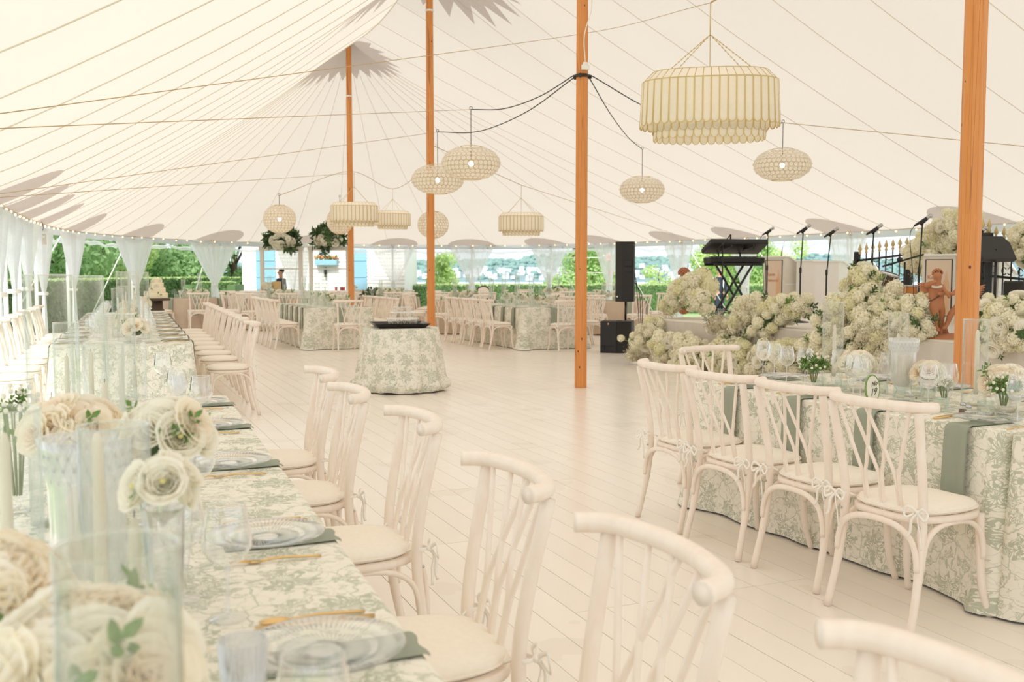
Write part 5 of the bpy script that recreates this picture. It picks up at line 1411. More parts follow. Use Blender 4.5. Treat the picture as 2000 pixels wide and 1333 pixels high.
p = At(1386, 162, 9.1)
big, hkb = chandelier('capiz_chandelier', 'largest oblong capiz shell chandelier, hanging nearest at upper right', (p.x, p.y, p.z), .60, .34, -.15, 44, True, .62)
FARL = [(692, 403, 443, 19.5, .455, .3, .1, 'oblong capiz chandelier partly in front of the farthest pole'), (767, 418, 446, 24.0, .425, .28, .5, 'smaller capiz chandelier right of the farthest pole'), (1018, 423, 457, 20.5, .455, .28, .1, 'capiz chandelier hanging left of the big standing pole')]
hooks = []
for px, yt, yb, Y, a, b, rz, lb in FARL:
    p = At(px, yt, Y); hooks.append(chandelier('capiz_chandelier', lb, (p.x, p.y, p.z), a, b, rz, 34, False, .75)[1])
GL = [(920, 285, 352, 14.0, .4, 1, 214, 'flattened capiz globe lantern, higher of the overlapping pair'), (855, 321, 380, 15.6, .4, 1, 258, 'flattened capiz globe lantern, lower of the overlapping pair'),
      (1254, 344, 397, 18.3, .4, 1, 292, 'flattened capiz globe lantern right of the big standing pole'), (1528, 290, 354, 14.4, .4, 1, 240, 'flattened capiz globe lantern below the largest chandelier at right'),
      (546, 400, 456, 19.0, .30, 0, 382, 'round capiz globe lantern above the left flower spray'), (664, 405, 458, 23.0, .30, 0, 385, 'round capiz globe lantern half hidden behind a chandelier'), (846, 412, 466, 20.4, .31, 0, 395, 'round capiz globe lantern behind the second pole')]
ghk = []
for px, yt, yb, Y, rx, fl, yc, lb in GL:
    A_, B_ = At(px, yt, Y), At(px, yb, Y); rz = (A_.z - B_.z)/2; c = (A_+B_)/2; ghk.append(globe('capiz_globe_lantern', lb, (c.x, Y, c.z), rx, rz, At(px, yc, Y).z - c.z))
# cables
def cable(pts, label, mat='tanwire', r=.006, n=8):
    m = MB(); m.tube(bez(pts, n), r, 5); return tag(m.build('hanging_cable', M[mat], None), label, 'cable')
ctop = Vector((P3.x, P3.y, zc3))
def sag(a, b, s): return [a, a.lerp(b, .3) - Vector((0,0,s)), a.lerp(b, .65) - Vector((0,0,s*1.1)), b]
cable(sag(ctop + Vector((-.1,-.03,0)), ghk[0], .12), 'black cord sagging from the big pole to the higher flattened lantern', 'wire', .007)
cable(sag(ctop + Vector((-.1,.03,-.02)), ghk[1], .2), 'black cord sagging from the big pole to the lower flattened lantern', 'wire', .007)
cable(sag(ctop + Vector((.1,.05,-.03)), ghk[2], .1), 'black cord running from the big pole down to the small right lantern', 'wire', .007)
cable(sag(ctop + Vector((.1,-.03,0)), ghk[3], .25), 'black cord from the big pole behind the largest chandelier', 'wire', .007)
def eave_pt(x, y=None): return eave_s(eave_px(x))[0] + Vector((0,0,.12))
cable([hkb, At(1144, 65, P3.y), At(0, 222, 5.5)], 'thin tan cable from the largest chandelier past the big pole to upper left', r=.0032)
cable([hkb, hkb + Vector((.25, -.1, .12)), At(1500, -25, 8.2)], 'tan cable rising from the largest chandelier out of the top edge', r=.008)
cable([ghk[0], At(0, 251, 5.6)], 'thin tan cable from the higher flattened lantern to the left', r=.0032)
cable([ghk[1], At(0, 379, 9.0)], 'thin tan cable from the lower flattened lantern to the left eave', r=.0035)
cable([hooks[0], At(0, 386, 8.8)], 'thin tan cable from the farthest pole chandelier to the left eave', r=.0035)
cable([ghk[4], Vector((P1.x, P1.y, At(693, 335, P1.y).z)), hooks[1], ctop + (Vector((POLES[3].x, POLES[3].y, 0)) - P3)*.98 - Vector((0,0,.5))], 'tan cable linking the round lantern, farthest pole and small chandelier', r=.006)
cable([hooks[2], Vector((POLES[3].x, POLES[3].y, At(847, 282, POLES[3].y).z))], 'tan cable from the second pole to the chandelier left of the big pole', r=.006)
cable([hooks[2], eave_pt(1330)], 'thin tan cable from that chandelier to the right eave', r=.005)
cable([ghk[3], At(2040, 290, 13.0)], 'thin tan cable from the right flattened lantern to the right edge', r=.005)

# ============================================================ STAGE
SZ = .70
f1 = G(1240, 706); f2x = At(1850, 668, 10.4); F1 = Vector((f1.x, f1.y, 0)); F2 = Vector((f2x.x, 10.4, 0))
SD = (F2 - F1).normalized(); SN = Vector((-SD.y, SD.x, 0))       # SD toward camera along the front, SN into the stage
if SN.x < 0: SN = -SN
Ls = 9.5; Ds = 5.6
T = Matrix(((SD.x, SN.x, 0, F1.x), (SD.y, SN.y, 0, F1.y), (0, 0, 1, 0), (0, 0, 0, 1)))
stg = thing('stage', 'grey skirted band stage at right, covered with flowers along its front', 'stage')
mb = MB(); mb.bbox(.15, Ls, .12, Ds, SZ-.06, SZ, .02, mat=T); mb.build('stage_deck', M['offwhite'], stg, smooth=False)
mb = MB()
def skf(u, v): x = .12 + (Ls-.12)*u; return T @ Vector((x, .10 + .012*sin(x*30)*(1-v*.6), .005 + (SZ-.03)*v))
mb.grid(skf, 260, 3); mb.grid(lambda u, v: T @ Vector((.12 + .012*sin(u*160), .1 + (Ds-.1)*u, .005 + (SZ-.03)*v)), 160, 3); mb.build('stage_skirt', M['stage'], stg)
def front_Y(px):
    u = (px - 1000)/FPX; # F1 + SD*s : x = u*y
    s = (u*F1.y - F1.x)/(SD.x - u*SD.y); return (F1 + SD*s).y
def SP_(px, depth=0.0, z=SZ):
    """point on the stage at pixel column px, depth metres behind the front edge"""
    A = F1 + SN*depth; u = (px - 1000)/FPX; s = (u*A.y - A.x)/(SD.x - u*SD.y); q = A + SD*s; q.z = z; return q
# ------------------------------------------------------------ flower masses: blobs given as (px, py, radius m, depth m, count)
def mass(label, blobs, seed, leaves=14, breaths=4, size=.088, roses=.12, group=None, hydlist=None):
    random.seed(seed); c0 = SP_(blobs[0][0], blobs[0][3], 0); t = thing('flower_mass', label, 'flowers', (c0.x, c0.y, 0), 0, group)
    for px, py, r, dep, n in blobs:
        g = SP_(px, dep, 0); c = At(px, py, g.y); 
        core = MB(); core.ball(c - c0, r*.62, 12, 8); core.build('foliage_core', M['leafd'], t)
        for i in range(n):
            z = 1 - 2*(i+.5)/n; a = i*2.39996 + seed; q = sqrt(1-z*z); d = Vector((q*cos(a), q*sin(a), z))
            if d.y > .55: continue
            hr = size*U(.72, 1.12); p = c + d*r*U(.72, 1.05) 
            if p.z < hr*.8: p.z = hr*.8 + .002
            me = random.choice(hyd_me if R() > .25 else hyd_me[:2])
            if R() < roses: o = part('rose', rose2_me, t, p - c0, tuple(orient(d)), U(1.3, 1.7))
            else: part('hydrangea', me, t, p - c0, (U(0,3), U(0,3), 0), hr)
    for i in range(leaves):
        px, py, r, dep, n = random.choice(blobs); g = SP_(px, dep, 0); c = At(px, py, g.y); d = Vector((random.gauss(0,1), -abs(random.gauss(0,1)), random.gauss(0,.7))).normalized()
        p = c + d*r*.8; p.z = max(.05, p.z); part('leaf_sprig', random.choice((sprig, sprigd)), t, p - c0, tuple(orient(d)), U(.10, .17))
    for i in range(breaths):
        px, py, r, dep, n = random.choice(blobs); g = SP_(px, dep, 0); c = At(px, py, g.y); d = Vector((random.gauss(0,1), -abs(random.gauss(0,1)), random.gauss(0,.7))).normalized()
        p = c + d*r*.9; p.z = max(.17, p.z); part('babys_breath', breath, t, p - c0, (U(0,3),U(0,3),0), U(.13, .19))
    return t
mass('flower cloud spilling onto the floor at the left end of the stage', [(1262,662,.22,-.18,24),(1300,678,.22,-.2,24),(1338,680,.19,-.15,18),(1250,684,.14,-.2,12),(1345,705,.22,-.2,22),(1280,640,.13,0,10),(1372,690,.17,-.15,14)], 101, 10, 5)
mass('round bunch of white hydrangeas beside the terracotta head', [(1332,570,.19,.5,22),(1364,588,.14,.5,14),(1312,596,.13,.4,12),(1348,552,.11,.6,9),(1380,600,.06,.55,4)], 102, 9, 1)
mass('low white flower bank on the floor in the middle of the stage front', [(1410,698,.2,-.2,20),(1450,704,.22,-.2,24),(1500,705,.24,-.2,22),(1440,684,.14,-.1,10),(1545,700,.22,-.15,18),(1590,690,.2,-.1,14)], 103, 12, 5)
mass('mound of white hydrangeas below the left lectern', [(1452,612,.15,.2,14),(1482,602,.20,.25,22),(1530,606,.20,.2,20),(1500,635,.22,.1,20),(1560,600,.14,.2,9),(1460,632,.18,.1,12)], 104, 16, 2)
mass('tall heap of white flowers in front of the drums', [(1650,614,.21,.15,22),(1690,598,.21,.2,24),(1690,552,.14,.4,14),(1668,568,.13,.4,10),(1735,612,.17,.15,16),(1700,640,.24,.05,22),(1745,625,.20,.1,16),(1748,566,.05,.2,3),(1682,534,.10,.6,8),(1700,545,.09,.6,6)], 105, 22, 3)
mass('white flowers low on the stage skirt behind the right table', [(1620,625,.18,.05,14),(1625,665,.22,-.1,18),(1665,670,.20,-.1,16),(1720,675,.18,-.1,12)], 106, 12, 7)
mass('white flower cluster left of the cherub statue', [(1790,605,.15,.12,12),(1770,640,.15,.05,12),(1800,640,.12,.1,8)], 107, 10, 1, size=.08)
mass('white hydrangeas and roses right of the nearest pole', [(1930,610,.15,.1,10),(1960,635,.20,.05,20),(1990,600,.14,.15,9),(1945,665,.16,0,12),(1992,650,.18,.02,14),(1912,650,.12,.05,6)], 108, 14, 0, size=.075, roses=.35)
mass('babys breath and fern clump between flower heaps', [(1400,640,.14,.0,6),(1430,650,.13,0,5)], 109, 4, 7)
# the floral arch on the iron gate
mass('arch of pale hydrangeas over the iron gate', [(1796,500,.20,3.6,18),(1825,480,.24,3.5,26),(1860,450,.26,3.5,20),(1845,505,.28,3.5,22),(1875,480,.25,3.5,18),(1805,524,.10,3.6,6),(1885,440,.2,3.4,10)], 110, 16, 6, size=.10)
mass('white flowers on the gate at the right picture edge', [(1998,470,.2,3.3,14),(2010,500,.2,3.3,12)], 111, 6, 1, size=.1)
# single flower poking out left
p = At(1213, 661, 15.6); t = thing('single_flower', 'single cream carnation on a stem poking out before the black subwoofer', 'flower', tuple(p))
part('hydrangea', hyd_me[0], t, (0,0,0), (0,0,0), .055); mb = MB(); mb.tube([(0,0,0),(.22,0,-.10)], .006, 5); mb.build('stem', M['stem'], t)
for px, py, r_ in ((1372, 545, .15), (1388, 560, .13)):
    p = At(px, py, SP_(px, .8).y); t = thing('round_fan_bloom', 'tan round bloom %s beside the men outside' % ('higher' if py < 550 else 'lower'), 'flower', tuple(p)); part('hydrangea', hyd_me[2], t, (0,0,0), (0,0,0), (r_, r_*.5, r_*1.2)); m = MB(); m.tube([(0,0,0),(.05,0,-.5)], .01, 5); m.build('stem', M['stem'], t)

# ------------------------------------------------------------ lecterns (white band stands)
def lectern(px0, px1, ytop, Y, label, sign, yaw, w=.5, d=.55, zb=SZ):
    p = At((px0+px1)/2, ytop, Y); h = p.z - zb; t = thing('band_lectern', label, 'lectern', (p.x, Y, zb), yaw)
    mb = MB(); vs = [(-w/2,0,0),(w/2,0,0),(w/2,0,h),(-w/2,0,h),(-w/2,d,0),(w/2,d,0),(w/2,d,h*.78),(-w/2,d,h*.78),(-w/2,.12,h),(w/2,.12,h)]
    mb.add(vs, [(0,1,2,3),(4,7,6,5),(0,4,5,1),(0,3,8,7,4),(1,5,6,9,2),(3,2,9,8),(8,9,6,7)]); mb.build('cabinet', M['white'] if not sign else M['offwhite'], t, smooth=False)
    mb = MB(); mb.bbox(-w/2-.03, w/2+.03, -.03, .12, h, h+.025, .006); 
    a = atan2(-h*.22, d-.12); L_ = sqrt((h*.22)**2+(d-.12)**2); mb.box(-w/2-.03, w/2+.03, 0, L_+.05, 0, .025, mat=Matrix.Translation((0,.12,h)) @ Matrix.Rotation(a, 4, 'X')); mb.build('top_ledge', M['white'], t, smooth=False)
    mb = MB()
    for z in (.03, h*.5, h-.05): mb.box(w/2, w/2+.008, .03, d-.03, z-.01, z+.01) if z < h*.7 else None
    mb.build('side_batten', M['white'], t, smooth=False)
    if sign:
        mb = MB(); 
        for x0, x1, z0, z1 in ((-w/2+.04,-w/2+.055,.1,h-.05),(w/2-.055,w/2-.04,.1,h-.05),(-w/2+.04,w/2-.04,h-.06,h-.05),(-w/2+.04,w/2-.04,.1,.11)): mb.box(x0,x1,-.008,0,z0,z1)
        mb.build('panel_trim', M['darkwood'], t, smooth=False)
        mb = MB(); mb.box(-w/2+.055, w/2-.055, -.006, 0, .11, h-.06); pn = mb.build('sign_panel', M['signpanel'], t, smooth=False)
        mb = MB(); x = w*.22
        mb.add([(x-.05,-.009,.12),(x+.05,-.009,.12),(x+.045,-.009,h*.62),(x+.02,-.009,h*.66),(x+.02,-.009,h*.72),(x+.006,-.009,h*.78),(x-.008,-.009,h*.72),(x-.01,-.009,h*.66),(x-.035,-.009,h*.62)], [tuple(range(9))])
        for k in range(9): mb.box(x-.035+.008*(k%2), x+.035, -.011, -.009, .15+k*h*.055, .16+k*h*.055)
        mb.build('tower_motif', M['motif'], pn, smooth=False)
        text('Kevin', .078, pn, (-w/2+.075, -.009, h*.68), (pi/2,0,0), M['copper'], 0, .001, align='LEFT', bold=.002); text('Osborne', .068, pn, (-w/2+.075, -.009, h*.57), (pi/2,0,0), M['copper'], 0, .001, align='LEFT', bold=.002)
    return t
lectern(1484, 1540, 503, 18.6, 'left white band lectern with copper lettering beside the keyboards', True, -.8, .44, .75)
lectern(1560, 1592, 511, 18.4, 'plain white lectern behind the second microphone', False, -.8, .42, .3)
lectern(1590, 1640, 512, 17.9, 'plain white lectern with sloping side, left of the flower heap', False, -.8, .46, .7)
lectern(1805, 1864, 500, 14.2, 'white band lectern with copper lettering behind the cherub statue', True, -.75, .46, .72)
lectern(1885, 1945, 508, 14.0, 'white lectern partly hidden by the nearest pole, behind the black music stand', False, -.8, .5, .62)
# ------------------------------------------------------------ microphones
def mic_stand(px_base, px_top, ytop, depth, label, tilt=-.9, z0=SZ, side=1):
    b = SP_(px_base, depth); top = At(px_top, ytop, b.y); h = top.z - .05; t = thing('microphone_stand', label, 'microphone stand', (b.x, b.y, z0)); h = h - z0
    mb = MB(); mb.lathe([(0,0),(.13,0),(.13,.012),(.02,.03),(0,.03)], 18); mb.build('round_base', M['black'], t)
    mb = MB(); mb.tube([(0,0,.02),(0,0,h*.55)], .0125, 8); mb.tube([(0,0,h*.55),(top.x-b.x,0,h)], .009, 8); mb.lathe([(.012,h*.54),(.018,h*.55),(.018,h*.6),(.012,h*.61)], 8); mb.build('pole', M['black'], t)
    tx = top.x - b.x; d = Vector((.75*side, -.35, .55)).normalized()
    mb = MB(); mb.tube([Vector((tx,0,h))-d*.03, Vector((tx,0,h+.02))+d*.06], .018, 8); mb.build('clip', M['black'], t)
    c = Vector((tx,0,h+.03)); m_ = MB(); m_.tube([c-d*.11, c-d*.09, c+d*.05, c+d*.075], [.011,.014,.019,.021], 10); mc = m_.build('microphone', M['black'], t)
    m_ = MB(); m_.ball(c+d*.10, .027, 10, 7); m_.tube([c+d*.055, c+d*.085], .0225, 10); m_.build('grille', M['chrome'], mc)
    mb = MB(); mb.tube(bez([c-d*.11, c-d*.16+Vector((0,0,-.1)), Vector((-.06*side,.02,h*.5)), Vector((-.03,.02,.03))], 5), .004, 4); mb.build('cable', M['wire'], t) if px_base in (1497, 1793) else None
    return t
for a_ in [(1497,1500,450,2.6,'slim microphone stand above the left lettered lectern'), (1562,1569,446,1.3,'microphone stand in front of the plain white lecterns'), (1613,1623,452,1.5,'microphone stand at the corner of the sloping lectern'), (1698,1707,446,1.0,'microphone stand above the tall white flower heap'), (1793,1802,428,.8,'tallest microphone stand, left of the cherub lectern'), (1918,1911,452,2.0,'microphone stand mostly hidden by the nearest pole')]: mic_stand(*a_)
# keyboard boom stand
b = SP_(1410, 1.6); top = At(1411, 478, b.y)
t = thing('boom_stand', 'black boom microphone stand at the keyboards', 'microphone stand', (b.x, b.y, SZ)); h = top.z - SZ
mb = MB(); mb.tube([(0,0,.12),(0,0,h)], .011, 7); mb.build('pole', M['black'], t)
for k in range(3): m = MB(); a = 3.0+k*2.1; m.tube([(0,0,.16),(.32*cos(a),.32*sin(a),.012)], .010, 6); m.build('leg', M['black'], t)
m = MB(); e = At(1427, 458, b.y) - b; e.z = At(1427,458,b.y).z - SZ; s_ = At(1398, 489, b.y) - b; s_.z = At(1398,489,b.y).z - SZ; m.tube([s_, (0,0,h), e], .009, 6); m.ball((0,0,h), .025, 8, 6); m.tube([e, e+Vector((.0,0,-.08))], .014, 7); m.build('boom_arm', M['black'], t)
# keyboards on X stand
kY = SP_(1435, 2.0).y; kc = At(1434, 500, kY)
ks = thing('keyboard_stand', 'black double braced X keyboard stand', 'stand', (kc.x, kY, SZ), .25); zz = At(1434, 517, kY).z - SZ
for y in (-.16, .16):
    for s in (-1, 1): m = MB(); m.tube([(-.28*s, y, .02), (.26*s, y, zz)], .020, 6); m.build('brace', M['black'], ks, smooth=False)
m = MB(); m.box(-.45,.42,-.2,-.16,zz-.02,zz+.02); m.box(-.45,.42,.16,.2,zz-.02,zz+.02); m.build('support_bar', M['black'], ks, smooth=False)
z2 = At(1434, 489, kY).z - SZ - .03
for x in (-.2, .2): m = MB(); m.tube([(x, .18, zz),(x, .18, z2)], .016, 6); m.tube([(x, .22, z2),(x, -.3, z2+.10)], .016, 6); m.build('upper_tier_arm', M['black'], ks, smooth=False)
def keyboard(w_, d_, h_, name, label, loc, rot):
    t = thing('keyboard', label, 'keyboard', loc); t.rotation_euler = rot
    m = MB(); m.bbox(-w_/2, w_/2, -d_/2, d_/2, 0, h_, .02); m.build('case', M['black'], t, smooth=False)
    m = MB(); nk = 36
    for k in range(nk): m.box(-w_/2+.06+(w_-.12)*k/nk, -w_/2+.06+(w_-.12)*(k+.9)/nk, d_*.02, d_/2-.02, h_, h_+.008)
    m.build('white_keys', M['white'], t, smooth=False, kind='stuff'); m = MB()
    for k in range(nk):
        if k % 7 not in (2, 6): m.box(-w_/2+.06+(w_-.12)*(k+.68)/nk, -w_/2+.06+(w_-.12)*(k+1.2)/nk, -d_*.12, d_*.3, h_+.006, h_+.018)
    m.build('black_keys', M['black'], t, smooth=False, kind='stuff'); return t
keyboard(1.0, .30, .10, '', 'lower keyboard lying level on the X stand', (kc.x, kY, SZ+zz+.02), (0,0,.25))
keyboard(1.05, .42, .09, '', 'upper keyboard tilted toward its player, underside in view', (kc.x+.02, kY+.02, SZ+z2+.05), (-.42,0,.25))
# ------------------------------------------------------------ drums
def drum(px, py, Y, r, h_, mat, label, rot):
    p = At(px, py, Y); t = thing('drum', label, 'drum', (p.x, Y, p.z)); t.rotation_euler = rot
    m = MB(); m.lathe([(r,-h_/2),(r,h_/2)], 28); m.build('shell', M[mat], t)
    m = MB(); m.lathe([(0,h_/2+.002),(r*.98,h_/2+.002)], 28); m.lathe([(0,-h_/2-.002),(r*.98,-h_/2-.002)], 28); m.build('drum_head', M['white'], t)
    m = MB()
    for z in (-h_/2, h_/2): m.lathe([(r,z-.012),(r+.012,z-.012),(r+.012,z+.012),(r,z+.012)], 28)
    m.build('hoop', M['chrome'], t)
    for k in range(8): m = MB(); a = k*pi/4; m.tube([(( r+.014)*cos(a),(r+.014)*sin(a),-h_/2),((r+.014)*cos(a),(r+.014)*sin(a),h_/2)], .006, 5); m.build('lug_rod', M['chrome'], t)
    m = MB(); m.tube([(0,.02,-h_/2),(0,.05,-(p.z-SZ)+.0)], .014, 6) if abs(rot[0]) < .3 else None
    if m.v: m.build('stand', M['chrome'], t)
    return t
drum(1733, 548, 12.9, .115, .17, 'drum', 'tilted smoky rack tom drum behind the flower heap', (.25,.18,.2))
drum(1778, 567, 13.4, .17, .12, 'orange', 'orange lacquered snare drum left of the cherub lectern', (0,0,.1))
b_ = At(1778, 567, 13.6); m = MB()
for k in range(3): a = k*2.1; m.tube([(0,0,.35),(.28*cos(a),.28*sin(a),.01)], .012, 6); m.tube([(0,0,.2),(.14*cos(a),.14*sin(a),.17)], .009, 5)
m.tube([(0,0,.2),(0,0,b_.z-SZ-.09)], .013, 6)
for k in range(3): a = k*2.1; m.tube([(0,0,b_.z-SZ-.15),(.15*cos(a),.15*sin(a),b_.z-SZ-.08)], .009, 5)
o = m.build('snare_stand', M['black'], loc=(b_.x-.0, 13.4, SZ)); tag(o, 'black folding stand under the orange snare drum', 'stand')
p = At(1760, 512, 13.5); m = MB(); m.tube([(-.25,0,-.06),(.3,0,.1)], .014, 6); m.tube([(.05,0,.0),(.05,0,-(p.z-SZ))], .014, 6); m.ball((-.02,0,.03), .04, 8, 6); o = m.build('boom_arm_stand', M['black'], loc=tuple(p)); tag(o, 'black boom arm with clamp above the tom drum', 'stand')
# iron gate
def gate(px0, px1, depth, label, ytop0, ytop1, n, seed):
    a = SP_(px0, depth); b = SP_(px1, depth); d = b - a; L_ = d.length; dn = d.normalized(); t = thing('iron_gate', label, 'gate', (a.x, a.y, SZ), atan2(dn.y, dn.x))
    Z0 = At(px0, ytop0, a.y).z - SZ; Z1 = At(px1, ytop1, b.y).z - SZ
    for k in range(n):
        u = (k+.5)/n; z = Z0 + (Z1-Z0)*u - .0; m = MB(); m.tube([(L_*u,0,.02),(L_*u,0,z)], .011, 6); bar = m.build('spear_bar', M['black'], t)
        m = MB(); m.lathe([(.012,0),(.026,.02),(.012,.05),(.034,.08),(.0,.18)], 8, (L_*u,0,z)); m.build('gilt_spear_tip', M['brass'], bar)
    for zz_ in (-.10, -.52): m = MB(); m.tube([(0,0,Z0+zz_),(L_,0,Z1+zz_)], .02, 6); m.build('rail', M['black'], t)
    m = MB(); m.tube([(0,0,.1),(L_,0,.1)], .02, 6); m.build('rail', M['black'], t)
    for k in range(n-1):
        if k % 2: continue
        u = (k+1)/n; z = Z0+(Z1-Z0)*u - .31
        for s in (-1, 1):
            for q in (-1, 1): m = MB(); m.tube([(L_*u + s*(.012 + (.055*(1-j/16))*(1-cos(j*.55))), 0, z + q*(.17 - .06*(1-j/16) - (.055*(1-j/16))*sin(j*.55))) for j in range(16)], .007, 4); m.build('scroll', M['black'], t)
    for u in (0, 1): m = MB(); m.bbox(L_*u-.035, L_*u+.035, -.035, .035, 0, (Z0, Z1)[u]+.05, .005); m.build('post', M['black'], t, smooth=False)
    return t
gate(1671, 1775, 3.6, 'black wrought iron gate with gilt spear tips behind the drums', 498, 484, 8, 1)
gate(1918, 2030, 3.4, 'black wrought iron gate with gilt tips at the right edge', 465, 472, 7, 2)
# music stands, amplifiers
def music_stand(px, py, depth, label, w_, yaw, tilt):
    b = SP_(px, depth); p = At(px, py, b.y); t = thing('music_stand', label, 'music stand', (b.x, b.y, SZ), yaw); h = p.z - SZ
    m = MB(); m.tube([(0,0,.2),(0,0,h)], .016, 8); m.build('pole', M['black'], t)
    for k in range(3): m = MB(); a = k*2.1; m.tube([(0,0,.25),(.25*cos(a),.25*sin(a),.012)], .012, 6); m.build('leg', M['black'], t)
    m = MB(); TT = Matrix.Translation((0,0,h)) @ Matrix.Rotation(tilt, 4, 'X'); q = w_/2
    m.add([TT @ Vector(v) for v in ((-q,-.0,-.14),(q,0,-.14),(q,0,.08),(q-.08,0,.17),(-q+.08,0,.17),(-q,0,.08),(-q,.006,-.14),(q,.006,-.14),(q,.006,.08),(q-.08,.006,.17),(-q+.08,.006,.17),(-q,.006,.08))], [(0,1,2,3,4,5),(11,10,9,8,7,6)]+[(i,i+6,(i+1)%6+6,(i+1)%6) for i in range(6)])
    m.box(-q, q, 0, .06, -.145, -.135, mat=TT); m.build('desk', M['black'], t, smooth=False); return t
music_stand(1942, 486, 1.6, 'black music stand tilted right of the nearest pole', .50, .35, -.5)
music_stand(1918, 488, 2.2, 'black music stand just behind the nearest pole edge', .45, .1, -.35)
p = SP_(1996, 1.9); am = thing('amplifier', 'black amplifier cabinet with white script mark at the right edge', 'amplifier', (p.x+.1, p.y, SZ), .3)
m = MB(); m.bbox(-.28,.28,-.15,.15,0,.62+.0,.02); m.build('cabinet', M['blackbox'], am, smooth=False); text('G', .09, am, (-.12,-.153,.5), (pi/2,0,0), M['white'], .3)
m = MB(); m.box(-.24,.24,-.158,-.15,.05,.40); m.build('grille_cloth', M['black'], am, smooth=False)
p = At(1925, 446, SP_(1925, 3.2).y); m = MB(); m.bbox(-.08,.08,-.08,.08,-.9,0,.01); o = m.build('gate_pier', M['black'], loc=(p.x, p.y, At(1925,455,p.y).z), smooth=False); tag(o, 'black square gate pier with two gilt tips right of the pole', 'pier')
for dx in (-.04, .05): m = MB(); m.lathe([(.012,0),(.03,.03),(.014,.06),(.036,.09),(.0,.2)], 8, (dx,0,0)); m.build('gilt_tip', M['brass'], o)
# ------------------------------------------------------------ loudspeaker and subwoofer (on the floor left of the stage)
sb = G(1203, 690); Y = sb.y
s_ = thing('subwoofer', 'black subwoofer cabinet on the floor left of the stage flowers', 'speaker', (sb.x+.02, Y+.2, 0), -.25)
m = MB(); vs = [(-.25,-.2,0),(.06,-.26,0),(.29,-.16,0),(.29,.25,0),(-.25,.25,0)]; h = .56; vs = vs + [(x,y,h) for x,y,z in vs]; m.add(vs, [(4,3,2,1,0),(5,6,7,8,9)]+[(i,(i+1)%5,(i+1)%5+5,i+5) for i in range(5)]); m.build('cabinet', M['blackbox'], s_, smooth=False)
m = MB(); T2_ = Matrix.Translation((-.25,-.2,0)) @ Matrix.Rotation(atan2(-.06,.31), 4, 'Z'); m.box(.02,.30,-.012,0,.13,.54,mat=T2_); m.box(.02,.08,-.010,0,.03,.12,mat=T2_); m.box(.23,.30,-.010,0,.03,.12,mat=T2_); m.build('grille', M['black'], s_, smooth=False)
m = MB(); m.box(.14,.165,-.016,-.012,.50,.53,mat=T2_); m.build('orange_badge', M['exit'], s_, smooth=False)
m = MB(); m.lathe([(0,.561),(.05,.561),(.05,.568),(0,.568)], 16, (.06,0,0)); m.build('top_socket', M['black'], s_)
sp = thing('loudspeaker', 'tall black column loudspeaker on a pole above the subwoofer', 'speaker', (At(1222,590,Y+.2).x, Y+.2, At(1222,590,Y).z), -.25)
hh = At(1222,472,Y).z - At(1222,590,Y).z
m = MB(); vs = [(-.17,-.10,0),(-.05,-.18,0),(.16,-.16,0),(.14,.16,0),(-.12,.16,0)]; vs = vs + [(x*1.02,y,hh+.0*x) for x,y,z in vs]; m.add(vs, [(4,3,2,1,0),(5,6,7,8,9)]+[(i,(i+1)%5,(i+1)%5+5,i+5) for i in range(5)]); m.build('cabinet', M['blackbox'], sp, smooth=False)
m = MB(); m.box(-.01,.13,-.186,-.17,hh*.50,hh*.57); m.box(-.01,.13,-.186,-.17,hh*.60,hh*.68); m.build('handle_port', M['black'], sp, smooth=False)
m = MB(); m.ball((-.13,-.135,.09), .016, 8, 6); m.build('badge', M['white'], sp)
m = MB(); m.tube([(0,0,.01),(0,0,-(At(1222,590,Y).z-.568))], .02, 8); m.build('pole', M['black'], sp)
m = MB()
for k in range(3): m.tube(bez([(.14,.1,.55-.1*k),(.2+.04*k,.05,.1),(.24+.03*k,.0,-.35),(.30,.0,-.62)], 6), .007, 5)
m.build('cable', M['wire'], sp)
# exit sign and call point on the curtain pole at px 1192
pe, te, ne = eave_s(s_list[10]); py_ = (pe + ne*.42).y - .12
ex = At(1190, 503, py_); TG = pe - ne*.02; t = thing('exit_sign', 'small orange EXIT sign with twin lamps on the curtain pole', 'sign', (ex.x, py_, ex.z))
m = MB(); m.bbox(-.13,.13,0,.05,-.12,.12,.01); m.build('housing', M['exit'], t, smooth=False); text('EXIT', .09, t, (0,-.003,0), (pi/2,0,0), M['redp'])
m = MB(); m.ball((-.19,0,.06), .05, 8, 6); m.ball((.06,0,.18), .04, 8, 6); m.tube([(-.19,.02,.06),(-.12,.02,.02)], .01, 5); m.tube([(.06,.02,.18),(.05,.02,.1)], .01, 5); m.build('lamp_head', M['white'], t)
m = MB(); m.tube([(.0,.04,0),(TG.x-ex.x, TG.y-py_, 0)], .012, 6); m.build('bracket', M['white'], t)
r_ = At(1193, 533, py_); t = thing('extinguisher_box', 'small red box on the curtain pole below the exit sign', 'box', (r_.x, py_, r_.z)); m = MB(); m.bbox(-.1,.1,0,.08,-.10,.10,.01); m.build('case', M['redp'], t, smooth=False); m = MB(); m.box(-.1,-.05,-.005,0,-.09,.09); m.build('hinge', M['black'], t, smooth=False); m = MB(); m.tube([(.0,.07,0),(TG.x-r_.x, TG.y-py_, 0)], .012, 6); m.build('bracket', M['white'], t)
pe, te, ne = eave_s(s_list[3]); q = At(80, 467, pe.y - .3); t = thing('emergency_light', 'grey emergency light box hanging at the left curtains', 'lamp', (q.x, q.y, q.z)); m = MB(); m.bbox(-.09,.09,-.04,.04,-.11,.09,.012); m.build('housing', M['offwhite'], t, smooth=False)
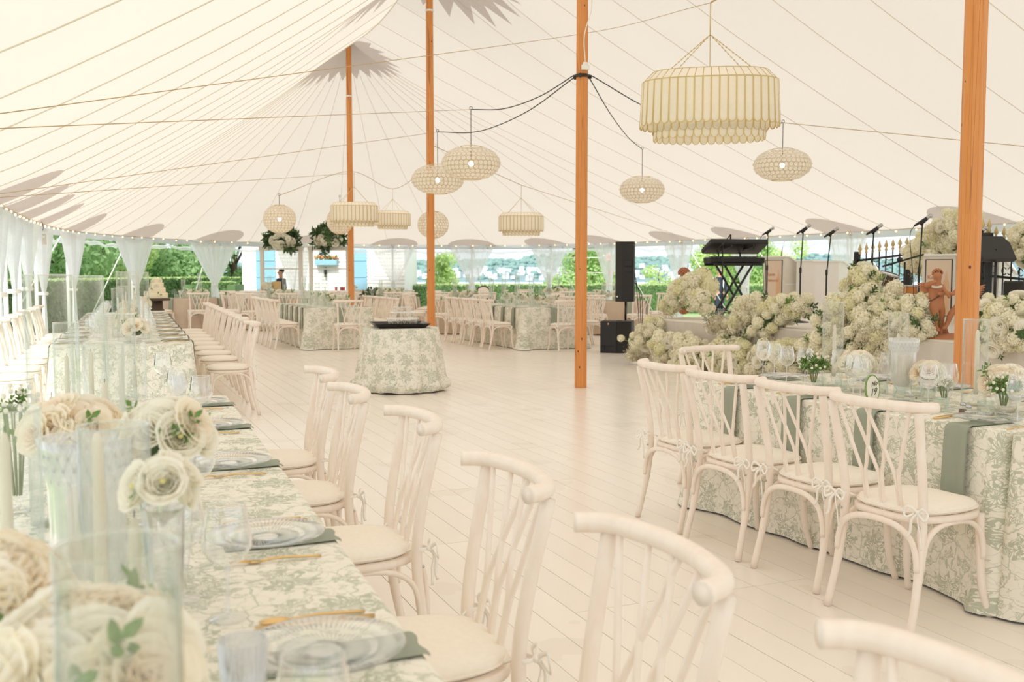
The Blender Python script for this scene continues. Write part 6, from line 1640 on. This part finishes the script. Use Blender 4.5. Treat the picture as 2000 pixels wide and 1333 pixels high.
m = MB(); m.lathe([(0,-.02),(.04,-.02),(.05,.02),(0,.02)], 12, (-.05,-.05,.04)); m.lathe([(0,-.02),(.04,-.02),(.05,.02),(0,.02)], 12, (.05,-.05,.04)); m.build('lamp_head', M['white'], t); m = MB(); m.tube(bez([(0,0,.09),(.05,0,.2),(.0,.05,.34)],5), .006, 5); m.build('cord', M['wire'], t)

# ============================================================ FIGURES
def skin_mesh(name, chains, mat, parent, sub=2, loc=(0,0,0)):
    """chains: list of joint polylines [(x,y,z,r),...]; shared joints weld into one continuous body"""
    vs = []; rad = []; ed = []; idx = {}
    def gi(p):
        k = (round(p[0],4), round(p[1],4), round(p[2],4))
        if k not in idx: idx[k] = len(vs); vs.append(p[:3]); rad.append(p[3])
        return idx[k]
    for c in chains:
        ids = [gi(p) for p in c]
        for a, b in zip(ids[:-1], ids[1:]): ed.append((a, b))
    me = bpy.data.meshes.new(name); me.from_pydata(vs, ed, []); o = bpy.data.objects.new(name, me); COL.objects.link(o); o.location = loc; attach(o, parent)
    sk = o.modifiers.new('skin', 'SKIN'); sk.use_smooth_shade = True
    if not me.skin_vertices: 
        bm = __import__('bmesh').new(); bm.from_mesh(me); bm.verts.layers.skin.verify(); bm.to_mesh(me); bm.free()
    for i, r in enumerate(rad): me.skin_vertices[0].data[i].radius = (r if not isinstance(r, tuple) else r[0], r if not isinstance(r, tuple) else r[1])
    me.skin_vertices[0].data[0].use_root = True
    sb_ = o.modifiers.new('smooth', 'SUBSURF'); sb_.levels = sub; sb_.render_levels = sub
    dg = bpy.context.evaluated_depsgraph_get(); ev = o.evaluated_get(dg); m2 = bpy.data.meshes.new_from_object(ev); o.modifiers.clear(); o.data = m2
    m2.materials.clear(); m2.materials.append(mat)
    for p_ in m2.polygons: p_.use_smooth = True
    return o
def man(loc, yaw, label, jacket, hair, glasses=False, arm=0.0, H=1.78):
    t = thing('person', label, 'person', loc, yaw); k = H/1.78
    def S_(c): return [(x*k, y*k, z*k, r*k) for x, y, z, r in c]
    pel = (0,0,.98,.13); chest = (0,-.01,1.30,.155); neck = (0,0,1.50,.058)
    legs = [[pel,(s*.10,0,.92,.095),(s*.105,-.01,.50,.062),(s*.11,.02,.10,.042),(s*.12,-.04,.04,.045),(s*.125,-.16,.035,.032)] for s in (-1,1)]
    arms = [[chest,(s*.19,0,1.42,.055),(s*.26,.02,1.15,.043),(s*(.27-.1*arm),-.06-.15*arm,.92+.12*arm,.034),(s*(.27-.14*arm),-.09-.2*arm,.83+.15*arm,.03)] for s in (-1,1)]
    skin_mesh('body', [S_(c) for c in [[pel,(0,0,1.12,.125),chest,(0,0,1.42,.10),neck,(0,-.01,1.58,.072),(0,-.015,1.66,.092),(0,-.005,1.73,.06)]] + legs + arms], M['skin'], t)
    pants = [[pel[:3]+(.145,),(s*.10,0,.92,.108),(s*.105,-.01,.50,.082),(s*.11,.02,.10,.072)] for s in (-1,1)]
    skin_mesh('trousers', [S_(c) for c in [[(0,0,1.05,.14),pel[:3]+(.145,)]] + pants], M['suit'], t)
    top = [[(0,0,.90 if jacket else 1.0,.155),(0,0,1.12,.150),chest[:3]+(.175,),(0,0,1.45,.085)]] + [[chest[:3]+(.175,),(s*.19,0,1.42,.075),(s*.26,.02,1.15,.06),(s*(.27-.1*arm),-.06-.15*arm,.93+.12*arm,.048)] for s in (-1,1)]
    skin_mesh('jacket' if jacket else 'shirt', [S_(c) for c in top], M['suit'] if jacket else M['shirt'], t)
    if jacket:
        m = MB(); m.add([(-.05*k,-.185*k,1.42*k),(.05*k,-.185*k,1.42*k),(.0,-.20*k,1.08*k),(-.045*k,-.14*k,1.48*k),(.045*k,-.14*k,1.48*k)], [(0,1,2),(0,3,4,1)]); m.build('shirt_front', M['shirt'], t)
    m = MB(); m.ball((0,.02*k,1.715*k), .088*k, 14, 9, sc3=(.95,1.05,.95)); m.build('hair', M[hair], t)
    for s in (-1,1):
        m = MB(); m.ball((s*.033*k,-.098*k,1.665*k), .010*k, 7, 5); m.build('eye', M['hair'], t); m = MB(); m.ball((s*.092*k,0,1.65*k), .02*k, 7, 5, sc3=(.4,.7,1.3)); m.build('ear', M['skin'], t)
        hnd = (s*(.27-.14*arm)*k, (-.09-.2*arm)*k, (.83+.15*arm)*k)
        m = MB()
        for f_ in range(4): m.tube(bez([Vector(hnd)+Vector((0,(f_-1.5)*.016,-.03)), Vector(hnd)+Vector((-s*.005,(f_-1.5)*.02,-.075)), Vector(hnd)+Vector((-s*.02,(f_-1.5)*.02,-.11+.008*abs(f_-1.5)))],3), [.0095]*4+[.007]*3, 6)
        m.tube([Vector(hnd)+Vector((0,-.02,-.005)), Vector(hnd)+Vector((-s*.012,-.05,-.04)), Vector(hnd)+Vector((-s*.018,-.05,-.065))], [.011,.010,.008], 6); m.build('fingers', M['skin'], t)
        m = MB(); m.bbox((s*.12-.045)*k,(s*.12+.045)*k,-.2*k,.06*k,0,.07*k,.025); m.build('shoe', M['black'], t)
    m = MB(); m.ball((0,-.112*k,1.635*k), .014*k, 7, 5, sc3=(.8,1.2,1.6)); m.build('nose', M['skin'], t); m = MB(); m.tube([(-.025*k,-.098*k,1.595*k),(0,-.104*k,1.592*k),(.025*k,-.098*k,1.595*k)], .005*k, 5); m.build('mouth', M['copper'], t)
    if glasses:
        m = MB()
        for s in (-1,1): m.tube([(s*.035*k+.026*k*cos(a),-.112*k,1.667*k+.02*k*sin(a)) for a in [2*pi*j/12 for j in range(13)]], .003, 4); m.tube([(s*.06*k,-.11*k,1.67*k),(s*.09*k,.0,1.67*k)], .003, 4)
        m.build('glasses', M['black'], t)
    return t
g = At(1405, 560, 33.5); man((g.x, 33.5, -.27), .5, 'man in dark navy suit and open white shirt with glasses, outside beyond the stage', True, 'hairg', True, .0, 1.84)
g = At(1388, 560, 34.6); man((g.x-.12, 34.6, -.27), 2.6, 'dark haired man in white shirt and navy trousers, back turned, outside beyond the stage', False, 'hair', False, .4, 1.82)

# ------------------------------------------------------------ terracotta cherubs
st = SP_(1838, .30); stY = st.y
cs = thing('cherub_statue', 'pair of terracotta cherub figures on the stage edge, partly behind the nearest pole', 'statue', (st.x, st.y, SZ), 0)
def px(x, y, dy=0): p_ = At(x, y, stY + dy); return (p_.x - st.x, dy, p_.z - SZ)
def J(x, y, r, dy=0): a = px(x, y, dy); return (a[0], a[1], a[2], r*1.22)
pelv = J(1829,593,.062); che = J(1828,564,.058); nck = J(1831,552,.026,-.0)
ch = [[pelv, J(1828,580,.055), che, nck, J(1831,545,.036,-.01), J(1831,538,.044,-.01), J(1832,533,.034)],
      [pelv, J(1822,603,.043,-.03), J(1829,616,.031,-.07), J(1826,636,.022,-.05), J(1830,643,.020,-.07), J(1835,646,.013,-.12)],
      [pelv, J(1838,605,.042,.0), J(1838,625,.030,.02), J(1836,645,.022,.03), J(1837,655,.02,0), J(1842,660,.012,-.04)],
      [che, J(1818,558,.027), J(1808,558,.024,-.07), J(1820,552,.019,-.12), J(1829,550,.015,-.10)],
      [che, J(1839,561,.026), J(1848,572,.022,-.05), J(1840,575,.018,-.11), J(1832,574,.014,-.13)]]
skin_mesh('left_cherub', ch, M['terra'], cs, 2)
m = MB(); random.seed(5)
for i in range(46):
    z = 1-1.25*(i+.5)/46; a = i*2.4; q = sqrt(max(0,1-z*z)); c = Vector(px(1832,536)) + Vector((q*cos(a)*.05, .012+q*sin(a)*.05, .008+z*.048))
    if q*sin(a) < -.55 and z < .5: continue
    m.ball(c, .0115, 6, 4)
m.build('curly_hair', M['terra'], cs)
m = MB(); hc = Vector(px(1831,539,-.0))
m.ball(hc+Vector((0,-.052,-.006)), .009, 6, 5, sc3=(.8,1,1.3))
for s in (-1,1): m.ball(hc+Vector((s*.016,-.048,.006)), .006, 6, 4); m.ball(hc+Vector((s*.022,-.040,-.014)), .012, 6, 5)
m.build('face_relief', M['terra'], cs)
def wing(rt, dirs, name, n=7):
    m = MB()
    for k in range(n):
        L_ = .17 - .012*k; d = Vector(dirs) ; d = (d + Vector((0, .0, -.10*k))).normalized(); r0 = Vector(rt) + Vector((0,.0,-.008*k)); mid = r0 + d*L_*.5; e = r0 + d*L_
        m.tube([r0, mid, e], [.012,.017,.005], 6, sx=.5)
    m.build(name, M['terra'], cs)
wing(px(1822,557,.03), (-1,.15,.12), 'wing'); wing(px(1900,566,.05), (.75,.2,.25), 'wing')
rp = J(1889,590,.062,.02); rc = J(1888,566,.056,.02)
ch2 = [[rp, J(1889,578,.054,.02), rc, J(1885,553,.024,.02), J(1879,548,.038,.0), J(1880,540,.044,.01)],
       [rp, J(1872,600,.042,-.02), J(1858,612,.030,-.06), J(1850,632,.022,-.04), J(1846,640,.019,-.06), J(1841,642,.012,-.09)],
       [rp, J(1880,612,.040,.02), J(1874,628,.028,.05), J(1872,648,.02,.05), J(1870,655,.013,.02)],
       [rc, J(1873,566,.026,0), J(1860,575,.020,-.05), J(1851,572,.016,-.08), J(1846,574,.013,-.09)],
       [rc, J(1900,566,.025,.02), J(1905,580,.02,.0), J(1897,590,.015,-.05)]]
skin_mesh('right_cherub', ch2, M['terra'], cs, 2)
m = MB()
for i in range(40):
    z = 1-1.3*(i+.5)/40; a = i*2.4; q = sqrt(max(0,1-z*z)); m.ball(Vector(px(1881,539,.01)) + Vector((q*cos(a)*.05, .012+q*sin(a)*.05, .008+z*.048)), .0115, 6, 4)
m.build('curly_hair', M['terra'], cs)
m = MB(); m.tube([px(1842,562,-.13), px(1855,582,-.15)], [.012,.017], 8); m.build('flute', M['terra'], cs)
m = MB()
for k in range(9): m.ball(Vector(px(1821+2.2*k, 560+1.5*sin(k*.4*pi/3.2), -.065)), .013, 6, 5)
m.build('flower_garland', M['rosew'], cs)
m = MB(); m.tube(bez([px(1813,590,-.06), px(1822,586,-.075), px(1838,576,-.07)], 5), .006, 5); m.build('sash', M['bark'], cs)
m = MB()
def rock(u, v): a = 2*pi*u; p_ = Vector((px(1862,650)[0], 0, 0)); r = (.30, .29, .22, .12, .05, 0)[int(round(v*5))]; return Vector((p_.x + r*1.05*cos(a)*(1+.12*sin(a*3)), .0 + r*.6*sin(a), (0, .03, .045, .055, .06, .06)[int(round(v*5))]))
m.grid(rock, 24, 5, closeu=True)
for a_, b_ in (((1848,655),(1842,632)), ((1840,658),(1838,600)), ((1880,655),(1886,600))): m.tube([px(*a_, .06), px(*b_, .07)], [.035,.028], 8)
m.build('rock_base', M['terra'], cs)
# terracotta figure head seen above the left flowers
p = At(1336, 535, SP_(1336, .9).y); t = thing('terracotta_bust', 'terracotta curly head rising above the left stage flowers', 'statue', (p.x, p.y, SZ)); zh = p.z - SZ
skin_mesh('bust', [[(0,0,.02,.10),(0,0,zh-.35,.09),(0,0,zh-.20,.10),(0,0,zh-.10,.045),(.0,0,zh,.075),(.0,0,zh+.04,.05)],[(0,0,zh-.20,.10),(.13,0,zh-.18,.05),(.19,0,zh-.14,.03)],[(0,0,zh-.20,.10),(-.11,0,zh-.2,.05)]], M['terra'], t)
m = MB()
for i in range(46):
    z = 1-1.2*(i+.5)/46; a = i*2.4; q = sqrt(max(0,1-z*z)); m.ball(Vector((q*cos(a)*.085, q*sin(a)*.085, zh+.01+z*.08)), .02, 6, 4)
m.build('curls', M['terra'], t)

# ============================================================ BAR, cake, clapboard house
bY = 30.5; bx0, bx1 = (478-1000)/FPX*bY, (738-1000)/FPX*bY; bz = At(600, 568, bY).z
bar = thing('bar_counter', 'long white panelled bar counter before the clapboard house', 'bar', ((bx0+bx1)/2, bY, -.27))
m = MB(); W_ = (bx1-bx0)/2; m.bbox(-W_, W_, -.35, .35, 0, bz+.27-.05, .01); m.build('counter_body', M['white'], bar, smooth=False)
m = MB(); m.bbox(-W_-.05, W_+.05, -.40, .40, bz+.27-.05, bz+.27, .01); m.build('counter_top', M['white'], bar, smooth=False)
for k in range(6): m = MB(); x = -W_ + (k+.5)*2*W_/6; m.box(x-.28, x+.28, -.37, -.35, .12, bz+.27-.12); m.build('front_panel', M['offwhite'], bar, smooth=False)
fr = thing('bar_back_frame', 'white timber frame with two window shaped openings on the bar', 'frame', ((bx0+bx1)/2, bY+.75, -.27)); cx = (bx0+bx1)/2
zt = At(600, 487, bY).z + .27; zs_ = At(600, 524, bY).z + .27
def X(px_): return (px_-1000)/FPX*(bY+.75) - cx
def beam(x0, x1, z0, z1, nm='beam'): m = MB(); m.bbox(x0, x1, -.07, .07, z0, z1, .008); m.build(nm, M['offwhite'], fr, smooth=False)
for a, b in ((510,517),(585,592),(605,612),(677,684)): beam(X(a), X(b), 0, zt, 'post')
beam(X(508), X(594), zt-.02, zt+.10); beam(X(603), X(686), zt-.02, zt+.10); beam(X(516), X(586), zs_-.04, zs_, 'glass_shelf'); beam(X(611), X(678), zs_-.04, zs_, 'glass_shelf')
for a, b in ((516,586),(611,678)):
    k = 0; x = X(a) + .08
    while x < X(b) - .05:
        inst('fw', far_glass, (x + cx, bY+.75, zs_-.27+.004), 0, 'stemmed glass standing on the bar frame shelf', 'glass', 'glasses on the bar shelf', .8); x += .11
for i in range(26):
    x = U(bx0+.9, bx1-.25); inst('fw', far_glass, (x, bY+U(-.25,.2), bz+.002), 0, 'glass standing on the bar counter top', 'glass', 'glasses on the bar counter')
def spray(px_, py_, Y, label, seed, w=.52, h=.3):
    random.seed(seed); p = At(px_, py_, Y); t = thing('flower_spray', label, 'flowers', tuple(p))
    for i in range(70):
        d = Vector((random.gauss(0,1)*1.3, random.gauss(0,.7), random.gauss(0,.8)+.15)).normalized(); part('leaf_sprig', sprigd, t, Vector((d.x*w*.3, d.y*.15, d.z*h*.35)), tuple(orient(d)), U(.25,.48)*(w/.52))
    for i in range(34):
        d = Vector((random.gauss(0,1), -abs(random.gauss(0,.8)), random.gauss(0,.8))).normalized(); part('rose', rose2_me, t, Vector((d.x*w*.8*U(.5,1), d.y*.2-.2, d.z*h*.85*U(.5,1))), tuple(orient(d)), U(1.4,2.3))
    return t
spray(551, 472, bY+.6, 'dark leafy flower spray with white roses on the left bar frame', 61, .56, .30); spray(643, 468, bY+.6, 'dark leafy flower spray with a tall tip on the right bar frame', 62, .58, .32)
for px_, lb, s in ((522, 'left', 1.1), (690, 'right', .6)):
    p = At(px_, 560, bY-.1); arrangement('rose_arrangement', 'cream flower cluster on the %s of the bar counter' % lb, (p.x, bY-.1, bz), RB_, .17*s, 12, 1.8*s, 63, hz=.08, green=2)
p = At(539, 566, bY-.1); t = thing('wicker_basket', 'tan wicker basket standing on the left of the bar counter', 'basket', (p.x, bY-.05, bz)); m = MB(); m.bbox(-.13,.13,-.09,.09,0,.28,.015); m.build('basket_body', M['wicker'], t, smooth=False)
m = MB()
for k in range(7): m.box(-.135,.135,-.095,.095,.02+k*.038,.03+k*.038)
m.build('woven_band', M['wicker'], t, smooth=False)
for px_ in (657, 667, 672): p = At(px_, 560, bY-.15); t = thing('red_fruit_glass', 'glass of red fruit on the bar counter, near pixel column %s' % {657:'left of its two mates',667:'between its mates',672:'right of its mates'}[px_], 'glass', (p.x, bY-.2, bz)); t['label'] = 'glass of red fruit on the bar counter, ' + {657:'leftmost of three',667:'middle of three',672:'rightmost of three'}[px_]; m = MB(); m.lathe([(0,0),(.04,0),(.05,.14),(.047,.14),(.038,.01)], 12); m.build('jar', M['glass'], t); m = MB(); m.lathe([(0,.01),(.036,.01),(.044,.10),(0,.12)], 12); m.build('fruit', M['redp'], t)
# bartender leaning, partly seen
g = At(549, 550, 31.9); man((g.x, 31.9, -.27), -.9, 'person in a dark navy jacket behind the bar under the left shelf', True, 'hair', False, .3, 1.80)
# white planters and boxes by the bar
for k, (px_, Y_, w_, h_, lb) in enumerate(((462, 27.2, .62, .80, 'tall white planter box left of the bar'), (728, 27.5, .5, .6, 'white planter box at the right bar end'), (453, 25.8, .4, .25, 'low white cloth covered box on the floor left of the bar'))):
    x = (px_-1000)/FPX*Y_; t = thing('planter_box', lb, 'planter', (x, Y_, -.0)); m = MB(); m.bbox(-w_/2, w_/2, -w_/2, w_/2, 0, h_, .015); m.build('box_body', M['white'], t, smooth=False); m = MB(); m.bbox(-w_/2-.02, w_/2+.02, -w_/2-.02, w_/2+.02, h_-.05, h_, .01); m.build('rim', M['white'], t, smooth=False)
    if k == 1:
        for i in range(20): d = Vector((random.gauss(0,1), random.gauss(0,1), abs(random.gauss(0,1)))).normalized(); part('leaf_sprig', sprigd, t, d*.08+Vector((0,0,h_)), tuple(orient(d)), .35)
# tiered cake with its stand at the far end of T2
cp = At(307, 583, 17.2); ck = T2(7.9, .72); sx_ = ck
stand = thing('cake_stand', 'dark wood pedestal stand carrying the tiered cake at left', 'cake stand', (cp.x, 17.2, TH)); hz_ = cp.z - TH
m = MB(); m.lathe([(0,0),(.12,0),(.11,.02),(.09,.04),(.09,hz_-.04),(0,hz_-.04)], 20); m.build('pedestal', M['bark'], stand); m = MB(); m.lathe([(0,hz_-.04),(.21,hz_-.04),(.22,hz_-.02),(.21,hz_-.002),(0,hz_-.002)], 32); m.build('board', M['bark'], stand)
cake = thing('tiered_cake', 'four tier ivory buttercream cake with white flowers', 'cake', (cp.x, 17.2, TH+hz_)); z = 0
for k, (r, h_) in enumerate(((.175,.095),(.14,.09),(.11,.085),(.08,.08))):
    m = MB(); m.lathe([(0,0),(r,0),(r+.004,h_*.1),(r,h_*.2),(r+.003,h_*.3),(r,h_*.42),(r+.003,h_*.55),(r,h_*.68),(r+.002,h_*.8),(r,h_-.008),(r-.008,h_),(0,h_)], 32, (0,0,z)); m.build('tier', M['icing'], cake); z += h_
random.seed(12)
for i in range(15): a = U(-2.6,-.4); zz = U(.03, z-.03); r = .175-.095*zz/z; part('rose', rose2_me, cake, (r*cos(a), r*sin(a), zz), tuple(orient(Vector((cos(a), sin(a), .3)))), .55)
for i in range(6): a = U(-3,0); zz = U(.03, z-.03); r = .175-.095*zz/z; part('leaf_sprig', sprig, cake, (r*cos(a), r*sin(a), zz), tuple(orient(Vector((cos(a), sin(a), .3)))), .06)
p = At(275, 577, 16.6); arrangement('rose_arrangement', 'white hydrangea and rose bunch left of the tiered cake', (p.x, p.y, TH+.002), RB_, .16, 14, 1.3, 66, hz=.12, green=6)
# clapboard house
hY = 37.5
hs = thing('clapboard_house', 'white clapboard house with blue shutters behind the bar', 'house', ((620-1000)/FPX*hY, hY, -.27)); hx = (620-1000)/FPX*hY
x0, x1 = (478-1000)/FPX*hY - hx, (790-1000)/FPX*hY - hx
m = MB(); m.box(x0, x1, 0, 5, 0, 5.6); m.build('wall', M['white'], hs, smooth=False)
m = MB(); z = .05
while z < 5.5: m.add([(x0-.01,-.035,z),(x1+.01,-.035,z),(x1+.01,-.008,z+.135),(x0-.01,-.008,z+.135),(x0-.01,0,z),(x1+.01,0,z)], [(0,1,2,3),(4,5,1,0)]); z += .135
m.build('clapboard', M['white'], hs, smooth=False, kind='stuff')
m = MB(); m.box(x0-.06, x0+.12, -.05, 5, 0, 5.6); m.build('corner_board', M['white'], hs, smooth=False)
m = MB(); m.add([(x0-.4,-.4,5.5),(x1+.4,-.4,5.5),(x1+.4,2.6,7.6),(x0-.4,2.6,7.6),(x1+.4,5.4,5.5),(x0-.4,5.4,5.5)], [(0,1,2,3),(3,2,4,5)]); m.build('roof', M['farroof'], hs, smooth=False)
def hp(px_, py_): p_ = At(px_, py_, hY-.05); return p_.x - hx, p_.z + .27
def hpart(nm, a, b, c, d, mat, y0=-.08, y1=-.03, par=None):
    X0, Z0 = hp(a, d); X1, Z1 = hp(b, c); m = MB(); m.box(X0, X1, y0, y1, max(0,Z0), Z1); return m.build(nm, M[mat], par or hs, smooth=False)
for a, b in ((501,509),(514,537),(685,716)):
    s_ = hpart('shutter', a, b, 487, 566, 'blue')
    for yy in (508, 540): hpart('batten', a+1, b-1, yy, yy+2, 'blue', -.10, -.08, s_)
hpart('window_frame', 622, 645, 486, 500, 'white', -.09, -.03)
for a, b in ((624,632),(634,642)): hpart('pane', a, b, 489, 498, 'pane', -.10, -.09)
bxw = hpart('flower_box', 618, 660, 508, 518, 'blue', -.38, -.06); random.seed(3)
X0, Z0 = hp(618, 508); X1, _ = hp(660, 508)
for i in range(26): part('leaf_sprig', sprig, bxw, (U(X0,X1), -.22, Z0-.03), tuple(orient(Vector((U(-.6,.6),U(-.6,.2),1)))), U(.12,.24))
m = MB()
for i in range(40): m.ball((U(X0-.05,X1+.05), U(-.34,-.1), Z0+U(.02,.14)), U(.025,.045), 6, 4)
m.build('orange_blooms', M['orange'], bxw)
m = MB(); X0, Z0 = hp(636, 523); m.tube([(X0,-.12,Z0),(X0,-.12,Z0-.35)], .05, 8); m.build('wall_lamp', M['black'], hs)
# sheer curtain behind the bar opening
p = At(572, 530, 33.5); mb = MB()
def cf(u, v): w_ = .55*(1-v)**1.2 + .08; return Vector(((u*2-1)*w_ + .25*v, .04*sin(u*40), 2.3*(1-v) - .2*v))
mb.grid(cf, 40, 14); o = mb.build('sheer_curtain', M['sheer'], loc=(p.x, 33.5, .1)); tag(o, 'sheer white curtain seen through the left bar opening', 'curtain')
